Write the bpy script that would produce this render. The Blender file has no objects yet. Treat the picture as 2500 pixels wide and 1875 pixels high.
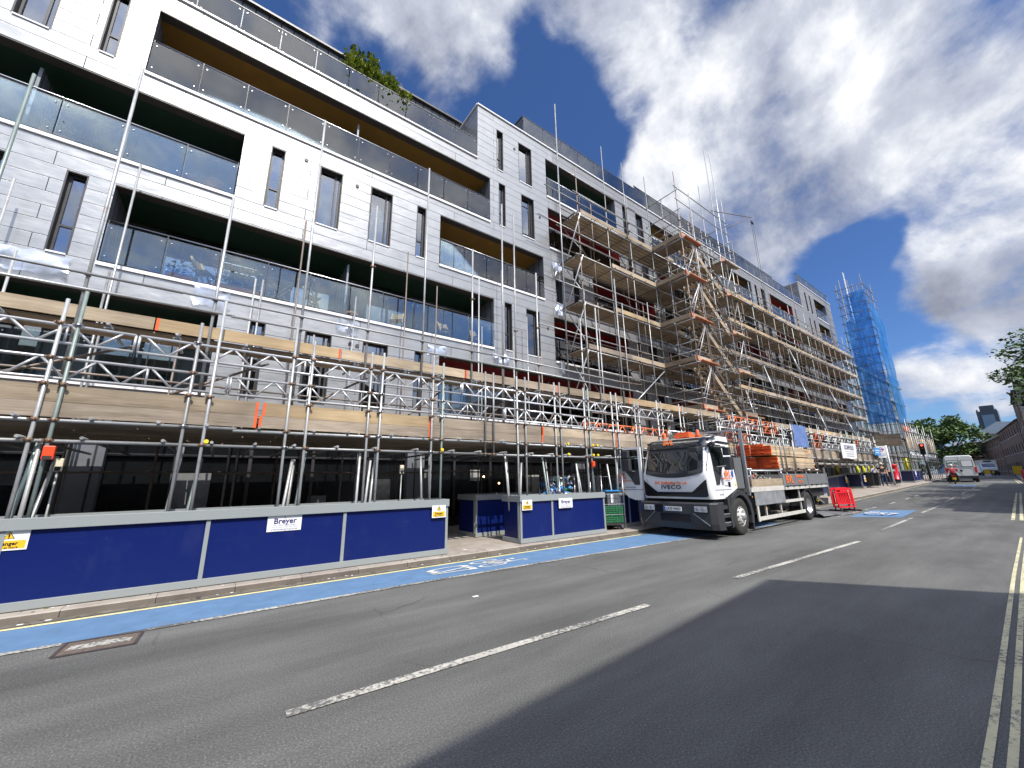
import bpy, math, random
from mathutils import Vector, Matrix
random.seed(7)
R=math.radians
S=bpy.context.scene
COL=S.collection
# ------------------------------------------------------------ materials
MATS={}
def newmat(name):
    m=bpy.data.materials.new(name); m.use_nodes=True
    nt=m.node_tree; nt.nodes.clear()
    out=nt.nodes.new('ShaderNodeOutputMaterial'); MATS[name]=m
    return m,nt,out
def N(nt,t,**kw):
    n=nt.nodes.new(t)
    for k,v in kw.items():
        if k in ('operation','blend_type','data_type','noise_dimensions','distribution','feature','musgrave_type','interpolation_type','wave_type','bands_direction','sky_type','mapping_type'): setattr(n,k,v)
        else: n.inputs[k.replace('_',' ')].default_value=v
    return n
def L(nt,a,b): nt.links.new(a,b)
def pos(nt,sx=1,sy=1,sz=1,obj=False):
    if obj:
        g=nt.nodes.new('ShaderNodeTexCoord'); o=g.outputs['Object']
    else:
        g=nt.nodes.new('ShaderNodeNewGeometry'); o=g.outputs['Position']
    m=nt.nodes.new('ShaderNodeVectorMath'); m.operation='MULTIPLY'; m.inputs[1].default_value=(sx,sy,sz)
    L(nt,o,m.inputs[0]); return m.outputs[0]
def ramp(nt,fac,stops):
    r=nt.nodes.new('ShaderNodeValToRGB'); e=r.color_ramp.elements
    while len(e)<len(stops): e.new(0.5)
    for i,(p,c) in enumerate(stops):
        e[i].position=p; e[i].color=(c[0],c[1],c[2],1)
    L(nt,fac,r.inputs[0]); return r.outputs[0]
def mat(name,col,rough=.6,metal=0.,var=.12,scale=6,bump=0.,bscale=40,obj=False,spec=.5,coat=0.,stretch=(1,1,1),rand=0.):
    m,nt,out=newmat(name)
    b=nt.nodes.new('ShaderNodeBsdfPrincipled')
    b.inputs['Roughness'].default_value=rough; b.inputs['Metallic'].default_value=metal
    b.inputs['Specular IOR Level'].default_value=spec; b.inputs['Coat Weight'].default_value=coat
    p=pos(nt,*stretch,obj=obj)
    n=N(nt,'ShaderNodeTexNoise',Scale=scale,Detail=5.,Roughness=.6); L(nt,p,n.inputs['Vector'])
    lo=[max(0,c*(1-var)) for c in col]; hi=[min(1,c*(1+var)) for c in col]
    c=ramp(nt,n.outputs['Fac'],[(.3,lo),(.7,hi)])
    if rand:
        oi=nt.nodes.new('ShaderNodeObjectInfo'); mr=nt.nodes.new('ShaderNodeMapRange')
        mr.inputs['To Min'].default_value=1-rand; mr.inputs['To Max'].default_value=1+rand
        L(nt,oi.outputs['Random'],mr.inputs['Value'])
        mm=nt.nodes.new('ShaderNodeVectorMath'); mm.operation='SCALE'
        L(nt,c,mm.inputs[0]); L(nt,mr.outputs[0],mm.inputs['Scale']); c=mm.outputs[0]
    L(nt,c,b.inputs['Base Color'])
    if bump:
        n2=N(nt,'ShaderNodeTexNoise',Scale=bscale,Detail=4.); L(nt,p,n2.inputs['Vector'])
        bp=nt.nodes.new('ShaderNodeBump'); bp.inputs['Strength'].default_value=bump; bp.inputs['Distance'].default_value=.02
        L(nt,n2.outputs['Fac'],bp.inputs['Height']); L(nt,bp.outputs[0],b.inputs['Normal'])
    L(nt,b.outputs[0],out.inputs[0]); return m
def emis(name,col,st):
    m,nt,out=newmat(name); e=N(nt,'ShaderNodeEmission'); e.inputs[0].default_value=(*col,1); e.inputs[1].default_value=st
    L(nt,e.outputs[0],out.inputs[0]); return m
def glass(name,tint=(.6,.68,.7),refl=.6,dark=.35,rough=.02,ior=1.5):
    # clear sheet: tinted see-through plus a Fresnel reflection
    m,nt,out=newmat(name)
    t=N(nt,'ShaderNodeBsdfTransparent'); t.inputs[0].default_value=(*tint,1)
    g=N(nt,'ShaderNodeBsdfGlossy'); g.inputs['Roughness'].default_value=rough; g.inputs[0].default_value=(.95,.97,1,1)
    f=nt.nodes.new('ShaderNodeFresnel'); f.inputs[0].default_value=ior
    mt=N(nt,'ShaderNodeMath',operation='MULTIPLY'); mt.use_clamp=True; L(nt,f.outputs[0],mt.inputs[0]); mt.inputs[1].default_value=refl*3
    mx=nt.nodes.new('ShaderNodeMixShader'); L(nt,mt.outputs[0],mx.inputs[0]); L(nt,t.outputs[0],mx.inputs[1]); L(nt,g.outputs[0],mx.inputs[2])
    L(nt,mx.outputs[0],out.inputs[0]); return m
# cladding: satin zinc trays in courses with staggered upright joints
def cladding(name,c1,c2,rough,metal,row=.3663,wid=3.1,z0=9.79,mort=.012,alongY=False,vert=False):
    m,nt,out=newmat(name)
    g=nt.nodes.new('ShaderNodeNewGeometry'); s=nt.nodes.new('ShaderNodeSeparateXYZ'); L(nt,g.outputs['Position'],s.inputs[0])
    cb=nt.nodes.new('ShaderNodeCombineXYZ')
    a=N(nt,'ShaderNodeMath',operation='ADD'); a.inputs[1].default_value=50*row*2-z0; L(nt,s.outputs[2],a.inputs[0])
    xx=N(nt,'ShaderNodeMath',operation='ADD'); L(nt,s.outputs[0],xx.inputs[0]); L(nt,s.outputs[1],xx.inputs[1])
    if vert: L(nt,a.outputs[0],cb.inputs[0]); L(nt,xx.outputs[0],cb.inputs[1])
    else: L(nt,xx.outputs[0],cb.inputs[0]); L(nt,a.outputs[0],cb.inputs[1])
    br=nt.nodes.new('ShaderNodeTexBrick'); L(nt,cb.outputs[0],br.inputs[0])
    br.inputs['Scale'].default_value=1; br.inputs['Brick Width'].default_value=wid; br.inputs['Row Height'].default_value=row
    br.inputs['Mortar Size'].default_value=mort; br.inputs['Mortar Smooth'].default_value=.6; br.inputs['Bias'].default_value=0
    br.offset=.37; br.offset_frequency=2; br.squash=1.0
    br.inputs['Color1'].default_value=(*c1,1); br.inputs['Color2'].default_value=(*c2,1); br.inputs['Mortar'].default_value=(.045,.045,.048,1)
    n=N(nt,'ShaderNodeTexNoise',Scale=2.2,Detail=6.,Roughness=.65); L(nt,g.outputs['Position'],n.inputs['Vector'])
    sc=nt.nodes.new('ShaderNodeMapRange'); sc.inputs['To Min'].default_value=.84; sc.inputs['To Max'].default_value=1.14; L(nt,n.outputs['Fac'],sc.inputs[0])
    vm=nt.nodes.new('ShaderNodeVectorMath'); vm.operation='SCALE'; L(nt,br.outputs['Color'],vm.inputs[0]); L(nt,sc.outputs[0],vm.inputs['Scale'])
    b=nt.nodes.new('ShaderNodeBsdfPrincipled'); L(nt,vm.outputs[0],b.inputs['Base Color'])
    iv=nt.nodes.new('ShaderNodeMapRange'); iv.inputs['To Min'].default_value=metal; iv.inputs['To Max'].default_value=0; L(nt,br.outputs['Fac'],iv.inputs[0]); L(nt,iv.outputs[0],b.inputs['Metallic'])
    sv=nt.nodes.new('ShaderNodeMapRange'); sv.inputs['To Min'].default_value=.5; sv.inputs['To Max'].default_value=0; L(nt,br.outputs['Fac'],sv.inputs[0]); L(nt,sv.outputs[0],b.inputs['Specular IOR Level'])
    rn=nt.nodes.new('ShaderNodeMapRange'); rn.inputs['To Min'].default_value=rough-.05; rn.inputs['To Max'].default_value=rough+.08; L(nt,n.outputs['Fac'],rn.inputs[0]); L(nt,rn.outputs[0],b.inputs['Roughness'])
    # gentle pillowing of the sheet, and the recessed joint
    n2=N(nt,'ShaderNodeTexNoise',Scale=1.6,Detail=2.)
    mp=nt.nodes.new('ShaderNodeVectorMath'); mp.operation='MULTIPLY'; mp.inputs[1].default_value=(1,1,2.4); L(nt,g.outputs['Position'],mp.inputs[0]); L(nt,mp.outputs[0],n2.inputs['Vector'])
    b1=nt.nodes.new('ShaderNodeBump'); b1.inputs['Strength'].default_value=.22; b1.inputs['Distance'].default_value=.05; L(nt,n2.outputs['Fac'],b1.inputs['Height'])
    b2=nt.nodes.new('ShaderNodeBump'); b2.invert=True; b2.inputs['Strength'].default_value=.5; b2.inputs['Distance'].default_value=.01; L(nt,br.outputs['Fac'],b2.inputs['Height']); L(nt,b1.outputs[0],b2.inputs['Normal'])
    L(nt,b2.outputs[0],b.inputs['Normal']); L(nt,b.outputs[0],out.inputs[0]); return m
def brickmat(name,c1,c2,mo,yaw=0,scale=1.):
    m,nt,out=newmat(name)
    tc=nt.nodes.new('ShaderNodeTexCoord'); s=nt.nodes.new('ShaderNodeSeparateXYZ'); L(nt,tc.outputs['Object'],s.inputs[0])
    a=N(nt,'ShaderNodeMath',operation='ADD'); L(nt,s.outputs[0],a.inputs[0]); L(nt,s.outputs[1],a.inputs[1])
    cb=nt.nodes.new('ShaderNodeCombineXYZ'); L(nt,a.outputs[0],cb.inputs[0]); L(nt,s.outputs[2],cb.inputs[1])
    br=nt.nodes.new('ShaderNodeTexBrick'); L(nt,cb.outputs[0],br.inputs[0]); br.inputs['Scale'].default_value=1/scale
    br.inputs['Brick Width'].default_value=.225; br.inputs['Row Height'].default_value=.075; br.inputs['Mortar Size'].default_value=.008
    br.inputs['Color1'].default_value=(*c1,1); br.inputs['Color2'].default_value=(*c2,1); br.inputs['Mortar'].default_value=(*mo,1)
    n=N(nt,'ShaderNodeTexNoise',Scale=.9,Detail=5.); L(nt,tc.outputs['Object'],n.inputs['Vector'])
    sc=nt.nodes.new('ShaderNodeMapRange'); sc.inputs['To Min'].default_value=.7; sc.inputs['To Max'].default_value=1.25; L(nt,n.outputs['Fac'],sc.inputs[0])
    vm=nt.nodes.new('ShaderNodeVectorMath'); vm.operation='SCALE'; L(nt,br.outputs['Color'],vm.inputs[0]); L(nt,sc.outputs[0],vm.inputs['Scale'])
    b=nt.nodes.new('ShaderNodeBsdfPrincipled'); L(nt,vm.outputs[0],b.inputs['Base Color']); b.inputs['Roughness'].default_value=.9
    L(nt,b.outputs[0],out.inputs[0]); return m
def woodmat(name,c,c2,axis='x',end=None):
    m,nt,out=newmat(name)
    st={'x':(.6,9,9),'y':(9,.6,9),'z':(9,9,.6)}[axis]
    tc=nt.nodes.new('ShaderNodeTexCoord'); oi=nt.nodes.new('ShaderNodeObjectInfo')
    ad=nt.nodes.new('ShaderNodeVectorMath'); ad.operation='ADD'; L(nt,tc.outputs['Object'],ad.inputs[0]); L(nt,oi.outputs['Location'],ad.inputs[1])
    mp=nt.nodes.new('ShaderNodeVectorMath'); mp.operation='MULTIPLY'; mp.inputs[1].default_value=st; L(nt,ad.outputs[0],mp.inputs[0])
    n=N(nt,'ShaderNodeTexNoise',Scale=1.6,Detail=7.,Roughness=.65,Distortion=1.2); L(nt,mp.outputs[0],n.inputs['Vector'])
    cc=ramp(nt,n.outputs['Fac'],[(.25,[x*.55 for x in c]),(.45,c),(.72,c2)])
    n3=N(nt,'ShaderNodeTexNoise',Scale=.8,Detail=3.); L(nt,ad.outputs[0],n3.inputs['Vector'])
    mr=nt.nodes.new('ShaderNodeMapRange'); mr.inputs['From Min'].default_value=.3; mr.inputs['From Max'].default_value=.7; mr.inputs['To Min'].default_value=.6; mr.inputs['To Max'].default_value=1.15; L(nt,n3.outputs['Fac'],mr.inputs[0])
    mr2=nt.nodes.new('ShaderNodeMapRange'); mr2.inputs['To Min'].default_value=.75; mr2.inputs['To Max'].default_value=1.25; L(nt,oi.outputs['Random'],mr2.inputs[0])
    mu=N(nt,'ShaderNodeMath',operation='MULTIPLY'); L(nt,mr.outputs[0],mu.inputs[0]); L(nt,mr2.outputs[0],mu.inputs[1])
    vm=nt.nodes.new('ShaderNodeVectorMath'); vm.operation='SCALE'; L(nt,cc,vm.inputs[0]); L(nt,mu.outputs[0],vm.inputs['Scale'])
    b=nt.nodes.new('ShaderNodeBsdfPrincipled'); b.inputs['Roughness'].default_value=.82; L(nt,vm.outputs[0],b.inputs['Base Color'])
    bp=nt.nodes.new('ShaderNodeBump'); bp.inputs['Strength'].default_value=.3; bp.inputs['Distance'].default_value=.01; L(nt,n.outputs['Fac'],bp.inputs['Height']); L(nt,bp.outputs[0],b.inputs['Normal'])
    L(nt,b.outputs[0],out.inputs[0]); return m
def tubemat(name,c,c2,metal=.75,rough=.42):
    # galvanised tube with dull patches and a little rust
    m,nt,out=newmat(name)
    g=nt.nodes.new('ShaderNodeNewGeometry')
    n=N(nt,'ShaderNodeTexNoise',Scale=3.5,Detail=6.,Roughness=.7); L(nt,g.outputs['Position'],n.inputs['Vector'])
    oi=nt.nodes.new('ShaderNodeObjectInfo')
    cc=ramp(nt,n.outputs['Fac'],[(.28,c2),(.42,[x*.8 for x in c]),(.7,c)])
    mr2=nt.nodes.new('ShaderNodeMapRange'); mr2.inputs['To Min'].default_value=.65; mr2.inputs['To Max'].default_value=1.2; L(nt,oi.outputs['Random'],mr2.inputs[0])
    vm=nt.nodes.new('ShaderNodeVectorMath'); vm.operation='SCALE'; L(nt,cc,vm.inputs[0]); L(nt,mr2.outputs[0],vm.inputs['Scale'])
    b=nt.nodes.new('ShaderNodeBsdfPrincipled'); b.inputs['Metallic'].default_value=metal; b.inputs['Roughness'].default_value=rough
    L(nt,vm.outputs[0],b.inputs['Base Color']); L(nt,b.outputs[0],out.inputs[0]); return m
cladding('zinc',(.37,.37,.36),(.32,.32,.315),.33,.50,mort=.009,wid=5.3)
cladding('zinc_far',(.27,.27,.27),(.23,.23,.235),.42,.25,mort=.012,wid=5.3)  # same cladding, with the shade of the scaffold decks put into its colour
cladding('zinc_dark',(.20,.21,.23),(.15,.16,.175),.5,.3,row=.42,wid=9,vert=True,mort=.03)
mat('white_trim',(.75,.75,.76),.4,0,.05)
mat('dark_frame',(.045,.042,.042),.45,.2,.2)
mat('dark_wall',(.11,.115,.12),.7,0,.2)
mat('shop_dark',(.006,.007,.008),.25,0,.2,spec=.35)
mat('soffit_green',(.006,.036,.016),.6,0,.15,2)
mat('soffit_yellow',(.30,.15,.018),.6,0,.12,2)
mat('soffit_red',(.28,.012,.010),.6,0,.12,2)
mat('soffit_lip',(.07,.062,.055),.5,.3,.15)
mat('balcony_floor',(.18,.17,.16),.8)
mat('curtain',(.55,.58,.60),.9,0,.25,1.2,stretch=(8,8,.3))
mat('interior',(.05,.05,.055),.9,0,.4,1.5)
glass('balustrade_glass',(.84,.93,.93),.5)
glass('window_glass',(.42,.47,.50),1.1,ior=1.55)
glass('truck_glass',(.45,.5,.5),.9)
mat('steel_bolt',(.38,.38,.38),.35,1.,.05)
mat('handrail',(.5,.5,.52),.3,1.,.1)
tubemat('tube',(.44,.445,.44),(.24,.19,.15),.35,.42)
tubemat('tube_rusty',(.27,.215,.18),(.20,.09,.05),.3,.55)
tubemat('alu',(.74,.75,.77),(.60,.61,.62),.35,.32)
tubemat('tube_green',(.33,.40,.37),(.22,.26,.24),.3,.5)
mat('coupler',(.20,.13,.09),.6,.5,.5,30)
mat('orange',(.70,.11,.02),.6,0,.2,5)
mat('orange_dull',(.42,.15,.07),.7,0,.3,8)
mat('orange_tube',(.75,.20,.08),.5,.1,.3,5)
woodmat('board',(.34,.265,.18),(.46,.375,.27))
woodmat('board_fresh',(.50,.36,.20),(.62,.46,.28))
woodmat('board_grey',(.30,.24,.18),(.42,.345,.265))
woodmat('board_y',(.28,.215,.145),(.39,.31,.21),'y')
def scuffed(name,col,dust):
    # painted board with faint scuffs, smears and specks of dust
    m,nt,out=newmat(name); g=nt.nodes.new('ShaderNodeNewGeometry')
    def nn(sc,det,st,off=0):
        v=nt.nodes.new('ShaderNodeVectorMath'); v.operation='MULTIPLY'; v.inputs[1].default_value=st; L(nt,g.outputs['Position'],v.inputs[0]); n=N(nt,'ShaderNodeTexNoise',Scale=sc,Detail=det,Roughness=.7); L(nt,v.outputs[0],n.inputs['Vector']); return n.outputs['Fac']
    def mrr(a,lo,hi,t0,t1):
        r=nt.nodes.new('ShaderNodeMapRange'); r.inputs['From Min'].default_value=lo; r.inputs['From Max'].default_value=hi; r.inputs['To Min'].default_value=t0; r.inputs['To Max'].default_value=t1; L(nt,a,r.inputs[0]); return r.outputs[0]
    a=mrr(nn(2.2,7.,(1,1,.45)),.54,.76,0,.16); b=mrr(nn(34.,2.,(1,1,1)),.70,.76,0,.55); c=mrr(nn(9.,5.,(.25,1,2.6)),.60,.70,0,.08)
    s1=N(nt,'ShaderNodeMath',operation='ADD'); L(nt,a,s1.inputs[0]); L(nt,b,s1.inputs[1]); s2=N(nt,'ShaderNodeMath',operation='ADD'); s2.use_clamp=True; L(nt,s1.outputs[0],s2.inputs[0]); L(nt,c,s2.inputs[1])
    mx=nt.nodes.new('ShaderNodeMix'); mx.data_type='RGBA'; L(nt,s2.outputs[0],mx.inputs[0]); mx.inputs[6].default_value=(*col,1); mx.inputs[7].default_value=(*dust,1)
    p=nt.nodes.new('ShaderNodeBsdfPrincipled'); p.inputs['Specular IOR Level'].default_value=.3; L(nt,mx.outputs[2],p.inputs['Base Color'])
    rr=mrr(s2.outputs[0],0,.5,.36,.7); L(nt,rr,p.inputs['Roughness']); L(nt,p.outputs[0],out.inputs[0])
scuffed('hoard_blue',(.004,.0125,.105),(.05,.065,.14)); scuffed('rail_grey',(.27,.29,.29),(.42,.41,.38))
mat('hoard_inner',(.006,.010,.05),.5,0,.1)
mat('white',(.80,.80,.80),.45,0,.03)
mat('sign_yellow',(.80,.48,.02),.5,0,.05)
mat('sign_black',(.012,.012,.012),.6,0,.05)
mat('sign_navy',(.03,.02,.13),.6,0,.05)
mat('sign_grey',(.28,.28,.36),.6,0,.05)
glass('sheet_poly',(.82,.84,.88),1.3,rough=.28,ior=1.6)
mat('vent',(.06,.05,.05),.5)
# ------------------------------------------------------------ mesh builder
class MB:
    def __init__(s): s.v=[];s.f=[];s.m=[];s.mats=[];s.cur=0;s.sm=[]
    def mat(s,name):
        if name not in s.mats: s.mats.append(name)
        s.cur=s.mats.index(name); return s
    def face(s,pts,smooth=False):
        i=len(s.v); s.v+=[tuple(p) for p in pts]; s.f.append(tuple(range(i,i+len(pts)))); s.m.append(s.cur); s.sm.append(smooth); return s
    def box(s,x0,x1,y0,y1,z0,z1,T=None):
        c=[(x0,y0,z0),(x1,y0,z0),(x1,y1,z0),(x0,y1,z0),(x0,y0,z1),(x1,y0,z1),(x1,y1,z1),(x0,y1,z1)]
        if T: c=[tuple(T@Vector(p)) for p in c]
        i=len(s.v); s.v+=c
        for q in [(0,3,2,1),(4,5,6,7),(0,1,5,4),(1,2,6,5),(2,3,7,6),(3,0,4,7)]: s.f.append(tuple(i+k for k in q)); s.m.append(s.cur); s.sm.append(False)
        return s
    def tube(s,p,q,r=.024,n=8,caps=True,r2=None):
        p=Vector(p);q=Vector(q);d=(q-p)
        if d.length<1e-6: return s
        d.normalize(); a=d.orthogonal().normalized(); b=d.cross(a); r2=r if r2 is None else r2
        i=len(s.v)
        for k in range(n):
            t=2*math.pi*k/n; o=a*math.cos(t)+b*math.sin(t); s.v.append(tuple(p+o*r)); s.v.append(tuple(q+o*r2))
        for k in range(n):
            j=(k+1)%n; s.f.append((i+2*k,i+2*j,i+2*j+1,i+2*k+1)); s.m.append(s.cur); s.sm.append(True)
        if caps:
            s.f.append(tuple(i+2*k for k in reversed(range(n)))); s.f.append(tuple(i+2*k+1 for k in range(n))); s.m+=[s.cur]*2; s.sm+=[False]*2
        return s
    def beam(s,p,q,w,h,up=(0,0,1)):
        p=Vector(p);q=Vector(q);d=(q-p).normalized();u=Vector(up); a=d.cross(u).normalized()*w/2; b=a.cross(d).normalized()*h/2
        c=[p-a-b,p+a-b,p+a+b,p-a+b,q-a-b,q+a-b,q+a+b,q-a+b]; i=len(s.v); s.v+=[tuple(k) for k in c]
        for f in [(0,1,2,3),(7,6,5,4),(0,4,5,1),(1,5,6,2),(2,6,7,3),(3,7,4,0)]: s.f.append(tuple(i+k for k in f)); s.m.append(s.cur); s.sm.append(False)
        return s
    def prism(s,poly,d,T=None):
        # poly: 3D points (planar); d: extrusion vector
        d=Vector(d); a=[Vector(p) for p in poly]; b=[p+d for p in a]; n=len(a)
        if T: a=[T@p for p in a]; b=[T@p for p in b]
        i=len(s.v); s.v+=[tuple(p) for p in a+b]
        s.f.append(tuple(i+k for k in reversed(range(n)))); s.f.append(tuple(i+n+k for k in range(n)))
        for k in range(n): s.f.append((i+k,i+(k+1)%n,i+n+(k+1)%n,i+n+k))
        s.m+=[s.cur]*(n+2); s.sm+=[False]*(n+2); return s
    def lathe(s,prof,c=(0,0,0),axis='z',n=20,T=None):
        # prof: (radius, height) pairs
        i=len(s.v); c=Vector(c)
        for r,h in prof:
            for k in range(n):
                t=2*math.pi*k/n
                p={'z':Vector((r*math.cos(t),r*math.sin(t),h)),'y':Vector((r*math.cos(t),h,r*math.sin(t))),'x':Vector((h,r*math.cos(t),r*math.sin(t)))}[axis]+c
                if T: p=T@p
                s.v.append(tuple(p))
        for j in range(len(prof)-1):
            for k in range(n):
                k2=(k+1)%n; s.f.append((i+j*n+k,i+j*n+k2,i+(j+1)*n+k2,i+(j+1)*n+k)); s.m.append(s.cur); s.sm.append(True)
        return s
    def build(s,name,parent=None,loc=None,label=None,cat=None,group=None,kind=None,bevel=0,weld=False,smooth=None):
        me=bpy.data.meshes.new(name); me.from_pydata(s.v,[],s.f); 
        for k in s.mats: me.materials.append(MATS[k])
        me.polygons.foreach_set('material_index',s.m); me.polygons.foreach_set('use_smooth',s.sm if smooth is None else [smooth]*len(s.f)); me.update()
        if weld:
            import bmesh
            bm=bmesh.new(); bm.from_mesh(me); bmesh.ops.remove_doubles(bm,verts=bm.verts,dist=1e-4); bmesh.ops.recalc_face_normals(bm,faces=bm.faces)
            for ed in bm.edges:
                if len(ed.link_faces)==2 and ed.calc_face_angle(0)>R(38): ed.smooth=False
            bm.to_mesh(me); bm.free()
        o=bpy.data.objects.new(name,me); COL.objects.link(o)
        if loc is not None:
            me.transform(Matrix.Translation(-Vector(loc))); 
            o.location=loc
        if parent:
            o.parent=parent
            if loc is not None: o.location=Vector(loc)-parent.matrix_basis.translation if parent.rotation_euler[2]==0 else parent.matrix_basis.inverted()@Vector(loc)
            else: o.matrix_parent_inverse=parent_world(parent).inverted()
        tag(o,label,cat,group,kind)
        if bevel:
            md=o.modifiers.new('bevel','BEVEL'); md.width=bevel; md.segments=2; md.limit_method='ANGLE'; md.angle_limit=R(35)
        return o
def parent_world(p):
    m=p.matrix_basis.copy()
    while p.parent: m=p.parent.matrix_basis@p.matrix_parent_inverse@m; p=p.parent
    return m
def tag(o,label=None,cat=None,group=None,kind=None):
    if label: o['label']=label
    if cat: o['category']=cat
    if group: o['group']=group
    if kind: o['kind']=kind
    return o
def empty(name,loc,label,cat,group=None,rz=0,kind=None):
    o=bpy.data.objects.new(name,None); COL.objects.link(o); o.location=loc; o.rotation_euler=(0,0,rz); o.empty_display_size=.2
    return tag(o,label,cat,group,kind)
CAM=Vector((0,0,1.6))
def many(name,items,parent,cap=100):
    # items: (centre, MB); the nearest `cap` become parts, the rest one part
    items=sorted(items,key=lambda t:(Vector(t[0])-CAM).length)
    for c,m in items[:cap]: m.build(name,parent)
    rest=items[cap:]
    if rest:
        a=MB()
        for c,m in rest:
            i=len(a.v); a.v+=m.v
            for f,k,sm in zip(m.f,m.m,m.sm):
                a.mat(m.mats[k]); a.f.append(tuple(i+q for q in f)); a.m.append(a.cur); a.sm.append(sm)
        a.build(name,parent,kind='stuff')
def copy_tree(o,parent=None,loc=None,rz=None,label=None,group=None):
    c=o.copy(); COL.objects.link(c); c.parent=parent
    if loc is not None: c.location=loc
    if rz is not None: c.rotation_euler=(0,0,rz)
    if label: c['label']=label
    if group: c['group']=group
    for ch in o.children: 
        k=copy_tree(ch,c); k.matrix_parent_inverse=ch.matrix_parent_inverse.copy()
    return c
FONTMAT={}
def text(s,size,T,m,name,parent,depth=.002,bold=0.,sx=1.,align='CENTER',shear=0,label=None,sp=1.):
    cu=bpy.data.curves.new(name,'FONT'); cu.body=s; cu.size=size; cu.extrude=depth; cu.align_x=align; cu.align_y='CENTER'; cu.offset=bold; cu.shear=shear
    cu.resolution_u=2; cu.space_character=sp
    o=bpy.data.objects.new(name,cu); COL.objects.link(o); o.matrix_world=T@Matrix.Diagonal((sx,1,1,1))
    bpy.context.view_layer.update()
    me=bpy.data.meshes.new_from_object(o); me.transform(o.matrix_world); bpy.data.objects.remove(o)
    me.materials.clear(); me.materials.append(MATS[m])
    ob=bpy.data.objects.new(name,me); COL.objects.link(ob)
    if parent: ob.parent=parent; ob.matrix_parent_inverse=parent_world(parent).inverted()
    if label: ob['label']=label
    return ob
def frame(o,right,up):
    r=Vector(right).normalized(); u=Vector(up).normalized(); n=r.cross(u)
    return Matrix(((r.x,u.x,n.x,o[0]),(r.y,u.y,n.y,o[1]),(r.z,u.z,n.z,o[2]),(0,0,0,1)))
# ------------------------------------------------------------ ground shape: flat near the camera, rising gently up the street
ZP=[(-200,0),(20,0),(24,.03),(28,.12),(32,.26),(36,.40),(40,.53),(44,.62),(50,.70),(54,.75),(60,.84),(70,.95),(90,1.05),(120,1.12),(3000,1.12)]
def lerp(P,x):
    if x<=P[0][0]: return P[0][1]
    for (a,b),(c,d) in zip(P,P[1:]):
        if x<=c: return b+(d-b)*(x-a)/(c-a)
    return P[-1][1]
def zr(x): return lerp(ZP,x)
def G(xa,ya,dz=0.):
    # point of the level plane z=0 seen from the pavement -> the point of the rising street in the same direction
    lo,hi=-400.,3000.
    if xa<=15: k=(1.6-dz)/1.6; return Vector((xa*k,ya*k,dz))
    t0,t1=0.05,1.
    for _ in range(50):
        t=(t0+t1)/2
        z=1.6*(1-t)
        if z<zr(xa*t)+dz: t1=t
        else: t0=t
    t=(t0+t1)/2
    return Vector((xa*t,ya*t,zr(xa*t)+dz))
# ------------------------------------------------------------ camera
MC=[[0.807367,0.127684,0.576069],[-0.589846,0.200301,0.78228],[-0.015503,-0.971379,0.23703]]
cd=bpy.data.cameras.new('camera'); cam=bpy.data.objects.new('camera',cd); COL.objects.link(cam); S.camera=cam
m4=Matrix(((MC[0][0],-MC[0][1],-MC[0][2],0),(MC[1][0],-MC[1][1],-MC[1][2],0),(MC[2][0],-MC[2][1],-MC[2][2],1.6),(0,0,0,1)))
q=m4.to_3x3().to_quaternion(); cam.rotation_mode='QUATERNION'; cam.rotation_quaternion=q; cam.location=(0,0,1.6)
cd.sensor_width=36; cd.lens=963.245/2500*36; cd.clip_end=6000; cd.clip_start=.05
# ------------------------------------------------------------ sun and sky
SUN=Vector((-.04,-.61,.79)).normalized()
sl=bpy.data.lights.new('sun','SUN'); sl.energy=4.0; sl.angle=R(.53); sl.color=(1,.955,.88)
so=bpy.data.objects.new('sun',sl); COL.objects.link(so); so.rotation_mode='QUATERNION'; so.rotation_quaternion=(SUN).to_track_quat('Z','Y'); so.location=(0,0,60)
w=bpy.data.worlds.new('World'); S.world=w; w.use_nodes=True; nt=w.node_tree; nt.nodes.clear()
wo=nt.nodes.new('ShaderNodeOutputWorld'); bg=nt.nodes.new('ShaderNodeBackground'); L(nt,bg.outputs[0],wo.inputs[0])
sky=nt.nodes.new('ShaderNodeTexSky'); sky.sky_type='NISHITA'; sky.sun_disc=False; sky.sun_elevation=math.asin(SUN.z)
sky.sun_rotation=math.atan2(SUN.x,SUN.y); sky.air_density=1.; sky.dust_density=.6; sky.ozone_density=2.2
tc=nt.nodes.new('ShaderNodeTexCoord'); dirv=nt.nodes.new('ShaderNodeVectorMath'); dirv.operation='NORMALIZE'; L(nt,tc.outputs['Generated'],dirv.inputs[0])
sp=nt.nodes.new('ShaderNodeSeparateXYZ'); L(nt,dirv.outputs[0],sp.inputs[0])
def M_(op,a,b=None,c=None):
    n=nt.nodes.new('ShaderNodeMath'); n.operation=op
    for i,x in enumerate((a,b,c)):
        if x is None: continue
        if isinstance(x,(int,float)): n.inputs[i].default_value=x
        else: L(nt,x,n.inputs[i])
    return n.outputs[0]
zz=M_('ADD',M_('MAXIMUM',sp.outputs[2],0.),.16)
cb=nt.nodes.new('ShaderNodeCombineXYZ'); L(nt,M_('DIVIDE',sp.outputs[0],zz),cb.inputs[0]); L(nt,M_('DIVIDE',sp.outputs[1],zz),cb.inputs[1]); L(nt,M_('MULTIPLY',sp.outputs[2],1.5),cb.inputs[2])
def noi(sc,det,rough,off,dist=0.,src=None):
    a=nt.nodes.new('ShaderNodeVectorMath'); a.operation='ADD'; a.inputs[1].default_value=off; L(nt,src or cb.outputs[0],a.inputs[0])
    n=N(nt,'ShaderNodeTexNoise',Scale=sc,Detail=det,Roughness=rough,Distortion=dist); L(nt,a.outputs[0],n.inputs['Vector']); return n.outputs['Fac']
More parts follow.
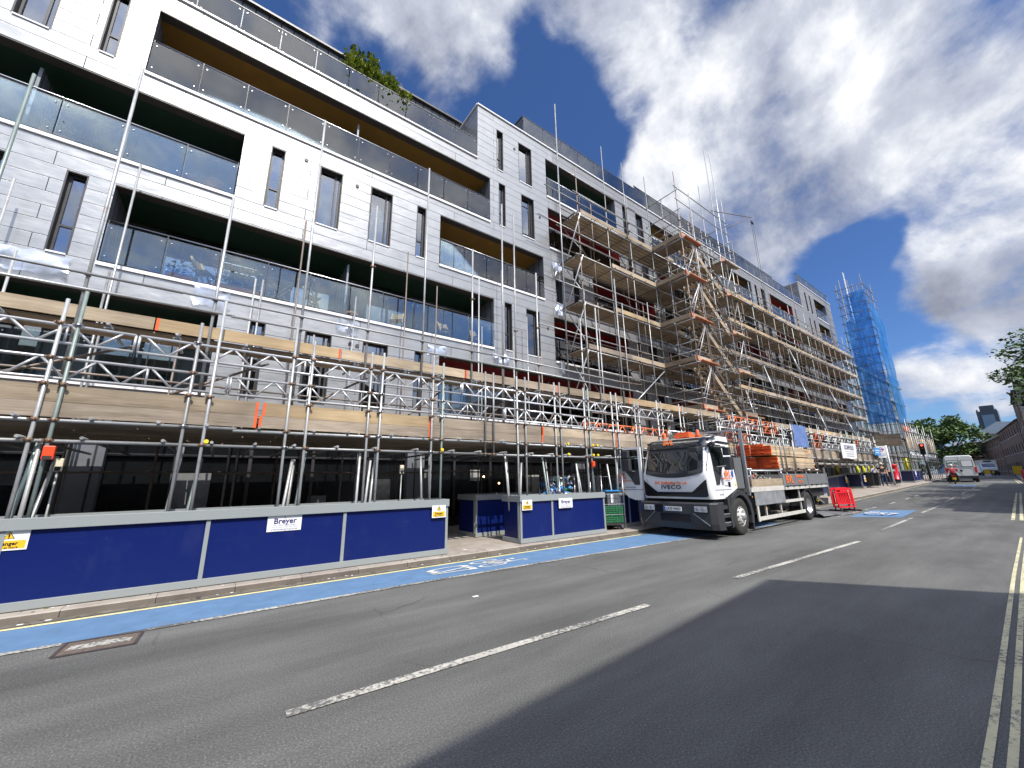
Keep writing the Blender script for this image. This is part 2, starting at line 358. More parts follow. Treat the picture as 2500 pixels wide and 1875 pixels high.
n1=noi(1.9,12.,.62,(3.1,1.7,0),.25)
n2=noi(6.5,10.,.6,(9.3,4.2,2),.15,dirv.outputs[0])
n3=noi(3.2,8.,.6,(1.3,7.2,5),.4,dirv.outputs[0])
BL=[(0.439,0.493,0.751,6.8,-1.0,0),(0.533,0.485,0.693,5.0,-0.9,0),(0.31,0.556,0.771,3.3,-0.5,0),(0.11,0.619,0.778,2.3,-0.5,0),(-0.042,0.633,0.773,1.8,-0.5,0),(0.186,0.61,0.77,3.0,-0.45,0),(0.352,0.425,0.834,1.8,-0.35,0),(0.577,0.387,0.72,3.2,-0.5,0),(0.86,0.056,0.507,1.9,-0.6,0),(0.621,0.449,0.642,2.3,-0.3,0),(0.905,0.146,0.4,2.5,-0.9,0),(0.902,0.19,0.387,2.9,-0.8,0),(0.902,0.25,0.353,2.3,-0.4,0),(0.9,0.109,0.421,2.2,-0.7,0),(0.947,0.102,0.305,2.5,-0.7,0),(0.966,0.1,0.239,2.0,-0.4,0),(0.977,0.059,0.204,2.6,-0.1,.4),(0.926,0.162,0.342,2.7,-0.8,0),(0.78,-0.051,0.624,4.8,-0.25,0),(0.603,0.19,0.775,4.0,-0.2,0),(0.266,0.499,0.825,6.2,0.35,0),(0.491,0.361,0.793,5.9,0.35,0),(0.343,0.521,0.782,2.9,0.3,0),(0.735,0.197,0.649,7.8,0.9,0.5),(0.742,0.125,0.658,4.1,0.9,1.0),(0.78,0.124,0.613,3.7,0.6,0.8),(0.701,0.314,0.64,5.9,0.9,0.8),(0.686,0.394,0.611,4.0,0.9,0.6),(0.813,0.256,0.523,9.2,0.8,-0.2),(0.798,0.347,0.493,5.0,0.5,-0.3),(0.868,-0.018,0.496,5.3,0.6,0.6),(0.889,0.054,0.455,5.4,0.7,0.3),(0.918,-0.031,0.395,3.3,0.8,0.8),(0.92,0.017,0.393,3.1,0.7,0.9),(0.957,0.02,0.291,4.1,1.0,-1.2),(0.95,0.086,0.3,2.5,0.3,-0.5),(0.978,-0.0,0.209,2.1,0.5,0.2),(0.978,0.101,0.182,2.7,0.6,0.9),(0.979,0.137,0.148,2.4,0.5,0.5),(0.99,0.038,0.138,2.7,0.5,0.3),(0.836,-0.053,0.546,4.4,0.3,-0.2),(0.764,0.041,0.644,5.0,0.25,-0.2),(0.928,0.032,0.371,2.4,0.5,0.5),(0.30,0.46,0.84,9,.45,.1),(0.55,0.27,0.79,8,.45,.1),(.12,.50,.86,7,.4,.1),(0.70,0.05,0.71,8,.35,0),(-.35,-.80,.5,55,.34,.85),(.5,-.75,.45,45,.30,.7)]  # last two: wide bright clouds behind the camera, added to fill the shade
cov=None; bri=None
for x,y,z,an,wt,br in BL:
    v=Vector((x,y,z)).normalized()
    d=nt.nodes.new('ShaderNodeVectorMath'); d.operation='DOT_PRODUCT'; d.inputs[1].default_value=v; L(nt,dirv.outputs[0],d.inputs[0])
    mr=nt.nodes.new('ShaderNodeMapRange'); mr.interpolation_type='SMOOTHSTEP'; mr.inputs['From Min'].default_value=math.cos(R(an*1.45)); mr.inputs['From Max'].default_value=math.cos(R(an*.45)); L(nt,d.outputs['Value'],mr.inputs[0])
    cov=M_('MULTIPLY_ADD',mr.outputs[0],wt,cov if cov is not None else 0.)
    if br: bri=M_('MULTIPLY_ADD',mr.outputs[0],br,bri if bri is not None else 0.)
cov=M_('MAXIMUM',M_('MINIMUM',cov,.72),-1.1)
dens=M_('ADD',M_('ADD',cov,.12),M_('ADD',M_('MULTIPLY',M_('SUBTRACT',n1,.5),2.4),M_('ADD',M_('MULTIPLY',M_('SUBTRACT',n2,.5),1.5),M_('MULTIPLY',M_('SUBTRACT',n3,.5),2.2))))
mrc=nt.nodes.new('ShaderNodeMapRange'); mrc.interpolation_type='SMOOTHSTEP'; mrc.inputs['From Min'].default_value=-.12; mrc.inputs['From Max'].default_value=.98; L(nt,dens,mrc.inputs[0])
# brightness of the cloud: lit heads, greyer bellies
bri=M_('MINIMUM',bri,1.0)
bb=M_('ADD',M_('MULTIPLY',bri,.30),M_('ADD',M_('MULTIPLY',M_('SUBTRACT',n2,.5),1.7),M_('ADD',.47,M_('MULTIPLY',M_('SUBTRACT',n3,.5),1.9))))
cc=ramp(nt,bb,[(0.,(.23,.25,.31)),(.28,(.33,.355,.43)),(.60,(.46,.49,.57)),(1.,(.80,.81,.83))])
sm=nt.nodes.new('ShaderNodeVectorMath'); sm.operation='MULTIPLY'; sm.inputs[1].default_value=(.049,.070,.104); L(nt,sky.outputs[0],sm.inputs[0])
mx=nt.nodes.new('ShaderNodeMix'); mx.data_type='RGBA'; L(nt,mrc.outputs[0],mx.inputs[0]); L(nt,sm.outputs[0],mx.inputs[6]); L(nt,cc,mx.inputs[7])
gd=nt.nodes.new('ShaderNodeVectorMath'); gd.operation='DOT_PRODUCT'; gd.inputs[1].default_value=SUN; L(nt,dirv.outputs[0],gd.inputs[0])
gm=nt.nodes.new('ShaderNodeMapRange'); gm.interpolation_type='SMOOTHSTEP'; gm.inputs['From Min'].default_value=.58; gm.inputs['From Max'].default_value=1.; gm.inputs['To Min'].default_value=1.; gm.inputs['To Max'].default_value=3.0; L(nt,gd.outputs['Value'],gm.inputs[0])  # extra sky brightness around the sun, added out of view to lift the shade
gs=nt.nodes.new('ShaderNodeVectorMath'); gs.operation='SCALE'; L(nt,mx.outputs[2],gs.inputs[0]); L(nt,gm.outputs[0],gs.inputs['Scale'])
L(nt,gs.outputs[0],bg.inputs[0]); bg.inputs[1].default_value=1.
S.view_settings.view_transform='Standard'; S.view_settings.look='None'; S.view_settings.exposure=.42; S.view_settings.gamma=1
S.render.engine='CYCLES'; S.cycles.max_bounces=8; S.cycles.transparent_max_bounces=24; S.cycles.glossy_bounces=3; S.cycles.diffuse_bounces=3
S.cycles.sample_clamp_indirect=6
# ------------------------------------------------------------ road surfaces
def asphalt(name,c1,c2):
    m,nt,out=newmat(name); g=nt.nodes.new('ShaderNodeNewGeometry')
    a=N(nt,'ShaderNodeTexNoise',Scale=70.,Detail=4.,Roughness=.7); L(nt,g.outputs['Position'],a.inputs['Vector'])
    v=nt.nodes.new('ShaderNodeTexVoronoi'); v.inputs['Scale'].default_value=60.; L(nt,g.outputs['Position'],v.inputs['Vector'])
    mp=nt.nodes.new('ShaderNodeVectorMath'); mp.operation='MULTIPLY'; mp.inputs[1].default_value=(.22,.9,1); L(nt,g.outputs['Position'],mp.inputs[0])
    b=N(nt,'ShaderNodeTexNoise',Scale=1.1,Detail=7.,Roughness=.65); L(nt,mp.outputs[0],b.inputs['Vector'])
    d=N(nt,'ShaderNodeTexNoise',Scale=.6,Detail=3.); L(nt,g.outputs['Position'],d.inputs['Vector'])
    ca=ramp(nt,a.outputs['Fac'],[(.28,[x*.5 for x in c1]),(.5,c1),(.62,c2),(.72,[x*1.9 for x in c2])])
    s1=nt.nodes.new('ShaderNodeMapRange'); s1.inputs['From Min'].default_value=.3; s1.inputs['From Max'].default_value=.7; s1.inputs['To Min'].default_value=.74; s1.inputs['To Max'].default_value=1.36; L(nt,b.outputs['Fac'],s1.inputs[0])
    tk=nt.nodes.new('ShaderNodeVectorMath'); tk.operation='MULTIPLY'; tk.inputs[1].default_value=(.035,1.5,1); L(nt,g.outputs['Position'],tk.inputs[0])
    tn=N(nt,'ShaderNodeTexNoise',Scale=1.,Detail=3.); L(nt,tk.outputs[0],tn.inputs['Vector'])
    st=nt.nodes.new('ShaderNodeMapRange'); st.inputs['From Min'].default_value=.35; st.inputs['From Max'].default_value=.65; st.inputs['To Min'].default_value=.88; st.inputs['To Max'].default_value=1.12; L(nt,tn.outputs['Fac'],st.inputs[0])
    cw=N(nt,'ShaderNodeTexNoise',Scale=2.,Detail=4.); L(nt,g.outputs['Position'],cw.inputs['Vector'])
    ca_=nt.nodes.new('ShaderNodeVectorMath'); ca_.operation='MULTIPLY_ADD'; ca_.inputs[1].default_value=(.35,.35,0); L(nt,cw.outputs['Color'],ca_.inputs[0]); L(nt,g.outputs['Position'],ca_.inputs[2])
    cv=nt.nodes.new('ShaderNodeTexVoronoi'); cv.feature='DISTANCE_TO_EDGE'; cv.inputs['Scale'].default_value=.42; L(nt,ca_.outputs[0],cv.inputs['Vector'])
    cr=nt.nodes.new('ShaderNodeMapRange'); cr.inputs['From Max'].default_value=.006; cr.inputs['To Min'].default_value=.62; cr.inputs['To Max'].default_value=1.; L(nt,cv.outputs['Distance'],cr.inputs[0])
    ck=nt.nodes.new('ShaderNodeMapRange'); ck.inputs['From Min'].default_value=.50; ck.inputs['From Max'].default_value=.60; L(nt,d.outputs['Fac'],ck.inputs[0])
    cm=nt.nodes.new('ShaderNodeMix'); cm.inputs[2].default_value=1.; L(nt,ck.outputs[0],cm.inputs[0]); L(nt,cr.outputs[0],cm.inputs[3])
    m0=N(nt,'ShaderNodeMath',operation='MULTIPLY'); L(nt,cm.outputs[0],m0.inputs[0]); L(nt,st.outputs[0],m0.inputs[1])
    s2=nt.nodes.new('ShaderNodeMapRange'); s2.inputs['To Min'].default_value=.85; s2.inputs['To Max'].default_value=1.2; L(nt,d.outputs['Fac'],s2.inputs[0])
    mu=N(nt,'ShaderNodeMath',operation='MULTIPLY'); L(nt,s1.outputs[0],mu.inputs[0]); L(nt,s2.outputs[0],mu.inputs[1])
    m9=N(nt,'ShaderNodeMath',operation='MULTIPLY'); L(nt,mu.outputs[0],m9.inputs[0]); L(nt,m0.outputs[0],m9.inputs[1])
    vm=nt.nodes.new('ShaderNodeVectorMath'); vm.operation='SCALE'; L(nt,ca,vm.inputs[0]); L(nt,m9.outputs[0],vm.inputs['Scale'])
    p=nt.nodes.new('ShaderNodeBsdfPrincipled'); p.inputs['Roughness'].default_value=.78; p.inputs['Specular IOR Level'].default_value=.35; L(nt,vm.outputs[0],p.inputs['Base Color'])
    bp=nt.nodes.new('ShaderNodeBump'); bp.inputs['Strength'].default_value=.55; bp.inputs['Distance'].default_value=.008; L(nt,v.outputs['Distance'],bp.inputs['Height']); L(nt,bp.outputs[0],p.inputs['Normal'])
    L(nt,p.outputs[0],out.inputs[0])
asphalt('asphalt',(.100,.100,.096),(.147,.146,.139))
asphalt('asphalt_old',(.09,.088,.085),(.13,.12,.11))
def paint(name,col,wear=.45,scale=26,under=(.11,.108,.104),fine=70):
    # worn thermoplastic: the road shows through in specks
    m,nt,out=newmat(name); g=nt.nodes.new('ShaderNodeNewGeometry')
    a=N(nt,'ShaderNodeTexNoise',Scale=scale,Detail=6.,Roughness=.75); L(nt,g.outputs['Position'],a.inputs['Vector'])
    b=N(nt,'ShaderNodeTexNoise',Scale=1.3,Detail=4.); L(nt,g.outputs['Position'],b.inputs['Vector'])
    s=N(nt,'ShaderNodeMath',operation='MULTIPLY_ADD'); L(nt,b.outputs['Fac'],s.inputs[0]); s.inputs[1].default_value=.5; L(nt,a.outputs['Fac'],s.inputs[2])
    r=nt.nodes.new('ShaderNodeMapRange'); r.inputs['From Min'].default_value=.5+wear*.35; r.inputs['From Max'].default_value=.62+wear*.35; L(nt,s.outputs[0],r.inputs[0])
    n3=N(nt,'ShaderNodeTexNoise',Scale=3.,Detail=8.,Roughness=.7); L(nt,g.outputs['Position'],n3.inputs['Vector'])
    cc=ramp(nt,n3.outputs['Fac'],[(.3,[x*.78 for x in col]),(.7,[min(1,x*1.1) for x in col])])
    mx=nt.nodes.new('ShaderNodeMix'); mx.data_type='RGBA'; L(nt,r.outputs[0],mx.inputs[0]); mx.inputs[6].default_value=(*under,1); L(nt,cc,mx.inputs[7])
    p=nt.nodes.new('ShaderNodeBsdfPrincipled'); p.inputs['Roughness'].default_value=.7; L(nt,mx.outputs[2],p.inputs['Base Color']); L(nt,p.outputs[0],out.inputs[0])
paint('paint_white',(.50,.48,.43),.52)
paint('paint_white_new',(.66,.65,.62),.08)
paint('paint_yellow',(.74,.66,.33),.15)
paint('paint_yellow_old',(.62,.57,.36),.35)
paint('paint_blue',(.105,.20,.345),.05,5,(.11,.18,.28))
def slabs(name,c1,c2,bw,rh,mo):
    m,nt,out=newmat(name); g=nt.nodes.new('ShaderNodeNewGeometry')
    br=nt.nodes.new('ShaderNodeTexBrick'); L(nt,g.outputs['Position'],br.inputs[0]); br.inputs['Scale'].default_value=1; br.inputs['Brick Width'].default_value=bw; br.inputs['Row Height'].default_value=rh
    br.inputs['Mortar Size'].default_value=.006; br.inputs['Color1'].default_value=(*c1,1); br.inputs['Color2'].default_value=(*c2,1); br.inputs['Mortar'].default_value=(*mo,1)
    n=N(nt,'ShaderNodeTexNoise',Scale=2.5,Detail=8.,Roughness=.7); L(nt,g.outputs['Position'],n.inputs['Vector'])
    sc=nt.nodes.new('ShaderNodeMapRange'); sc.inputs['From Min'].default_value=.25; sc.inputs['From Max'].default_value=.75; sc.inputs['To Min'].default_value=.68; sc.inputs['To Max'].default_value=1.25; L(nt,n.outputs['Fac'],sc.inputs[0])
    vm=nt.nodes.new('ShaderNodeVectorMath'); vm.operation='SCALE'; L(nt,br.outputs['Color'],vm.inputs[0]); L(nt,sc.outputs[0],vm.inputs['Scale'])
    p=nt.nodes.new('ShaderNodeBsdfPrincipled'); p.inputs['Roughness'].default_value=.85; L(nt,vm.outputs[0],p.inputs['Base Color'])
    bp=nt.nodes.new('ShaderNodeBump'); bp.inputs['Strength'].default_value=.3; bp.inputs['Distance'].default_value=.01; L(nt,n.outputs['Fac'],bp.inputs['Height']); L(nt,bp.outputs[0],p.inputs['Normal'])
    L(nt,p.outputs[0],out.inputs[0])
slabs('slabs',(.36,.31,.265),(.31,.27,.235),.9,.6,(.16,.14,.12))
slabs('kerbstone',(.36,.32,.27),(.29,.25,.215),.92,3.,(.14,.12,.10))
mat('ground_far',(.10,.10,.09),.9,0,.3,.2)
# apparent kerb lines on the level plane; G() lays them on the rising street
YK=[(-300,7.87),(4,7.87),(20,8.0),(28.2,8.08),(34,8.6),(49.5,9.88),(71.3,11.74),(92.4,13.5),(138.5,17.9),(300,33),(900,92)]
YR=[(-300,.28),(11,.42),(17,.52),(23,.86),(52,2.15),(89.4,3.3),(152,6.5),(323,14.6),(900,42)]
XA=[-120,-60,-30,-15,-8,-4,0,2,4,6,8,10,12,15,17,20,22,24,26,28,30,32,34,37,40,44,48,52,57,62,68,75,83,92,103,115,130,150,180,230,300,450,700,900]
def yk(x): return lerp(YK,x)
def yr(x): return lerp(YR,x)
def strip(name,m,f0,f1,xs,dz,kind='structure',label=None,parent=None,ends=None,skirt=None):
    b=MB().mat(m)
    pr=None
    for x in xs:
        a=f0(x);c=f1(x)
        if pr: b.face([pr[0],a,c,pr[1]])
        pr=(a,c)
    return b.build(name,parent,kind=kind,label=label)
road=strip('road','asphalt',lambda x:G(x,yr(x)),lambda x:G(x,yk(x)),XA,0,label='grey asphalt road running up the street')
b=MB().mat('ground_far')
xs=[-400,-60,0,20,24,28,32,36,40,44,50,54,60,70,90,120,400,2500]
for x0,x1 in zip(xs,xs[1:]): b.face([(x0,-900,zr(x0)-.03),(x1,-900,zr(x1)-.03),(x1,1200,zr(x1)-.03),(x0,1200,zr(x0)-.03)])
b.build('ground',kind='structure')
def kt(x,off=0,dz=.09):
    p=G(x,yk(x)); return Vector((p.x,p.y+off,p.z+dz))
def kr(x,off=0,dz=.10):
    p=G(x,yr(x)); return Vector((p.x,p.y-off,p.z+dz))
XP=XA
def band(name,m,x0,x1,f,w,dz,label=None,parent=road,step=3.):
    n=max(1,int((x1-x0)/step)); b=MB().mat(m); pr=None
    for i in range(n+1):
        x=x0+(x1-x0)*i/n; y=f(x); a=G(x,y-w/2); c=G(x,y+w/2); a.z+=dz; c.z+=dz
        if pr: b.face([pr[0],a,c,pr[1]])
        pr=(a,c)
    return b.build(name,parent,label=label)
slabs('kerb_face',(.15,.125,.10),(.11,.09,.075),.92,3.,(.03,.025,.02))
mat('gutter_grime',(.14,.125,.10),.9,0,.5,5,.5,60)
band('gutter','gutter_grime',-60,60,lambda x:yk(x)-.07,.15,.003,step=2.)
b=MB().mat('kerbstone')
for x0,x1 in zip(XP,XP[1:]):
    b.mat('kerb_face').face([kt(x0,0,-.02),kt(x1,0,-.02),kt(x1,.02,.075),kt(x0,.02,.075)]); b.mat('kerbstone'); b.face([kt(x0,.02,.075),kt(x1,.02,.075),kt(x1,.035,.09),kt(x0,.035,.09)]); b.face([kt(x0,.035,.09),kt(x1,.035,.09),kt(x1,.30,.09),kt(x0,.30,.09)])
b.build('kerb',kind='structure')
b=MB().mat('slabs')
for x0,x1 in zip(XP,XP[1:]):
    a0=kt(x0,.30);a1=kt(x1,.30); w0=max(13.6-a0.y,5) if a0.x<60 else 6; w1=max(13.6-a1.y,5) if a1.x<60 else 6
    b.face([a0,a1,kt(x1,.30+w1),kt(x0,.30+w0)])
b.build('pavement',kind='structure')
b=MB().mat('slabs')
for x0,x1 in zip(XP,XP[1:]):
    b.mat('kerbstone'); b.face([kr(x0,0,-.02),kr(x0,0),kr(x1,0),kr(x1,0,-.02)]); b.face([kr(x0,0),kr(x0,.2),kr(x1,.2),kr(x1,0)])
    b.mat('slabs'); b.face([kr(x0,.2),kr(x0,4.2),kr(x1,4.2),kr(x1,.2)])
b.build('pavement',kind='structure',label='opposite pavement beside the camera')
# ------------------------------------------------------------ markings
WL=[(-40,6.56),(-1.5,6.56),(4,6.55),(10.6,6.30),(16,6.1)]
YY=lambda x: yk(x)-.27
def bl_lo(x): return lerp(WL,x)+.04
b=MB().mat('paint_blue'); pr=None
for x in [-60,-20,-6,-2,0,2,4,6,8,10.6,13,16]:
    a=Vector((x,bl_lo(x),.004)); c=Vector((x,YY(x)-.035,.004))
    if pr: b.face([pr[0],a,c,pr[1]])
    pr=(a,c)
b.build('cycle_lane',road,label='blue painted cycle lane along the kerb')
band('yellow_line','paint_yellow',-60,10.2,YY,.075,.008)
band('yellow_line','paint_yellow_old',24,92,YY,.075,.008)
band('edge_line','paint_white',-60,-1.08,lambda x:lerp(WL,x),.09,.008); band('edge_line','paint_white',-.42,16,lambda x:lerp(WL,x),.09,.008)
CLN=[(.62,3.62),(4.73,3.53),(7.0,3.5),(13.0,3.34),(16.0,3.53),(21.1,3.71),(24.17,3.9),(29.84,4.11),(34.2,4.43),(41.2,4.79),(47,5.1),(54,5.5),(62,5.9),(90,7.6)]
for a,c in [(.62,4.73),(7.0,13.0),(16.,21.1),(24.2,29.8),(34.2,41.1),(47,54),(62,70)]: band('lane_dash','paint_white',a,c,lambda x:lerp(CLN,x),.10,.008,step=1.5)
CY=[(20,5.66),(22.3,5.74),(24.7,5.86),(29.9,6.07),(36.3,6.45),(43.4,6.98),(56.8,7.8),(74.6,8.65),(100,10.3)]
for a,c in [(20,20.9),(22.3,23.4),(24.7,27.1),(29.9,32.3),(36.3,38.9),(41,43.4),(46.5,49.5),(53,56.8),(61,66),(71,77)]: band('lane_dash','paint_white',a,c,lambda x:lerp(CY,x),.10,.008)
for y0 in (0,.19):
    band('double_yellow','paint_yellow_old',-6,16.6,lambda x:lerp([(-6,.40),(3.7,.585),(10.6,.815),(16.6,.98)],x)-y0*.47,.042,.008,step=1.)
    band('double_yellow','paint_yellow_old',22.3,51.6,lambda x:lerp([(22.3,1.2),(51.6,2.42)],x)+y0,.09,.008)
    band('double_yellow','paint_yellow_old',90,150,lambda x:lerp([(90,3.75),(150,7.0)],x)+y0*1.6,.14,.008)
b=MB().mat('paint_blue')
q=[G(*p) for p in [(20.2,5.35),(21.15,3.98),(25.7,4.28),(24.7,5.62)]]
for p in q: p.z+=.005
b.face(q); b.build('cycle_patch',road,label='blue painted patch behind the lorry with white cycle symbol')
b=MB().mat('paint_blue'); q=[G(*p) for p in [(74,8.9),(75,6.9),(84,7.4),(82,9.6)]]
for p in q: p.z+=.006
b.face(q); b.build('cycle_patch',road,label='pale blue patch behind the white van')
def roadsym(x0,y0,lx,ly,pr,name,parent=road):
    # a bicycle lying along the road, read by riders heading up the street; u across (to the right), v along the road
    b=MB().mat('paint_white_new')
    def P(u,v): p=G(x0+v*lx,y0-u*ly); p.z+=.010; return p
    def seg(a,c,w=.055):
        a=Vector(a);c=Vector(c);d=(c-a).normalized();n=Vector((-d.y,d.x))*w/2
        b.face([P(*(a-n)),P(*(c-n)),P(*(c+n)),P(*(a+n))])
    def ring(cu,cv,r,w=.05,n=22):
        for k in range(n):
            t0=2*math.pi*k/n;t1=2*math.pi*(k+1)/n
            f=lambda t,q:P(cu+math.cos(t)*q,cv+math.sin(t)*q)
            b.face([f(t0,r-w),f(t1,r-w),f(t1,r),f(t0,r)])
    ring(.24,.27,.24);ring(.92,.27,.24)
    seg((.24,.27),(.45,.62));seg((.45,.62),(.80,.62));seg((.80,.62),(.55,.25));seg((.55,.25),(.24,.27));seg((.55,.25),(.42,.72));seg((.36,.75),(.52,.75),.07)
    seg((.92,.27),(.78,.84));seg((.78,.84),(.95,.90),.06)
    return b.build(name,parent)
roadsym(4.22,7.42,1.35,.52,0,'cycle_symbol'); roadsym(22.9,5.42,2.2,1.0,0,'cycle_symbol')
text('CS7',1.25,frame((3.68,7.06,.013),(0,-1,0),(1,0,0)),'paint_white_new','lane_lettering',road,.0005,.012,.235)
text('CS7',1.45,frame((21.7,4.72,.08),(0.06,-1,0),(1,.06,.0)),'paint_white_new','lane_lettering',road,.0005,.02,.42)
mat('cover_rust',(.13,.10,.08),.8,0,.4,30,.6,60)
# stained concrete access cover let into the lane line
b=MB().mat('cover_rust'); b.face([(-1.06,6.12,.006),(-.46,6.08,.006),(-.44,6.5,.006),(-1.04,6.56,.006)]); b.mat('paint_white')
for a in [(-1.0,6.26,-.52,6.22,-.50,6.36,-.72,6.41,-.98,6.40)]: b.face([(a[0],a[1],.009),(a[2],a[3],.009),(a[4],a[5],.009),(a[6],a[7],.009),(a[8],a[9],.009)])
b.mat('vent')
for s in [((-1.06,6.12),(-.46,6.08)),((-.46,6.08),(-.44,6.5)),((-.44,6.5),(-1.04,6.56)),((-1.04,6.56),(-1.06,6.12))]: b.beam((*s[0],.008),(*s[1],.008),.03,.008)
b.build('access_cover',label='square metal access cover with worn white paint on the lane line',cat='manhole cover')
# ------------------------------------------------------------ apartment building
D=12.7
bld=empty('apartment_building',(20,D,0),'long six-storey apartment block clad in silvery zinc trays with glass balconies','building')
SILL=[3.93,6.86,9.79,12.68,15.6,18.53]; SOF=[6.12,9.03,11.98,14.92,17.85,20.78]
WIN=[] # (x0,x1,level)
BAL=[] # (x0,x1,level,colour)
for a in [(-3.92,-3.58,3),(-5.4,-4.74,3),(-7.6,-6.9,3),(-3.83,-3.45,1),(-5.5,-4.72,1),(.1,.5,2),(1.52,2.24,2),(3.2,4.0,2),(4.95,5.33,2),(.22,.61,0),(1.62,2.38,0),(3.32,4.16,0),(5.1,5.44,0),
 (8.67,9.05,4),(9.96,10.79,4),(17.87,18.3,4),(19.15,19.87,4),(8.77,9.15,3),(10.07,10.85,3),(18,18.4,3),(19.2,19.95,3),(12.05,12.5,2),(13.3,13.7,2),(9.02,9.42,1),(10.2,10.98,1),(18.1,18.5,1),(19.2,19.95,1),(18.3,18.7,0),(19.5,20.2,0)]: WIN.append(a)
for a in [(-9,-.61,2,'green'),(-9,-.5,0,'green'),(-3.0,8.3,3,'yellow'),(5.93,11.33,2,'yellow'),(-2.98,8.47,1,'green'),(6.05,17.34,0,'red'),(11.72,17.19,4,'green'),(20.69,26,4,'yellow'),(11.76,17.2,3,'red'),(14.74,20.2,2,'red'),(11.86,17.3,1,'red')]: BAL.append(a)
cyc=['red','yellow','green','red','yellow']
for lv in range(5):
    x=[20.9,21.2,21.3,20.8,26.9][lv]; k=lv
    while x<45:
        if x+5.4<46.3: BAL.append((x if x!=26.9 else 29.6,(x if x!=26.9 else 29.6)+5.4,lv,cyc[k%5]))
        if x==26.9: WIN.append((27,27.4,lv)); WIN.append((28.1,28.85,lv)); x=29.6
        if x+7.2<46.5: WIN.append((x+6.1,x+6.5,lv)); 
        if x+8.2<46.5: WIN.append((x+7.3,x+8.05,lv))
        x+=8.9; k+=1
for lv in range(6):
    WIN.append((48.5,48.9,lv)); WIN.append((49.8,50.2,lv)); BAL.append((51.3,55,lv,'yellow'))
def inside(x,z,holes): return any(a<x<b and c<z<d for a,b,c,d in holes)
def wallsheet(x0,x1,z0,z1,holes,m,name,y=D):
    xs=sorted({x0,x1}|{v for h in holes for v in h[:2] if x0<v<x1}); zs=sorted({z0,z1}|{v for h in holes for v in h[2:] if z0<v<z1})
    b=MB().mat(m)
    for a,c in zip(xs,xs[1:]):
        for e,f in zip(zs,zs[1:]):
            if not inside((a+c)/2,(e+f)/2,holes): b.face([(a,y,e),(c,y,e),(c,y,f),(a,y,f)])
    return b
H=[(a,b,SILL[l],SOF[l]) for a,b,l in WIN]+[(a,b,SILL[l],SOF[l]) for a,b,l,c in BAL]
w=wallsheet(-9,7.63,3.4,15.6,H,'zinc','wall'); w.build('wall',bld)
w=wallsheet(7.63,12.2,3.4,18.6,[h for h in H if h[0]<12.2],'zinc','wall'); w.build('wall',bld)
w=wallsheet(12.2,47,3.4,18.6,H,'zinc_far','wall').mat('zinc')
w.build('wall',bld); MB().mat('zinc').face([(7.63,14.6,15.6),(7.63,D,15.6),(7.63,D,18.6),(7.63,14.6,18.6)]).build('wall',bld); MB().mat('balcony_floor').face([(7.63,D,18.6),(47,D,18.6),(47,17,18.6),(7.63,17,18.6)]).build('flat_roof',bld)
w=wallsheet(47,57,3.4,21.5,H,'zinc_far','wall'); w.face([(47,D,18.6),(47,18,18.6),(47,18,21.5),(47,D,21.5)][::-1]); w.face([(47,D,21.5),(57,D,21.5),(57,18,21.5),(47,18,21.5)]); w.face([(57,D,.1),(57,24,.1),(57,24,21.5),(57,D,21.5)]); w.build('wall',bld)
b=MB().mat('white_trim').box(-9,7.63,D-.06,D+.3,15.6,15.66); b.box(7.6,47.02,D-.06,D+.25,18.6,18.66); b.box(46.98,57.05,D-.06,D+.25,21.5,21.56); b.box(7.57,7.63,D+.0,14.6,18.602,18.66); b.build('coping',bld)
wl=[];rs=[];cu=[]
rnd=random.Random(3)
for i,(x0,x1,l) in enumerate(WIN):
    z0,z1=SILL[l],SOF[l]; d=.22
    f=MB().mat('dark_frame')
    f.box(x0+.001,x0+.03,D+.003,D+d,z0,z1); f.box(x1-.03,x1-.001,D+.003,D+d,z0,z1); f.box(x0+.03,x1-.03,D+.003,D+d,z1-.03,z1-.001); f.mat('white_trim').box(x0+.03,x1-.03,D-.03,D+d,z0-.02,z0+.02); f.mat('dark_frame')
    y0,y1=D+d-.06,D+d; t=.055
    f.box(x0+.03,x0+.03+t,y0,y1,z0+.02,z1-.03); f.box(x1-.03-t,x1-.03,y0,y1,z0+.02,z1-.03); f.box(x0+.03+t,x1-.03-t,y0,y1,z1-.03-t,z1-.03); f.box(x0+.03+t,x1-.03-t,y0,y1,z0+.02,z0+.02+t)
    zt=z0+.75
    if x1-x0<.6: f.box(x0+.03+t,x1-.03-t,y0,y1,zt,zt+t)
    else: f.box(x1-.22,x1-.22+t,y0,y1,z0+.02+t,z1-.03-t)
    f.mat('interior').box(x0+.03,x1-.03,y1+.9,y1+.95,z0,z1); f.box(x0,x0+.03,y1,y1+.9,z0,z1); f.box(x1-.03,x1,y1,y1+.9,z0,z1)
    wo_=f.build('window',bld)
    g=MB().mat('window_glass').box(x0+.03+t,x1-.03-t,y1-.03,y1-.02,z0+.02+t,z1-.03-t); g.build('pane',wo_)
    if rnd.random()<.45:
        c=MB().mat('curtain'); n=14; xa,xb=x0+.06,x0+.06+(x1-x0-.1)*rnd.choice([.5,.9,.95])
        for k in range(n):
            u,v=xa+(xb-xa)*k/n,xa+(xb-xa)*(k+1)/n; c.face([(u,y1+.12+.03*(k%2),z0+.03),(v,y1+.12+.03*((k+1)%2),z0+.03),(v,y1+.12+.03*((k+1)%2),z1-.04),(u,y1+.12+.03*(k%2),z1-.04)])
        c.build('curtain',wo_)
panels=[];bolts=[]
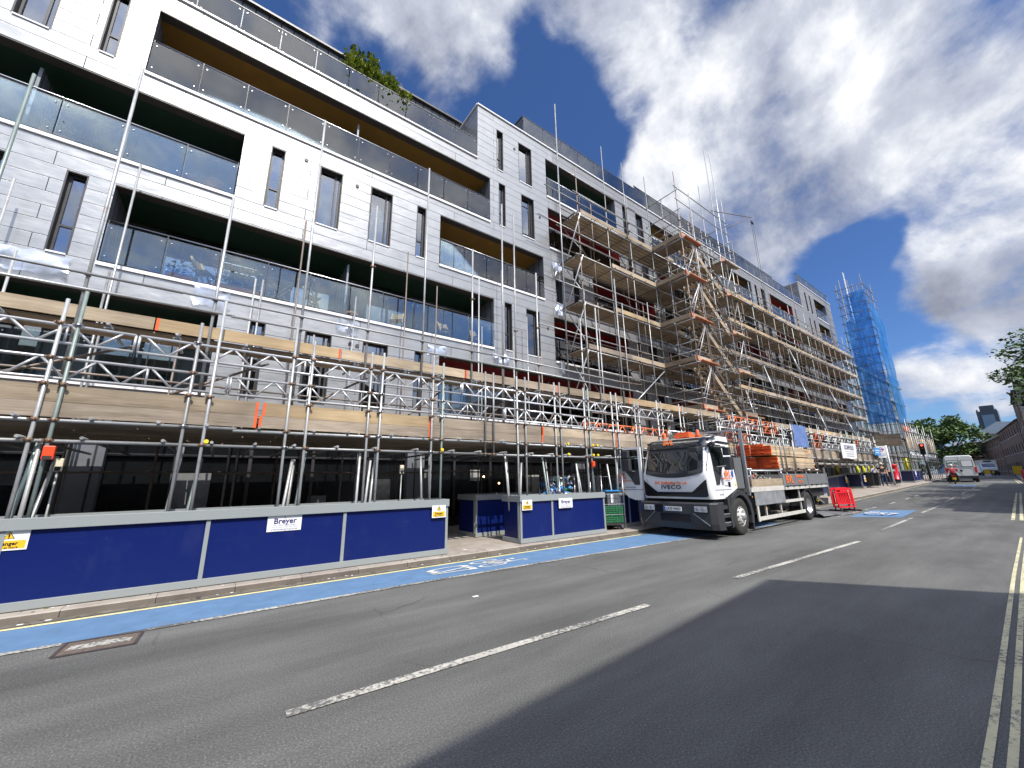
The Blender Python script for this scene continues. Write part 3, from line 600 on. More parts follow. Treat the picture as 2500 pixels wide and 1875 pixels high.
def glassrun(x0,x1,z0,z1,y=D-.02,rail=True,seg=1.15,frombolt=True):
    n=max(1,round((x1-x0)/seg)); s=(x1-x0)/n
    for k in range(n):
        a,c=x0+k*s+.012,x0+(k+1)*s-.012
        g=MB().mat('balustrade_glass').box(a,c,y-.008,y+.008,z0+.04,z1)
        for px in (a+.09,c-.09):
            if x0<30:
                for pz in (z0+.17,z1-.12): g.mat('steel_bolt').tube((px,y-.022,pz),(px,y-.008,pz),.015,8)
        panels.append((((a+c)/2,y,z0),g))
    if rail:
        m=MB().mat('handrail').tube((x0,y+.10,z1+.13),(x1,y+.10,z1+.13),.024,8)
        m.mat('dark_frame')
        for k in range(n+1):
            px=min(max(x0+k*s,x0+.02),x1-.02); m.box(px-.012,px+.012,y+.05,y+.10,z0,z1+.12)
        m.build('handrail',bld)
    else:
        MB().mat('dark_frame').box(x0,x1,y-.02,y+.02,z1+.002,z1+.04).build('handrail',bld)
for i,(x0,x1,l,c) in enumerate(BAL):
    z0,z1=SILL[l],SOF[l]; dp=D+1.8
    m=MB().mat('soffit_lip').box(x0+.001,x1-.001,D+.004,D+.30,z1-.03,z1+.02); m.mat('soffit_'+c); m.face([(x0,D+.30,z1),(x1,D+.30,z1),(x1,dp,z1),(x0,dp,z1)])
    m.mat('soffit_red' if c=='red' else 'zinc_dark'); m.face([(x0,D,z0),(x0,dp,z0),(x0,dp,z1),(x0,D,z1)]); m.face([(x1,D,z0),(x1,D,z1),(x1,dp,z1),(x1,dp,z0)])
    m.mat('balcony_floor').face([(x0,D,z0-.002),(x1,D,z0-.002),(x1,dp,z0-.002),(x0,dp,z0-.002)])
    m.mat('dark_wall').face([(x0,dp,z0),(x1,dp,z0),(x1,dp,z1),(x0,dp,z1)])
    m.mat('dark_frame')
    m.mat('white_trim').box(x0,x1,D-.05,D+.12,z0-.09,z0+.0)
    m.build('balcony',bld)
    x=x0+.5+rnd.random()*.6
    while x+1.7<x1:
        wd=1.7; dm=MB().mat('dark_frame'); za,zb=z0+.03,z0+2.1
        dm.box(x,x+.07,dp-.10,dp-.01,za,zb).box(x+wd-.07,x+wd,dp-.10,dp-.01,za,zb).box(x+wd/2-.04,x+wd/2+.04,dp-.10,dp-.01,za,zb).box(x+.07,x+wd-.07,dp-.095,dp-.01,zb-.07,zb)
        do=dm.build('balcony_door',bld)
        MB().mat('window_glass').box(x+.07,x+wd-.07,dp-.06,dp-.05,za,zb-.07).build('pane',do)
        if rnd.random()<.6:
            cm=MB().mat('curtain'); side=rnd.random()*.8; n=9
            for k in range(n):
                u,v=x+.1+side+.65*k/n,x+.1+side+.65*(k+1)/n
                if v<x+wd-.08: cm.face([(u,dp-.03-.012*(k%2),za),(v,dp-.03-.012*((k+1)%2),za),(v,dp-.03-.012*((k+1)%2),zb-.1),(u,dp-.03-.012*(k%2),zb-.1)])
            if cm.f: cm.build('curtain',do)
        x+=wd+.5+rnd.random()*1.2
    glassrun(x0+.02,x1-.02,z0,z0+1.05)
    # divider screens between neighbours
    if x1-x0>8: 
        xm=x0+(x1-x0)*.5; MB().mat('zinc_dark').box(xm-.03,xm+.03,D+.35,dp,z0,z0+2.0).build('privacy_screen',bld)
# penthouse storeys set back behind terraces
def pent(x0,x1,y,z0,z1):
    b=MB().mat('zinc_dark').box(x0,x1,y,y+9,z0,z1); b.mat('dark_frame').box(x0-.1,x1+.1,y-.16,y+9.1,z1+.002,z1+.09); b.build('penthouse',bld)
    x=x0+.8
    while x+1.8<x1:
        d=MB().mat('dark_frame').box(x,x+1.6,y-.05,y-.004,z0+.02,z0+2.2); o=d.build('terrace_door',bld); MB().mat('window_glass').box(x+.08,x+1.52,y-.07,y-.055,z0+.08,z0+2.1).build('pane',o); x+=2.6+rnd.random()*1.5
pent(-9,7.6,14.45,15.6,18.95); pent(15.3,46.9,14.5,18.6,21.9)
MB().mat('balcony_floor').face([(-9,D,15.6),(7.63,D,15.6),(7.63,14.5,15.6),(-9,14.5,15.6)][::1]).build('terrace',bld)
glassrun(-4.5,7.6,15.6,16.66,D+.05,False); glassrun(10.35,46.9,18.6,19.72,D+.05,False,1.3)
glassrun(22.5,46.9,21.95,22.9,14.8,False,1.6); glassrun(47.1,57,21.5,22.6,D+.1,False,1.6)
g=MB().mat('balustrade_glass').box(10.33,10.345,D+.07,14.6,18.64,19.7); g.mat('dark_frame').box(10.30,10.35,D+.07,14.6,19.71,19.75); g.build('glass_panel',bld)
b=MB().mat('dark_frame')
for x in (10.5,12.3,14.1,24,26,28): 
    zb=18.66 if x<20 else 21.95; yb=D+.05 if x<20 else 14.8
    b.beam((x,yb+.03,zb+1.05),(x,yb+.75,zb+.55),.05,.05); b.beam((x,yb+.75,zb+.55),(x,yb+.75,zb+.05),.05,.05)
b.build('rail_bracket',bld)
many('glass_panel',panels,bld)
# round vents in the cladding
for x,z in [(1.08,11.95),(2.72,11.75),(2.93,5.93),(3.15,5.9),(9.72,17.3),(11.2,14.1),(20.3,17.2),(11.45,8.35)]:
    MB().mat('vent').tube((x,D-.03,z),(x,D-.004,z),.06,14).build('vent',bld)
# ground floor: dark glazed shopfronts in the shade of the walkway
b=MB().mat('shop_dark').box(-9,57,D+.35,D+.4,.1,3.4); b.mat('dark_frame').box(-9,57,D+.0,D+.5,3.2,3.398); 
b.build('shopfront',bld)
x=-8.6; k=0
mm=MB().mat('dark_frame')
while x<56:
    w_=1.55; 
    if k%5==4: mm.mat('zinc_dark').box(x-.3,x+.3,D+.05,D+.34,.09,3.2); mm.mat('dark_frame')
    else: mm.box(x-.04,x+.04,D+.25,D+.345,.09,3.2)
    x+=w_;k+=1
mm.box(-9,57,D+.28,D+.348,2.3,2.36); mm.box(-9,57,D+.28,D+.348,.1,.4); mm.build('mullion',bld)
b=MB().mat('soffit_lip').face([(-9,D,3.4),(57,D,3.4),(57,D+.5,3.4),(-9,D+.5,3.4)]); b.build('fascia',bld)
# bamboo-like planting on the terrace
def leafclump(name,pts,n,size,ms,parent=None,seed=1,**kw):
    r=random.Random(seed); b=MB()
    for _ in range(n):
        c=pts(r); b.mat(r.choice(ms))
        a=r.random()*6.28; e=r.uniform(-.5,.9); L_=size*r.uniform(.6,1.4); W=L_*r.uniform(.18,.4)
        d=Vector((math.cos(a)*math.cos(e),math.sin(a)*math.cos(e),math.sin(e))); s_=d.cross(Vector((r.uniform(-1,1),r.uniform(-1,1),1))).normalized()*W
        c=Vector(c); b.face([c,c+d*L_*.5+s_,c+d*L_,c+d*L_*.5-s_])
    return b.build(name,parent,**kw)
mat('leaf_a',(.17,.24,.03),.6,0,.3,3); mat('leaf_b',(.30,.34,.05),.6,0,.3,3); mat('leaf_c',(.04,.07,.015),.6,0,.3,3); mat('leaf_dry',(.20,.17,.05),.7,0,.3,3)
pl=empty('terrace_hedge',(3.3,13,15.6),'bushy green bamboo hedge spilling over the top terrace glass','plant')
def hp(r):
    x=r.uniform(1.95,4.5); top=17.95-abs(x-2.6)*.55+.2*math.sin(x*9)+.12*math.sin(x*23)
    z=r.uniform(15.9,top) if r.random()<.4 else r.uniform(16.5,top)
    return (x,r.uniform(12.80,13.5),z)
leafclump('foliage',hp,5200,.17,['leaf_a','leaf_b','leaf_b','leaf_c'],pl,5)
b=MB().mat('leaf_dry')
r=random.Random(2)
for k in range(26): x=r.uniform(2.1,4.4); b.tube((x,13.1,15.8),(x+r.uniform(-.15,.15),13.1+r.uniform(-.2,.2),r.uniform(16.8,17.9)),.008,4)
b.build('stem',pl)
b=MB().mat('dark_frame').box(1.9,4.5,12.95,13.4,15.61,16.0); b.build('planter',pl)
# ------------------------------------------------------------ scaffolding
rnd=random.Random(11)
YF=8.4; K8=.9711
X8=lambda x:x*K8
Z8=lambda z:1.6+(z-1.6)*K8
walk=empty('walkway_scaffold',(14,8.4,.09),'galvanised tube scaffold carrying the boarded walkway over the pavement','scaffold')
std=[];led=[];coup=[];trans=[];brd=[];beams=[];raker=[];basep=[]
def T(lst,p,q,m='tube',r=.0245,n=8):
    lst.append(((Vector(p)+Vector(q))/2,MB().mat(m).tube(p,q,r,n)))
def coupler(p,m='coupler',s=.05,fancy=None):
    p=Vector(p); b=MB().mat(m)
    near=(p-CAM).length<16 if fancy is None else fancy
    if near:
        b.tube(p-Vector((0,0,.03)),p+Vector((0,0,.03)),.034,8); b.tube(p+Vector((.03,-.03,-.0)),p+Vector((.055,-.055,0)),.02,6); b.box(p.x-.055,p.x-.03,p.y-.05,p.y+.02,p.z-.012,p.z+.012)
    else: b.box(p.x-.04,p.x+.04,p.y-.045,p.y+.03,p.z-.035,p.z+.035)
    coup.append((p,b))
def runx(lst,x0,x1,y,z,m='tube',L_=6.2,jit=.02,r=.0245,ru=.18):
    x=x0
    while x<x1-.05:
        e=min(x1,x+L_*rnd.uniform(.85,1.05)); dz=rnd.uniform(-jit,jit)
        T(lst,(x,y,z+dz),(e+.05,y,z+rnd.uniform(-jit,jit)),m if rnd.random()>ru else 'tube_rusty',r); x=e
def lattice(x0,x1,y,z0,z1,m='alu',post=True):
    b=MB().mat(m); b.tube((x0,y,z0),(x1,y,z0),.024,8); b.tube((x0,y,z1),(x1,y,z1),.024,8)
    x=x0+.08; k=0
    while x+.57<x1:
        b.tube((x,y,z1),(x+.285,y,z0),.0195,6); b.tube((x+.30,y,z0),(x+.585,y,z1),.0195,6); x+=.60; k+=1
        if k%4==0: b.tube((x-.02,y,z0),(x-.02,y,z1),.018,6); x+=.02
    b.tube((x0,y,z0),(x0,y,z1),.02,6); b.tube((x1,y,z0),(x1,y,z1),.02,6)
    beams.append((((x0+x1)/2,y,z0),b))
def board(x0,x1,y0,y1,z0,z1,m='board',ends=True):
    if z1<3.2 and not(3.3<x1<4 or 10<x1<11 or .3<x1<.6 or 17<x1<18): ends=False
    b=MB().mat(m).box(x0+.045,x1-.045,y0,y1,z0,z1)
    if ends: b.mat('orange').box(x0,x0+.045,y0-.001,y1+.001,z0-.001,z1+.001).box(x1-.045,x1,y0-.001,y1+.001,z0-.001,z1+.001)
    else: b.box(x0,x0+.045,y0,y1,z0,z1).box(x1-.045,x1,y0,y1,z0,z1)
    brd.append((((x0+x1)/2,y0,z0),b))
def deck(x0,x1,y0,y1,z,parent,bw=.225,along='x'):
    b=MB(); n=int((y1-y0)/bw) if along=='x' else int((x1-x0)/bw)
    for k in range(n):
        if along=='x':
            x=x0+rnd.uniform(0,.05)
            while x<x1-.3:
                e=min(x1,x+rnd.choice([3.9,3.0,2.4])); b.mat(rnd.choice(['board','board_grey','board'])); b.box(x,e-.02,y0+k*bw+.012,y0+(k+1)*bw-.006,z-.038+rnd.uniform(0,.006),z); x=e
        else: b.mat(rnd.choice(['board_y','board_y','board_grey'])); b.box(x0+k*bw+.012,x0+(k+1)*bw-.006,y0,y1,z-.038,z)
    b.build('deck',parent)
# front row standards (position, head height)
F=[(-4.1,4.5),(-3.7,4.7),(-2.17,4.38),(-1.98,4.55),(-.54,4.36),(-.26,4.85),(.95,4.59),(1.29,4.39),(2.42,4.36),(2.66,4.39),(3.86,4.55),(4.12,4.4),(6.36,4.38),(6.62,4.4),(7.72,4.39),(7.93,4.42),(8.95,4.38),(9.15,4.38),(10.25,4.4),(10.5,4.4),(11.45,4.2),(11.68,4.2)]
x=12.8
while x<42: F+=[(x,4.3+rnd.uniform(-.1,.3)),(x+.24,4.3+rnd.uniform(-.1,.2))]; x+=1.35+rnd.uniform(-.08,.12)
L1,L2=Z8(2.26),Z8(2.56)
for i,(x,zt) in enumerate(F):
    m=rnd.choice(['tube','tube','tube_green','tube']) ; zb=zr(x)+.10
    if x>23.5:
        xf=x*10.35/YF; zb=2.05
        if xf<52: T(std,(xf,10.35,zr(xf)+.1),(xf,10.35,2.62),m)
    T(std,(x,YF,zb),(x+rnd.uniform(-.02,.02),YF,zt),m)
    for z in (L1,L2,Z8(3.1),Z8(3.5),Z8(4.05)):
        if rnd.random()<.9: coupler((x,YF,z+.01),'coupler' if rnd.random()<.7 else 'steel_bolt')
# hanging pair over the opening in the hoarding
for x,zt in [(5.33,4.36),(5.58,4.37)]: T(std,(x,YF,2.19),(x,YF,zt)); coupler((x,YF,L1)); coupler((x,YF,L2))
# leaning props beside each pair
for x,d in [(-2.24,.14),(-2.10,.02),(-2.05,.1),(-.60,.10),(-.36,.12),(1.0,.13),(1.12,.05),(1.22,.12),(2.33,.02),(2.5,.07),(2.58,.12),(3.80,-.13),(3.95,.04),(4.0,.08),(6.25,-.22),(6.3,-.05),(6.5,.05),(7.55,-.25),(7.66,-.04),(8.85,-.24),(8.9,-.06),(9.05,.05),(10.15,-.2),(10.4,.06)]:
    T(raker,(x-d*.3,YF+rnd.uniform(.05,.3),.12),(x+d,YF+rnd.uniform(.1,.5),rnd.choice([2.05,2.2,2.28])),rnd.choice(['tube','tube','tube_green','tube']),.026)
x=13
while x<22: T(raker,(x,YF+.2,.12+zr(x)),(x+rnd.uniform(-.2,.2),YF+.5,2.3),'tube'); x+=1.5
runx(led,-6,42,YF+.05,L1,'tube',r=.027,ru=0); runx(led,-6,42,YF+.05,L2,'tube',r=.027,ru=0)
# ends of cross tubes poke out at the front
for z in (L1+.055,L2+.055):
    x=-5.5
    while x<42:
        T(trans,(x,YF-rnd.uniform(.03,.10),z),(x,12.45,z),'tube'); x+=rnd.choice([.62,.75,.9])
# two courses of boards along the face
x=-6.4
ms=['board_fresh','board_grey','board_grey','board','board_grey','board','board_fresh']; k=0
for x0,x1 in [(-6.4,-3.4),(-3.4,.47),(.5,3.86),(3.88,7.2),(7.22,10.42),(10.44,13.8),(13.8,17.1),(17.1,20.4),(20.4,24),(24,27.6),(27.6,31),(31,34.6),(34.6,38.2),(38.2,42.1)]:
    board(x0,x1,YF+.04,YF+.078,Z8(2.62),Z8(2.85)-.004,'board_grey'); board(x0+(.0 if k%2 else .04),x1,YF+.04,YF+.078,Z8(2.85),Z8(3.1),ms[(k*3)%7] if x0>-4 else 'board_fresh',k%3!=0); k+=1
brd[2][1].m and None
deck(-6,42,YF+.12,12.35,Z8(2.58)+.03,walk); 
# upper fascia board and narrow deck
k=0
for x0,x1 in [(-6.4,-4.2),(-4.2,-1.19),(-1.17,1.84),(1.86,4.9),(4.92,8.2),(8.22,11.6),(11.6,15),(15,18.1),(23.6,27),(27,30.5),(30.5,34),(34,37.8),(37.8,41.6)]:
    board(x0,x1,8.72,8.758,4.20,4.42,['board_grey','board','board_fresh','board'][k%4] if k!=2 else 'board_fresh',k%2==0); k+=1
deck(-6,18,8.78,9.6,4.19,walk); deck(23.6,42,8.78,11.2,4.19,walk)
x=-5.7
while x<42:
    T(trans,(x,8.52,4.13),(x,9.75 if x<18 else 11.3,4.13),'tube'); 
    coupler((x,8.66,4.08),'steel_bolt'); x+=rnd.choice([.85,1.0,1.15])
# lattice beams
for x0,x1 in [(-6,-.05),(0,6.0),(6.05,9.9)]: lattice(x0,x1,YF+.13,Z8(3.22),Z8(3.54))
for x0,x1 in [(-7,-1.35),(-1.3,4.7),(4.75,10.7),(10.8,14)]: lattice(x0,x1,YF+.16,Z8(3.79),Z8(4.08))
for x0,x1,m in [(9.1,13.6,'orange_tube'),(13.7,17.5,'alu'),(17.6,20.6,'orange_tube'),(20.6,24.4,'alu'),(24.4,28.5,'alu'),(28.5,30.4,'orange_tube'),(30.4,35,'alu'),(35,36.8,'orange_tube'),(36.8,42,'alu')]:
    lattice(x0,x1,YF+.2,3.02 if x0<14 else 3.2,3.34 if x0<14 else 3.55,m)
for x0,x1,m in [(17.5,22,'alu'),(22,24,'orange_tube'),(24,29,'alu'),(29,31,'orange_tube'),(31,37,'alu'),(37,38.6,'orange_tube'),(38.6,42,'alu')]: lattice(x0,x1,YF+.25,3.75,4.07,m)
lattice(18.8,24,YF+.3,3.9,4.35,'orange_tube')
# tall standards rising behind the fascia
TALL=[(-3.25,8.2),(-2.08,9.2),(-.42,7.15),(1.02,9.95),(2.36,8.2),(3.68,10.0),(5.08,8.0),(6.1,9.95),(6.55,9.8),(7.4,8.0),(8.62,15.5),(9.3,6.9),(-4.6,9.0),(10.1,7.5),(11.3,9.0)]
for x,zt in TALL:
    m='tube_green' if x in(-3.25,) else 'tube'
    T(std,(x,8.68,2.7),(x,8.68,zt),m)
    for z in (4.66,4.94): coupler((x,8.68,z),'coupler')
    if rnd.random()<.5: coupler((x,8.68,5.6+rnd.random()))
runx(led,-6.5,12.3,8.63,4.66,'tube',6.2,.03); runx(led,-6.5,12.3,8.63,4.94,'tube',6.2,.03)
# back row
for x,zt in [(-2.55,9.55),(-4.4,8.2),(1.25,9.5),(4.54,9.6),(5.7,8.6),(7.5,9.5),(8.6,10.2),(9.9,8.4),(2.9,7.4),(.2,7.2)]: T(std,(x,12.3,.1),(x,12.3,zt),rnd.choice(['tube','tube_rusty']))
x=-5.6
while x<42:
    T(std,(x,12.25,.1+zr(x)),(x,12.25,rnd.uniform(4.2,7.6) if x<12 else 4.3),rnd.choice(['tube','tube_rusty'])); x+=1.45+rnd.uniform(-.1,.1)
for z in (1.9,2.5,3.3,4.0): runx(led,-6,42,12.2,z,'tube_rusty')
x=-5
while x<42: T(raker,(x,YF+.25,3.1),(x+1.4,9.6,4.1),'tube_rusty'); x+=2.1
many('standard',std,walk,100); many('ledger',led,walk,100); many('transom',trans,walk,100); many('fascia_board',brd,walk,100); many('lattice_beam',beams,walk,100); many('prop',raker,walk,100); many('coupler',coup,walk,100)
# ---------------- main scaffold against the facade, with its stair tower
mains=empty('facade_scaffold',(33,11.2,.09),'tall many-lift tube scaffold with board decks covering the far half of the block','scaffold')
std=[];led=[];coup=[];trans=[];brd=[];brace=[];guard=[]
YO,YI=11.2,12.42
DZ=[7.15,9.4,11.75,13.95]
sx=[12.3,14.4,16.2,18.15]; x=19.9
while x<54.5: sx.append(x); x+=1.78+rnd.uniform(-.12,.12)
for i,x in enumerate(sx):
    top={12.3:16.5,14.4:18.9,16.2:16.7,18.15:18.9}.get(x,rnd.choice([15.2,15.8,16.2,17.5,18.6]) if x<40 else rnd.uniform(15.2,16.2))
    T(std,(x,YO,2.7 if x<42 else zr(x)+.1),(x,YO,top),rnd.choice(['tube','tube_rusty','tube_rusty','tube_green']),n=6); T(std,(x+.05,YI,2.7),(x+.05,YI,rnd.choice([15,15.6,16.4])),'tube_rusty',n=6)
    for z in DZ:
        for dz in (-.1,.5,1.0): coupler((x,YO-.02,z+dz))
for x,t in [(12.25,9.9),(13.1,8.2),(14.9,9.9),(17.0,10.5),(15.9,18.6)]: T(std,(x,YO-.1,t-6.),(x,YO-.1,t),n=6)
for z in DZ:
    hi=54.4
    runx(led,12.0,hi,YO,z-.1,'tube',6.3,.01); runx(led,12.0,hi,YI,z-.1,'tube_rusty',6.3,.01)
    g0={7.15:9.6,9.4:10.6,11.75:10.9,13.95:10.2}[z]
    runx(guard,g0,hi,YO-.02,z+.52,'tube',6.3,.01); runx(guard,12.2,hi,YO-.02,z+1.0,'tube',6.3,.01)
    x=12.2
    while x<54.4: T(trans,(x,YO-.18,z-.05),(x,YI+.1,z-.05),'tube_rusty',n=6); x+=1.2 if x<24 else 1.0
    for a,c in [(12.3,18.2),(18.2,54.4)]: deck(a,c,YO+.03,YI-.05,z,mains)
    x=12.45 if z in(7.15,) else 14.5; 
    if z==13.95: x=12.45
    k=0
    while x<54:
        e=min(54.4,x+rnd.choice([3.9,3.9,3.0]));
        if not(18.1<x<22.5): board(x,e,YO-.035,YO+.003,z+.0,z+.22,rnd.choice(['board','board','board_fresh','board_grey']),False)
        x=e
    # end boards with orange tips
    for k in range(3): board(12.2,12.24,YO+.1+k*.4,YO+.48+k*.4,z,z+.03,'orange',False)
for z in (15.0,15.9): runx(guard,12,30,YO-.02,z,'tube',6.2,.02)
for x0,z0,z1 in [(10.9,16.05,16.0),(9.9,12.9,12.75)]: T(guard,(x0,11.3,z0),(x0+6,11.2,z1),n=6)
for z in (5.0,5.6,6.2): runx(guard,12,54,YO,z,'tube',6.2,.02)
runx(led,12.2,54,YO,4.3,'tube')
for z in DZ:
    for dz in (.5,1.0): runx(guard,12.4,54,YI,z+dz,'tube_rusty',6.1,.03)
    x=13.3
    while x<54: T(std,(x,YO+.05,z-2.2),(x,YO+.05,z+1.1),'tube_rusty',n=6); x+=rnd.uniform(2.2,4.6)
    x=13
    while x<54: T(brace,(x,YI-.1,z-.1),(x+1.7,YI-.15,z-2.2),'tube_rusty',n=6); x+=3.6
# sloping braces, lift to lift
for x,z in [(30.5,9.3),(37.0,9.3),(33.5,7.1),(27,7.1),(39.7,7.1),(25.5,11.6),(44,9.3),(36,11.6),(47,7.1)]:
    T(brace,(x,YO-.06,z-.1),(x-.9,YO-.75,z-2.1),'alu',.028); T(brace,(x,YO-.06,z-.1),(x+1.6,YO-.04,z-2.2),'tube')
T(brace,(17.9,YO-.1,6.9),(14.6,YO-.2,4.6),'alu',.028)
for z in DZ: T(brace,(12.35,YO-.1,z-.1),(12.5,YI,z-2.2),'alu',.026); T(brace,(12.3,YO-.1,z-2.1),(12.6,YI,z-.2),'tube')
# stair tower
TX=[18.2,19.45,20.9,22.35,23.65]; TY=[9.45,10.35]
tops={(18.2,9.45):18.0,(20.9,9.45):18.4,(23.65,9.45):18.7,(22.35,9.45):22.0,(19.45,9.45):15.9}
for x in TX:
    for y in TY: T(std,(x,y,zr(x)+.1 if y<10 else 2.7),(x,y,tops.get((x,y),rnd.uniform(15.4,17.6))),rnd.choice(['tube','tube_rusty']),n=6)
T(std,(22.9,9.4,9.6),(22.9,9.4,21.8),'alu',n=6); T(std,(19.5,9.4,6),(19.5,9.4,17.2),'tube',n=6)
LV=[4.75]+DZ
st_=[]
for j,z in enumerate(LV):
    for dz in (-.1,.5,1.0):
        for y in TY: T(led,(18.0,y-.02,z+dz),(23.9,y-.02,z+dz),rnd.choice(['tube','tube_rusty']),n=6)
        for x in (18.2,20.9,23.65): T(guard,(x,9.3,z+dz),(x,11.3,z+dz),'tube',n=6)
    for a,c in [(18.15,19.45),(22.35,23.75)]:
        deck(a,c,9.45,11.15,z,mains,along='y')
        board(a,c,9.40,9.44,z,z+.22,'board',True); board(a+.1,c+.35,9.20,9.42,z-.06,z-.02,'orange_dull' if a<19 else 'board',True)
    for y0 in (9.5,):
        b=MB().mat('board_y').box(18.11,18.15,9.5,11.15,z,z+.22); brd.append(((18.1,10,z),b)); b=MB().mat('board_y').box(23.76,23.80,9.5,11.15,z,z+.22); brd.append(((23.8,10,z),b))
    if j>0:
        z0=LV[j-1]; b=MB()
        for y in (9.62,10.30):
            b.mat('board').beam((19.4,y,z-.05),(22.4,y,z0+.0),.04,.26)
            b.mat('tube_rusty').tube((19.4,y-.06,z+.95),(22.4,y-.06,z0+1.0),.022,6); b.tube((19.4,y-.06,z+.5),(22.4,y-.06,z0+.55),.022,6)
        n=11
        for k in range(n):
            t=(k+.5)/n; b.mat('board_y' if k%2 else 'board_fresh').box(19.4+3.0*t-.12,19.4+3.0*t+.12,9.64,10.28,z+(z0-z)*t-.02,z+(z0-z)*t+.02)
        b.build('stair_flight',mains)
        T(brace,(18.2,9.42,z0),(19.45,9.42,z-.1),'tube'); T(brace,(19.4,9.38,z-.05),(18.15,9.35,z0+.6),'alu' if j%2 else 'tube_rusty',.026); T(brace,(20.9,10.4,z0),(23.6,10.4,z),'tube'); T(brace,(23.5,9.36,z-.1),(22.4,9.36,z0+.4),'tube_rusty' if j%2 else 'alu',.026); T(brace,(19.5,9.40,z),(22.3,9.40,z0),'tube_rusty')
for z in (14.95,15.6,16.8): 
    for x in (18.2,23.65): T(guard,(x,9.3,z),(x,11.3,z),'tube')
for z in (16.2,17.0): T(led,(18,9.43,z),(24,9.43,z))
many('standard',std,mains,100); many('ledger',led,mains,100); many('guardrail',guard,mains,100); many('transom',trans,mains,100); many('toe_board',brd,mains,100); many('brace',brace,mains,100); many('coupler',coup,mains,60)
# hoist arm on the tower
ho=empty('rope_hoist',(23.7,9.3,17.6),'hoist wheel and rope hanging from a tube arm above the stair tower','hoist')
MB().mat('tube_rusty').tube((22.2,9.5,17.3),(26.2,8.8,18.1),.026,6).tube((23.7,9.35,16.6),(25.9,8.85,18.0),.024,6).build('arm',ho)
MB().mat('dark_frame').lathe([(.0,-.03),(.16,-.03),(.13,0),(.16,.03),(.0,.03)],(26.15,8.8,17.72),'y',16).build('wheel',ho)
b=MB().mat('dark_frame'); b.tube((26.02,8.8,17.7),(26.0,8.9,4.6),.012,5).tube((26.29,8.8,17.7),(26.3,8.9,4.6),.012,5).build('rope',ho)
# ---------------- corner scaffold wrapped in blue netting
m,nt,out=newmat('net_blue')
g=nt.nodes.new('ShaderNodeNewGeometry'); n=N(nt,'ShaderNodeTexNoise',Scale=.55,Detail=5.); L(nt,g.outputs['Position'],n.inputs['Vector'])
c=ramp(nt,n.outputs['Fac'],[(.3,(.05,.25,.62)),(.7,(.14,.42,.82))])
d=N(nt,'ShaderNodeBsdfDiffuse'); L(nt,c,d.inputs[0]); t=N(nt,'ShaderNodeBsdfTranslucent'); L(nt,c,t.inputs[0]); tr=N(nt,'ShaderNodeBsdfTransparent'); tr.inputs[0].default_value=(.45,.65,1,1)
m1=nt.nodes.new('ShaderNodeMixShader'); m1.inputs[0].default_value=.55; L(nt,d.outputs[0],m1.inputs[1]); L(nt,t.outputs[0],m1.inputs[2])
m2=nt.nodes.new('ShaderNodeMixShader'); m2.inputs[0].default_value=.36; L(nt,m1.outputs[0],m2.inputs[1]); L(nt,tr.outputs[0],m2.inputs[2]); L(nt,m2.outputs[0],out.inputs[0])
crn=empty('corner_scaffold',(57,10,.8),'tall scaffold tower at the street corner wrapped in blue netting','scaffold')
std=[];led=[];brd=[];brace=[]
for x in (55.1,57,59):
    for y in (9.15,10.3,11.4): T(std,(x,y,.8),(x,y,22.5+rnd.uniform(-.4,1.8)),'tube_rusty',.03,6)
z=2.8
while z<22.6:
    for x in (55.0,59.1): T(led,(x,8.9,z),(x,11.6,z),'tube_rusty',.03,6)
    for y in (9.12,11.4): T(led,(54.8,y,z),(59.3,y,z),'tube_rusty',.03,6)
    if int(z*10)%3==0: T(brace,(55.0,9.2,z),(55.0,11.4,z+2),'tube',.03,6)
    z+=1.02
b=MB().mat('alu')
for dx in (0,.3): b.tube((55.3+dx,10.55,6),(55.3+dx,10.55,24.3),.03,6)
for k in range(44): b.tube((55.3,10.55,6+k*.41),(55.6,10.55,6.4+k*.41),.015,4)
b.build('mast',crn)
b=MB().mat('net_blue')
def nx(u,z): return 54.93-.10*math.sin(z*3.1+u*2)-.08*math.sin(z*1.3+u*5)
ys=[11.15-.225*k for k in range(9)]+[9.05]; zs=[6.7+.4*k for k in range(38)]
for a,c in zip(ys,ys[1:]):
    for e,f in zip(zs,zs[1:]):
        if a>10.9 and e>18 : continue
        b.face([(nx(a,e),a,e),(nx(c,e),c,e),(nx(c,f),c,f),(nx(a,f),a,f)],True)
def ny(x,z): return 9.0-.16*abs(math.sin(z*.77+x*.6))-.05*math.sin(x*3)
xs=[54.9+.35*k for k in range(13)]
for a,c in zip(xs,xs[1:]):
    for e,f in zip(zs,zs[1:]):
        if e>20.2-(a-55)*.4: continue
        b.face([(a,ny(a,e),e),(c,ny(c,e),e),(c,ny(c,f),f),(a,ny(a,f),f)],True)
b.build('netting',crn)
for k,(z0,z1) in enumerate([(4.35,4.58),(4.6,4.83),(4.85,5.08),(5.1,5.33),(5.35,5.58)]): brd.append(((55,10,z0),MB().mat('board_y').box(54.85,54.89,9.0,12.3,z0,z1)))
b=MB()
for k in range(24): b.mat(rnd.choice(['board','board_fresh','board_grey'])).box(55.2+k*.62,55.2+k*.62+.5,8.72,8.76,4.0+rnd.uniform(0,.1),5.4+rnd.uniform(-.2,.3))
brd.append(((62,8.7,4.5),b))
for x0,m in [(55,'orange_tube'),(58,'alu')]: lattice(x0,x0+3,8.7,5.7,6.3,m); 
lattice(55,60,8.6,3.2,3.7,'alu'); lattice(61,68,8.6,3.2,3.7,'alu')
many('lattice_beam',beams[-4:],crn)
for k in range(14): T(std,(55+k*1.1,8.65,zr(55)+.1),(55+k*1.1,8.65,rnd.uniform(5.5,7.2)),'tube',.03,6)
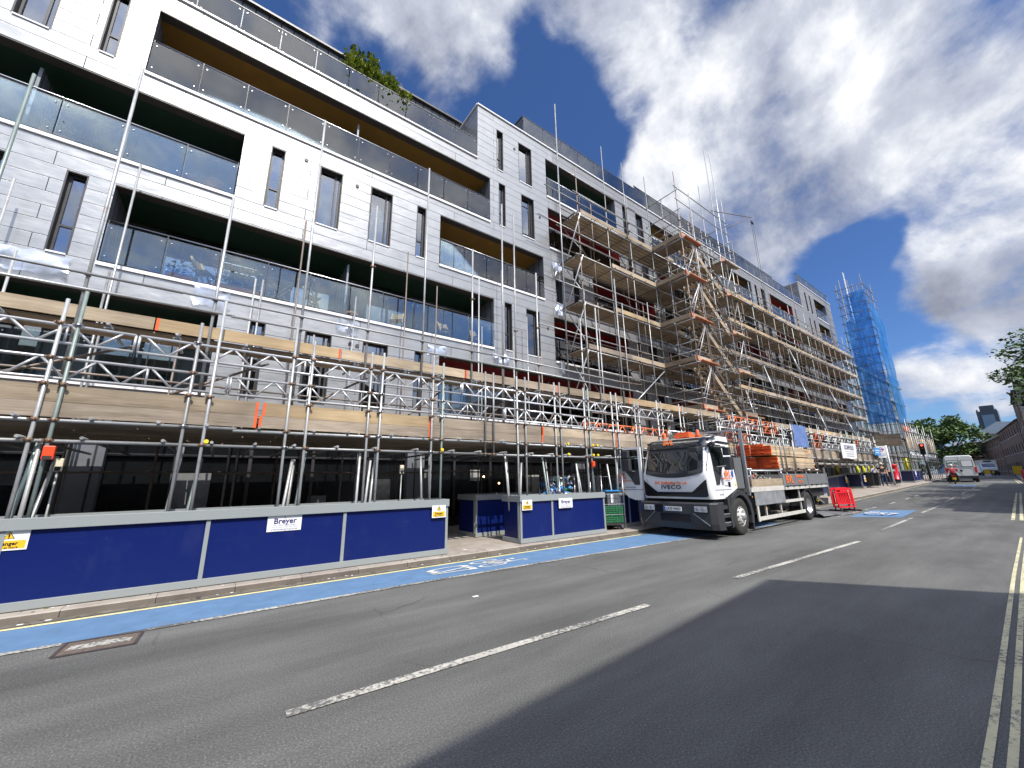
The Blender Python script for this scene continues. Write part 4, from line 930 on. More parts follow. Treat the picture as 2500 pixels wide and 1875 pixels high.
for z in (2.9,3.9,5.8): T(led,(55,8.6,z),(70,8.6,z),'tube',.03,6)
many('standard',std,crn); many('ledger',led,crn); many('fascia_board',brd,crn); many('brace',brace,crn)
# ------------------------------------------------------------ hoardings and their signs
YH=8.12
HG='blue hoarding boxes around the scaffold feet'
def hoarding(x0,x1,y0,y1,posts,label,zb=.10,zt=1.22,ox=0,group=HG,rz=0,blue='hoard_blue'):
    # local box: built along x from x0 to x1 with its face at y0
    h=empty('hoarding_box',((x0+x1)/2,y0,zb-.01),label,'hoarding',group)
    b=MB().mat(blue); b.box(x0+.06,x1-.06,y0+.03,y0+.045,zb+.10,zt-.13)
    b.build('front_panel',h)
    for xx,nm in ((x0,0),(x1,1)):
        MB().mat(blue).box(xx-.012+(.03 if nm==0 else -.03),xx+.012+(.03 if nm==0 else -.03),y0+.06,y1-.06,zb+.10,zt-.13).build('end_panel',h)
    b=MB().mat('rail_grey').box(x0-.02,x1+.02,y0-.02,y0+.055,zt-.15,zt); b.build('top_rail',h,bevel=.004)
    b=MB().mat('rail_grey').box(x0-.02,x0+.055,y0+.056,y1,zt-.15,zt-.001).box(x1-.055,x1+.02,y0+.056,y1,zt-.15,zt-.001).box(x0+.06,x1-.06,y1-.06,y1,zt-.15,zt-.001).build('top_rail',h)
    MB().mat('rail_grey').box(x0-.01,x1+.01,y0-.005,y0+.05,zb,zb+.105).box(x0-.01,x0+.05,y0+.051,y1,zb,zb+.104).box(x1-.05,x1+.01,y0+.051,y1,zb,zb+.104).build('bottom_rail',h,bevel=.004)
    for x in posts+[x0+.025,x1-.025]: MB().mat('rail_grey').box(x-.028,x+.028,y0+.008,y0+.029,zb+.106,zt-.151).build('post',h)
    MB().mat('rail_grey').box(x0-.015,x0+.03,y0+.056,y0+.11,zb+.105,zt-.151).build('post',h); MB().mat('rail_grey').box(x1-.03,x1+.015,y0+.056,y0+.11,zb+.105,zt-.151).build('post',h)
    MB().mat(blue).box(x0+.06,x1-.06,y1-.04,y1-.02,zb+.1,zt-.13).build('back_panel',h)
    return h
hoarding(-6.4,4.19,YH,8.95,[-4.2,-2.1,0,2.05],'longest blue hoarding with grey rails, nearest and leftmost on the kerb')
hoarding(6.18,9.28,YH,8.9,[7.24],'short blue hoarding box between the doorway gap and the wire cages')
hoarding(5.95,9.2,9.86,10.9,[7.02],'dark blue hoarding box in the shade behind the doorway gap')
hoarding(10.55,11.6,8.62,9.4,[11.05],'small blue hoarding behind the open lorry door')
def sign_base(x,z0,z1,w,y,name,label,cat='sign',group=None):
    s=empty(name,(x,y,z0),label,cat,group); MB().mat('white').box(x-w/2,x+w/2,y,y+.006,z0,z1).build('plate',s,bevel=.001); return s
def danger(x,z0,z1,w,y,label):
    s=sign_base(x,z0,z1,w,y,'warning_sign',label,group='white and yellow warning signs on the hoardings')
    h=z1-z0; zm=z0+h*.50
    MB().mat('sign_yellow').box(x-w/2+.02,x+w/2-.02,y-.0015,y-.0003,z0+.02,zm).build('yellow_panel',s)
    c=(x,z0+h*.74); r=h*.22
    b=MB().mat('sign_black'); b.face([(x-r*1.02,y-.0015,c[1]-r*.72),(x+r*1.02,y-.0015,c[1]-r*.72),(x,y-.0015,c[1]+r*1.08)]); b.mat('sign_yellow'); b.face([(x-r*.84,y-.0035,c[1]-r*.62),(x+r*.84,y-.0035,c[1]-r*.62),(x,y-.0035,c[1]+r*.86)])
    b.mat('sign_black'); b.face([(x-.006,y-.006,c[1]-r*.22),(x+.006,y-.006,c[1]-r*.22),(x+.009,y-.006,c[1]+r*.42),(x-.009,y-.006,c[1]+r*.42)]); b.face([(x-.007,y-.006,c[1]-r*.5),(x+.007,y-.006,c[1]-r*.5),(x+.007,y-.006,c[1]-r*.33),(x-.007,y-.006,c[1]-r*.33)]); b.build('warning_triangle',s)
    text('Danger',h*.25,frame((x-.0,y-.004,z0+h*.345),(1,0,0),(0,0,1)),'sign_black','lettering',s,.0004,.0015)
    text('Men at work',h*.155,frame((x,y-.004,z0+h*.15),(1,0,0),(0,0,1)),'sign_black','lettering',s,.0003,.0004)
def breyer(x,z0,z1,w,y,label):
    s=sign_base(x,z0,z1,w,y,'contractor_sign',label,group='white contractor signs on the hoardings'); h=z1-z0
    text('b',h*.26,frame((x,y-.003,z1-h*.11),(1,0,0),(0,0,1)),'sign_grey','lettering',s,.0003)
    text('Breyer',h*.50,frame((x+.005,y-.003,z1-h*.36),(1,0,0),(0,0,1)),'sign_navy','lettering',s,.0004,.003)
    text('Head Office: 01708 383850',h*.125,frame((x,y-.003,z1-h*.62),(1,0,0),(0,0,1)),'sign_grey','lettering',s,.0003)
    text('Out of Hours: 0208 254 5750',h*.125,frame((x,y-.003,z1-h*.745),(1,0,0),(0,0,1)),'sign_grey','lettering',s,.0003)
    text('www.breyergroup.co.uk',h*.16,frame((x,y-.003,z1-h*.88),(1,0,0),(0,0,1)),'sign_navy','lettering',s,.0003)
danger(-2.037,.83,1.068,.35,YH+.018,'warning sign cut by the left edge of the photo, on the longest hoarding')
breyer(1.065,.815,1.068,.52,YH+.018,'white contractor sign in the middle of the longest hoarding')
danger(3.96,.85,1.10,.32,YH+.0-.03,'warning sign at the right end of the longest hoarding')
danger(6.37,.87,1.115,.32,YH-.03,'warning sign at the left corner of the short hoarding box')
breyer(7.69,.86,1.11,.50,YH-.03,'white contractor sign on the short hoarding box beside the cages')
MB().mat('white').box(7.5,7.95,9.82,9.825,.98,1.1).build('paper_notice',label='crumpled white paper taped on the shaded hoarding',cat='notice')
# litter and grit along the kerb and on the slabs
rl=random.Random(21); b=MB()
for k in range(260):
    x=rl.uniform(-3,16); y=7.87-abs(rl.gauss(0,.06))-.01 if rl.random()<.75 else rl.uniform(7.95,8.1); z=.006 if y<7.87 else .095; r_=rl.uniform(.004,.018); a=rl.random()*6
    b.mat(rl.choice(['vent','white','kerb_face','coupler','leaf_dry','kerb_face'])).box(x-r_,x+r_*rl.uniform(.5,2),y-r_*.7,y+r_*.7,z,z+r_*.35)
b.build('grit',label='scattered grit and litter along the gutter beside the kerb',cat='litter',kind='stuff')
for k_,(x,y,lab) in enumerate([(4.75,8.35,'scrap of white paper on the pavement in the doorway gap'),(3.2,5.3,'small pale scrap lying on the road near the blue lane')]): MB().mat('white').box(x-.05,x+.04,y-.025,y+.02,.094 if y>7.8 else .004,.099 if y>7.8 else .009).build('paper_scrap',label=lab,cat='litter')
# dim things inside the shopfronts
emis('warm_bulb',(1,.62,.25),9.); emis('tube_light',(.9,.95,1),1.6)
for k_,(x,z) in enumerate([(8.2,1.75),(8.45,1.95),(8.9,1.5)]): MB().mat('warm_bulb').lathe([(0,-.035),(.03,-.02),(.035,0),(.02,.03),(0,.035)],(x,13.04,z),'z',8).build('hanging_bulb',label='small warm bulb glowing in the shop window, '+['leftmost of three','middle of three','rightmost and lowest of three'][k_],cat='bulb',group='warm bulbs in the shop window')
for k_,(x0,x1,z0,z1,m) in enumerate([(-.9,-.1,.5,1.9,'bin_dim'),(2.2,2.7,.5,1.25,'bin_dim'),(5.2,5.9,.4,2.0,'shutter_dim'),(3.9,4.6,.9,1.7,'poster_dim'),(10.2,10.9,.9,1.8,'poster_dim'),(7.6,8.0,1.6,2.0,'poster_dim')]):
    if 'bin_dim' not in MATS: mat('bin_dim',(.16,.165,.17),.8,0,.2); mat('shutter_dim',(.13,.15,.14),.6,0,.2,stretch=(1,1,30)); mat('poster_dim',(.3,.3,.28),.7,0,.5,4)
    MB().mat(m).box(x0,x1,D+.30,D+.34,z0,z1).build('poster' if 'poster' in m else ('shutter' if 'shutter' in m else 'window_screen'),bld)
# site lamps and alarm boxes clipped to the tubes
mat('orange_case',(.75,.07,.02),.4,0,.1); mat('cream',(.75,.68,.50),.5); mat('cap_yellow',(.85,.62,.02),.5)
def alarm(x,label,zz=2.17):
    a=empty('alarm_box',(x,YF-.05,zz-.2),label,'alarm','orange alarm boxes on the scaffold')
    MB().mat('orange_case').box(x-.06,x+.06,YF-.10,YF-.03,zz-.19,zz).build('case',a,bevel=.012)
    MB().mat('dark_frame').box(x-.045,x+.045,YF-.108,YF-.101,zz-.185,zz-.14).build('grille',a)
alarm(-1.93,'orange alarm box hanging on the leftmost pole cluster'); alarm(9.13,'orange alarm box on the pole beside the wire cages',2.12)
def lamp(x,y,z,label):
    a=empty('site_lamp',(x,y,z),label,'lamp','cream site lamps under the walkway')
    MB().mat('cream').box(x-.045,x+.045,y,y+.05,z,z+.19).build('case',a,bevel=.01)
    MB().mat('sign_black').box(x-.03,x+.03,y-.006,y-.001,z+.01,z+.07).build('lens',a)
    MB().mat('tube').tube((x,y+.03,z),(x-.01,y+.03,.12),.015,6).build('stem',a)
lamp(-1.9,8.75,1.83,'small cream lamp beside the left orange alarm box'); lamp(3.35,8.75,1.78,'small cream lamp near the gap in the hoardings')
b=MB().mat('cap_yellow')
for x in [(-.27),3.98,7.93,8.95,9.15]:
    for z in (L1+.055,L2+.055):
        if x<5 and z>L1+.1: continue
        b.tube((x+.07,YF-.17,z),(x+.07,YF-.22,z),.034,8)
b.build('tube_cap',walk,kind='stuff')
for p in [(3.0,L1-.05),(3.95,L1-.05),(-2.9,L1-.02),(1.2,4.2)]: pass
# ------------------------------------------------------------ the flatbed lorry
def local(b,name,parent,**kw):
    o=b.build(name,None,**kw); o.parent=parent; return o
TZ=math.atan2(.2301,6.099)
tr=empty('flatbed_lorry',(12.0016,5.6714,0),'white cab flatbed lorry with dark visor, parked facing the camera on the blue lane','lorry',rz=TZ)
TM=Matrix.Translation((12.0016,5.6714,0))@Matrix.Rotation(TZ,4,'Z')
mat('cab_white',(.80,.81,.82),.22,0,.02,coat=.6); mat('plastic_dark',(.035,.037,.042),.45,0,.15,20); mat('visor',(.012,.013,.016),.12,0,.1,coat=.6,spec=.6)
mat('windscreen',(.014,.018,.020),.03,0,.1,spec=.8,coat=.5); mat('black_gloss',(.008,.008,.009),.25); mat('rubber',(.028,.026,.025),.85,0,.25,8)
mat('rim',(.52,.52,.52),.38,.7,.15); mat('rim_white',(.62,.60,.56),.45,.3,.15); mat('dropside',(.36,.37,.38),.42,.6,.1); mat('galv',(.42,.44,.46),.42,.55,.22,5); mat('bed_steel',(.55,.53,.48),.6,.1,.12,4); mat('under',(.02,.02,.02),.8)
mat('lamp_glass',(.75,.77,.80),.12,.4,.25,40,coat=.5); mat('lens_orange',(.8,.25,.02),.3); mat('lens_red',(.6,.02,.02),.3); mat('plate_white',(.80,.81,.78),.5,0,.02); mat('decal_orange',(.80,.17,.03),.5,0,.08); mat('decal_shadow',(.10,.02,.01),.5); mat('badge_blue',(.03,.10,.55),.4); mat('mesh_grey',(.14,.145,.15),.7,.3,.2,60)
mat('chrome',(.12,.12,.13),.25,.9)
W=2.12
FS=[(1.02,-1.30),(1.10,-1.34),(1.45,-1.37),(1.72,-1.37),(1.80,-1.33),(2.1,-1.235),(2.45,-1.115),(2.55,-1.07),(2.66,-.98),(2.73,-.84),(2.76,-.6)]
def fs(z): return lerp(FS,z)
def ins(z): return 0 if z<1.40 else (z-1.40)*.082
def crn_(z,k): # plan outline at height z
    i=ins(z); f=fs(z); r=.20
    P_=[]
    for a in range(0,91,15): t=R(a); P_.append((f+r-r*math.sin(t), i+r*.75-r*.75*math.cos(t)))
    P_+= [(f-.012,W*.3),(f-.018,W*.5),(f-.012,W*.7)]
    P_+=[(s,W-n) for s,n in reversed(P_[:7])]
    P_+=[(.22-.02*(z-1)*.2,W-i),(.22-.02*(z-1)*.2,i)]
    return P_
b=MB().mat('cab_white'); ZL=[1.02,1.06,1.28,1.45,1.62,1.72,1.80,1.95,2.1,2.3,2.45,2.55,2.62,2.68,2.73,2.755]
rings=[[(s,n,z) for s,n in crn_(z,0)] for z in ZL]
for q,z in zip(rings,ZL):
    if z<1.27:
        for j,(s,n,zz) in enumerate(q):
            if s>.1: q[j]=(-.58 if z<1.05 else -.52,n,zz)
for a,c in zip(rings,rings[1:]):
    n=len(a)
    for j in range(n): b.face([a[j],a[(j+1)%n],c[(j+1)%n],c[j]],True)
b.face(rings[-1]); b.face(rings[0][::-1])
local(b,'cab',tr,weld=True)
b=MB().mat('cab_white').box(-.2,.17,.25,W-.25,2.745,2.79); local(b,'roof_hatch',tr,bevel=.02)
# screen, lower black apron and visor wrap the front
def patch(name,zlo,zhi,nlo,nhi,m,off=.012,ns=16,nz=6,T_=None):
    b=MB().mat(m)
    def P(n,z):
        e=min(n-ins(z),W-ins(z)-n); s=fs(z)
        if e<.15: t=max(0,min(1,e/.15)); s=s+.20*(1-math.sqrt(max(0,1-(1-t)**2)))
        else: s-=.014*min(1,(e-.15)/.5)
        return (s-off,n,z)
    for j in range(ns):
        for k in range(nz):
            n0,n1=nlo+(nhi-nlo)*j/ns,nlo+(nhi-nlo)*(j+1)/ns
            f=lambda n,t:(lambda a,c:P(n,a+(c-a)*t))(zlo(n),zhi(n))
            b.face([f(n0,k/nz),f(n0,(k+1)/nz),f(n1,(k+1)/nz),f(n1,k/nz)],True)
    return local(b,name,tr,weld=True)
mid=lambda n:abs(n-W/2)/(W/2)
low=lambda n:1.595+.20*mid(n)**2.2
patch('windscreen',lambda n:low(n)+.135,lambda n:2.44,.085,W-.085,'windscreen')
patch('wiper_apron',low,lambda n:low(n)+.134,.08,W-.08,'plastic_dark',.011)
patch('visor',lambda n:2.445,lambda n:2.752,.03,W-.03,'visor',.05,20,6)
patch('shade_band',lambda n:2.33,lambda n:2.439,.12,W-.12,'plastic_dark',.0145)
b=MB().mat('visor'); b.box(-1.0,-.72,.1,W-.1,2.60,2.655); local(b,'visor',tr)
patch('grille',lambda n:1.075+.10*max(0,mid(n)-.86)/.14,lambda n:1.205+(0 if mid(n)<.5 else .36*(mid(n)-.5)/.42),.10,W-.10,'black_gloss',.012,26,3)
b=MB().mat('plastic_dark')
for n0 in (.55,1.25): b.beam((-1.39,n0,1.72),(-1.33,n0+.62,1.80),.02,.025); b.beam((-1.385,n0+.05,1.745),(-1.325,n0+.75,1.86),.012,.015)
local(b,'wiper',tr)
def t2(s,size,o,side,m,bold=0,sx=1,name='lettering',depth=.002,parent=tr):
    r=(1,0,0) if side=='s' else (0,-1,0)
    return text(s,size,TM@frame(o,r,(0,0,1)),m,name,parent,depth,bold,sx)
text('IVECO',.165,TM@frame((-1.40,1.13,1.335),(0,-1,0),(0,0,1)),'chrome','lettering',tr,.004,.003,1.2,sp=1.12)
t2('BVL Scaffolding Co Ltd',.105,(-1.40,1.14,1.455),'f','decal_orange',.003)
t2('3',.13,(-1.40,1.88,1.52),'f','sign_grey')
text('BVL',.20,TM@frame((-1.14,1.22,2.60),(0,-1,0),(.35,0,1)),'decal_orange','lettering',tr,.004,.006,1.)
# bumper
b=MB().mat('plastic_dark')
pl_=[(-1.05,-.10),(-1.32,-.07),(-1.43,.08),(-1.46,.5),(-1.46,W-.5),(-1.43,W+.04),(-1.32,W+.12),(-1.05,W+.14)]
lv=[(.24,.05),(.40,.0),(.62,.0),(.90,.02),(.935,.06)]
rg=[[(s+o,n if 0<n<W else n,z) for s,n in pl_] for z,o in lv]
for a,c in zip(rg,rg[1:]):
    for j in range(len(a)-1): b.face([a[j],a[j+1],c[j+1],c[j]])
b.face([p for p in rg[-1]]+[(-1.05,W+.14,.935),(-1.05,-.10,.935)][:0] ); b.face(rg[0][::-1])
local(b,'bumper',tr,bevel=.012,weld=True)
b=MB().mat('black_gloss').box(-1.468,-1.44,.62,1.5,.43,.63).box(-1.468,-1.44,1.42,1.62,.66,.86); b.mat('galv').beam((-1.466,.52,.66),(-1.45,.10,.36),.012,.02).beam((-1.466,1.68,.66),(-1.45,2.02,.36),.012,.012); local(b,'lower_grille',tr)
b=MB().mat('under').box(-1.2,.2,.06,W-.06,.86,1.03).box(-1.1,.9,.45,1.7,.5,1.0).box(.3,8.4,.75,1.35,.72,1.12).box(-.6,.9,.35,1.8,.94,1.26); local(b,'chassis',tr)
for n0,n1 in ((.13,.47),(1.68,2.0)):
    b=MB().mat('black_gloss').box(-1.470,-1.40,n0-.02,n1+.02,.68,.87); o=local(b,'headlight',tr,bevel=.01)
    b=MB().mat('lamp_glass').box(-1.485,-1.472,n0,n1,.70,.85); b.mat('galv')
    for c in (n0+.09,n1-.09): b.lathe([(.0,-1.498),(.035,-1.494),(.06,-1.484)],(0,c,.775),'x',14)
    g=b.build('lens',None); g.parent=o
b=MB().mat('plate_white').box(-1.490,-1.470,.84,1.36,.70,.815); b.mat('badge_blue').box(-1.4915,-1.4905,1.315,1.358,.702,.813); o=local(b,'number_plate',tr)
text('LX70 WEO',.098,TM@frame((-1.492,1.08,.757),(0,-1,0),(0,0,1)),'sign_black','lettering',o,.001,.002,.92)
# cab side: window, doors, step, mirror
def doorparts(parent,Tl,gm='windscreen'):
    # door outline in (u,z), u from hinge 0 to rear .95 ; Tl maps (u,d,z) to truck space, d outward
    def poly(pts,m,d0,d1,name,par):
        b=MB().mat(m); A=[Tl(u,d0,z) for u,z in pts]; Bv=Vector(Tl(0,d1,0))-Vector(Tl(0,d0,0)); b.prism(A,Bv); o=b.build(name,None,weld=True); o.parent=par; return o
    poly([(.10,2.50),(.80,2.50),(.86,1.92),(.60,1.86),(.36,1.60),(.24,1.42),(.09,1.42)],gm,.004,.012,'side_window',parent)
    poly([(.08,1.86),(.09,1.40),(.27,1.40),(.40,1.60),(.62,1.86)],'plastic_dark',.013,.018,'mirror_panel',parent)
    poly([(.80,1.33),(.92,1.33),(.93,1.46),(.79,1.46)],'black_gloss',.004,.012,'door_handle',parent)
    poly([(.0,1.245),(.95,1.245),(.95,1.27),(.0,1.27)],'sign_grey',.001,.003,'side_strip',parent)
nd=lambda u,d,z:(-1.13+u,ins(z)-d,z)
doorparts(tr,nd)
b=MB().mat('plastic_dark'); 
b.beam((-1.0,-.02,2.42),(-.72,-.22,2.40),.05,.06); b.beam((-.98,-.02,1.86),(-.66,-.24,1.90),.05,.05)
b.box(-.74,-.60,-.31,-.13,2.18,2.40).box(-.76,-.60,-.32,-.13,1.78,2.14).box(-1.15,-1.0,-.1,.05,2.46,2.55); b.beam((-.95,-.1,2.55),(-.5,-.22,2.50),.14,.06); local(b,'mirror',tr,bevel=.035)
b=MB().mat('plastic_dark').box(-1.55,-1.40,.16,.42,2.28,2.40); b.beam((-1.12,.12,2.42),(-1.48,.25,2.40),.03,.03); local(b,'mirror',tr,bevel=.03)
b=MB().mat('plastic_dark')
for z in (.36,.58,.80): b.box(-1.02,-.42,-.03,.25,z-.05,z+.05)
b.box(-1.0,-.40,.06,.3,.3,.98); b.mat('galv').box(-.98,-.46,-.036,-.031,.62,.64).box(-.98,-.46,-.036,-.031,.40,.42); local(b,'step',tr,bevel=.01)
b=MB().mat('plastic_dark'); n_=10
for j in range(n_):
    t0,t1=R(200-j*22),R(200-(j+1)*22); q=lambda t,r,n:(.2+r*math.cos(t)*1.02,n,.50+r*math.sin(t)*1.0)
    b.face([q(t0,.74,-.05),q(t1,.74,-.05),q(t1,.74,.34),q(t0,.74,.34)]); b.face([q(t0,.60,-.05),q(t1,.60,-.05),q(t1,.74,-.05),q(t0,.74,-.05)]); b.face([q(t0,.60,.34),q(t1,.60,.34),q(t1,.60,-.05),q(t0,.60,-.05)])
b.box(-.62,-.5,-.05,.3,.66,1.06); b.box(.86,.93,-.03,.3,.1,.75); local(b,'wheel_arch',tr)
t2('BVL',.22,(-.31,-.014,1.685),'s','decal_orange',.008,.95); t2('SCAFFOLDING CO LTD',.062,(-.36,-.004,1.555),'s','decal_orange',.001); t2('www.bvlscaffolding.co.uk',.035,(-.36,-.004,1.50),'s','sign_grey'); t2('01474 332 546',.055,(-.40,-.004,1.36),'s','sign_grey'); t2('NET 4850',.055,(-.80,-.004,1.13),'s','sign_grey')
b=MB().mat('badge_blue').box(-.03,.06,-.006,-.001,1.60,1.78); b.mat('cap_yellow').prism([(.08,-.003,1.38),(.13,-.003,1.32),(.18,-.003,1.38),(.13,-.003,1.44)],(0,-.003,0)); local(b,'sticker',tr)
b=MB().mat('sign_grey').beam((-.70,-.001,1.02),(-.70,-.001,1.7),.003,.006,up=(0,1,0)).beam((-1.13,-.001,1.1),(-1.13,-.001,1.40),.003,.006,up=(0,1,0)); local(b,'door_seam',tr)
# open far-side door, swung forward
dd=lambda u,d,z:(-1.2-d, 2.18+u*1.0, z)
b=MB().mat('cab_white')
for P_ in ([(.0,1.42),(.0,.94),(.3,.94),(.52,1.0),(.70,1.16),(.97,1.18),(.97,1.55),(.50,1.55)],[(.0,1.42),(.24,1.42),(.36,1.60),(.50,1.60),(.50,1.55),(.97,1.55),(.97,1.9),(.86,1.92),(.60,1.86),(.36,1.60),(.24,1.42)][:0] or [(.36,1.60),(.24,1.42),(.5,1.55),(.97,1.55),(.97,1.9),(.86,1.92),(.60,1.86)],[(.0,1.42),(.09,1.42),(.10,2.50),(.0,2.56)],[(.0,2.56),(.10,2.50),(.80,2.50),(.92,2.5),(.86,2.58)],[(.80,2.50),(.86,1.92),(.97,1.9),(.92,2.5)]): b.prism([dd(u,.0,z) for u,z in P_],(.06,0,0))
do=local(b,'open_door',tr)
doorparts(do,dd,'truck_glass')
text('BVL',.22,TM@frame((-1.206,2.95,1.66),(0,-1,0),(0,0,1)),'decal_orange','lettering',do,.002,.008,.95)
text('SCAFFOLDING CO LTD',.066,TM@frame((-1.206,2.84,1.52),(0,-1,0),(0,0,1)),'decal_orange','lettering',do,.001,.001)
text('01474 332 546',.06,TM@frame((-1.206,2.62,1.32),(0,-1,0),(0,0,1)),'sign_navy','lettering',do,.001,.001)
b=MB().mat('plastic_dark').box(-1.42,-1.28,2.50,2.74,2.22,2.46).box(-1.43,-1.28,2.46,2.74,1.82,2.20).beam((-1.2,2.40,1.80),(-1.34,2.58,1.84),.05,.05); local(b,'mirror',do,bevel=.035)
# wheels
def wheel(s,n,front):
    b=MB().mat('rubber'); b.lathe([(.27,.01),(.34,-.005),(.44,-.01),(.49,.01),(.510,.05),(.510,.10),(.503,.105),(.503,.115),(.510,.12),(.510,.18),(.503,.185),(.503,.195),(.510,.2),(.510,.25),(.49,.29),(.36,.30)],(s,n,.51),'y',40)
    o=local(b,'wheel',tr)
    r=MB()
    if front:
        r.mat('rim_white').lathe([(.275,.0),(.262,.02),(.235,.03),(.20,-.045),(.165,-.06),(.155,-.05)],(s,n,.51),'y',32); r.mat('rim').lathe([(.155,-.05),(.15,-.03),(.10,-.03),(.095,-.10),(.0,-.105)],(s,n,.51),'y',24)
        r.mat('black_gloss')
        for k in range(10): t=2*math.pi*k/10; r.tube((s+.222*math.cos(t),n+.0,.51+.222*math.sin(t)),(s+.222*math.cos(t),n-.022,.51+.222*math.sin(t)),.021,8)
        r.mat('rim')
        for k in range(10): t=2*math.pi*(k+.5)/10; r.tube((s+.128*math.cos(t),n-.03,.51+.128*math.sin(t)),(s+.128*math.cos(t),n-.065,.51+.128*math.sin(t)),.014,6)
    else:
        r.mat('rim').lathe([(.275,.0),(.262,.02),(.245,.05),(.235,.16),(.16,.19),(.15,.10),(.09,.08),(.0,.08)],(s,n,.51),'y',32)
        for k in range(10): t=2*math.pi*(k+.5)/10; r.tube((s+.19*math.cos(t),n+.17,.51+.19*math.sin(t)),(s+.19*math.cos(t),n+.14,.51+.19*math.sin(t)),.014,6)
    g=r.build('rim',None,weld=False); g.parent=o
wheel(.21,0,True); wheel(6.08,0,False)
for k_,n__ in enumerate((.55,1.62)):
    b=MB().mat('orange').lathe([(.0,2.98),(.045,2.96),(.05,2.84),(.06,2.80)],(-.62,n__,0),'z',12); local(b,'beacon',tr)
b=MB().mat('orange').box(-.55,-.2,.85,1.35,2.795,2.90).box(-.50,-.25,.90,1.30,2.9,2.96); local(b,'light_bar',tr,bevel=.015)
for s in (.21,6.08): b=MB().mat('rubber').lathe([(.2,2.1),(.49,2.08),(.51,2.05),(.51,1.85),(.49,1.81),(.1,1.8)],(s,0,.51),'y',28); local(b,'wheel',tr)
b=MB().mat('rubber').lathe([(.1,.32),(.49,.33),(.51,.36),(.51,.6),(.1,.62)],(6.08,0,.51),'y',24); local(b,'wheel',tr)
# headboard and bed
b=MB().mat('galv').box(.90,.98,-.04,.04,1.05,3.05).box(.90,.98,2.30,2.38,1.2,3.05).beam((.9,-.0,3.02),(.9,2.3,3.02),.06,.06).box(.92,.96,.04,2.3,1.25,1.33).box(.92,.96,.55,.6,1.3,3.0).box(.92,.96,1.6,1.65,1.3,3.0); hb_=local(b,'headboard',tr)
b=MB().mat('mesh_grey')
n=.06
while n<2.3: b.box(.955,.962,n,n+.012,2.15,3.0); n+=.05
z=2.15
while z<3.0: b.box(.955,.962,.04,2.3,z,z+.010); z+=.05
b.mat('dropside').box(.94,.95,.04,2.3,1.3,2.15); g=b.build('mesh_panel',None); g.parent=hb_
b=MB().mat('mesh_grey').box(.30,.80,.03,.5,1.26,2.15); local(b,'exhaust_cover',tr,bevel=.01)
b=MB().mat('bed_steel').box(1.0,8.6,-.06,2.4,1.14,1.245); b.mat('board_grey').box(1.02,8.58,-.03,2.37,1.246,1.27); local(b,'bed',tr)
b=MB().mat('board').box(1.12,3.66,-.05,-.01,1.29,1.52); b.mat('bed_steel').box(1.1,3.7,-.055,-.005,1.245,1.288); local(b,'side_board',tr)
for s0,s1 in ((3.72,6.17),(6.25,8.58)):
    b=MB().mat('dropside').box(s0,s1,-.07,-.03,1.27,1.67)
    for z in (1.33,1.43,1.53,1.62): b.box(s0+.02,s1-.02,-.076,-.071,z-.004,z+.004)
    b.mat('galv').box(s0-.05,s0-.002,-.09,.0,1.15,1.70); b.mat('plastic_dark').box(s0+.02,s1-.02,-.08,-.071,1.255,1.275)
    for k in range(4): b.box(s0+.25+k*.6,s0+.29+k*.6,-.10,-.071,1.22,1.27)
    local(b,'dropside',tr)
b=MB().mat('dropside').box(1.1,8.55,2.34,2.38,1.27,1.67).box(8.55,8.59,0,2.38,1.27,1.67).box(8.53,8.62,-.09,0,.76,1.7); local(b,'dropside',tr)
t2('BVL',.38,(4.27,-.082,1.475),'s','decal_orange',.007,1.1); t2('BVL',.38,(4.285,-.0785,1.465),'s','decal_shadow',.007,1.1,depth=.0003); t2('SCAFFOLDING',.13,(5.35,-.079,1.57),'s','decal_orange',.003); t2('CO LTD',.13,(5.35,-.079,1.38),'s','decal_orange',.003)
b=MB().mat('galv').box(1.2,3.66,-.05,-.035,.74,1.135); b.mat('mesh_grey').box(1.3,3.6,.0,.4,.76,1.12); local(b,'toolbox',tr,bevel=.004)
b=MB().mat('bed_steel').box(1.30,5.5,-.03,.0,.30,.41).box(3.68,5.5,-.03,.0,.72,.81).box(1.30,1.42,-.035,-.001,.28,.74); 
for s in (2.1,3.35,5.3): b.box(s-.03,s+.03,.01,.05,.41,1.13)
local(b,'side_guard',tr)
b=MB().mat('under').box(1.5,3.2,.3,1.9,.42,1.1).lathe([(.0,3.7),(.27,3.7),(.28,3.75),(.28,4.7),(.27,4.75),(.0,4.75)],(0,.45,.72),'x',18).box(5.2,6.9,.5,1.6,.35,.7).box(6.8,8.3,.3,.7,.7,1.1); local(b,'fuel_tank',tr)
b=MB().mat('plastic_dark')
for j in range(8):
    t0,t1=R(180-j*22.5),R(180-(j+1)*22.5); q=lambda t,r,n:(6.08+r*math.cos(t),n,.51+r*math.sin(t))
    b.face([q(t0,.62,-.02),q(t1,.62,-.02),q(t1,.62,.6),q(t0,.62,.6)]); b.face([q(t0,.575,-.02),q(t1,.575,-.02),q(t1,.62,-.02),q(t0,.62,-.02)])
b.box(6.67,6.71,-.02,.6,.12,.6); local(b,'mudguard',tr)
b=MB().mat('plastic_dark').box(1.0,1.02,-.0,.35,.12,.9); local(b,'mud_flap',tr)
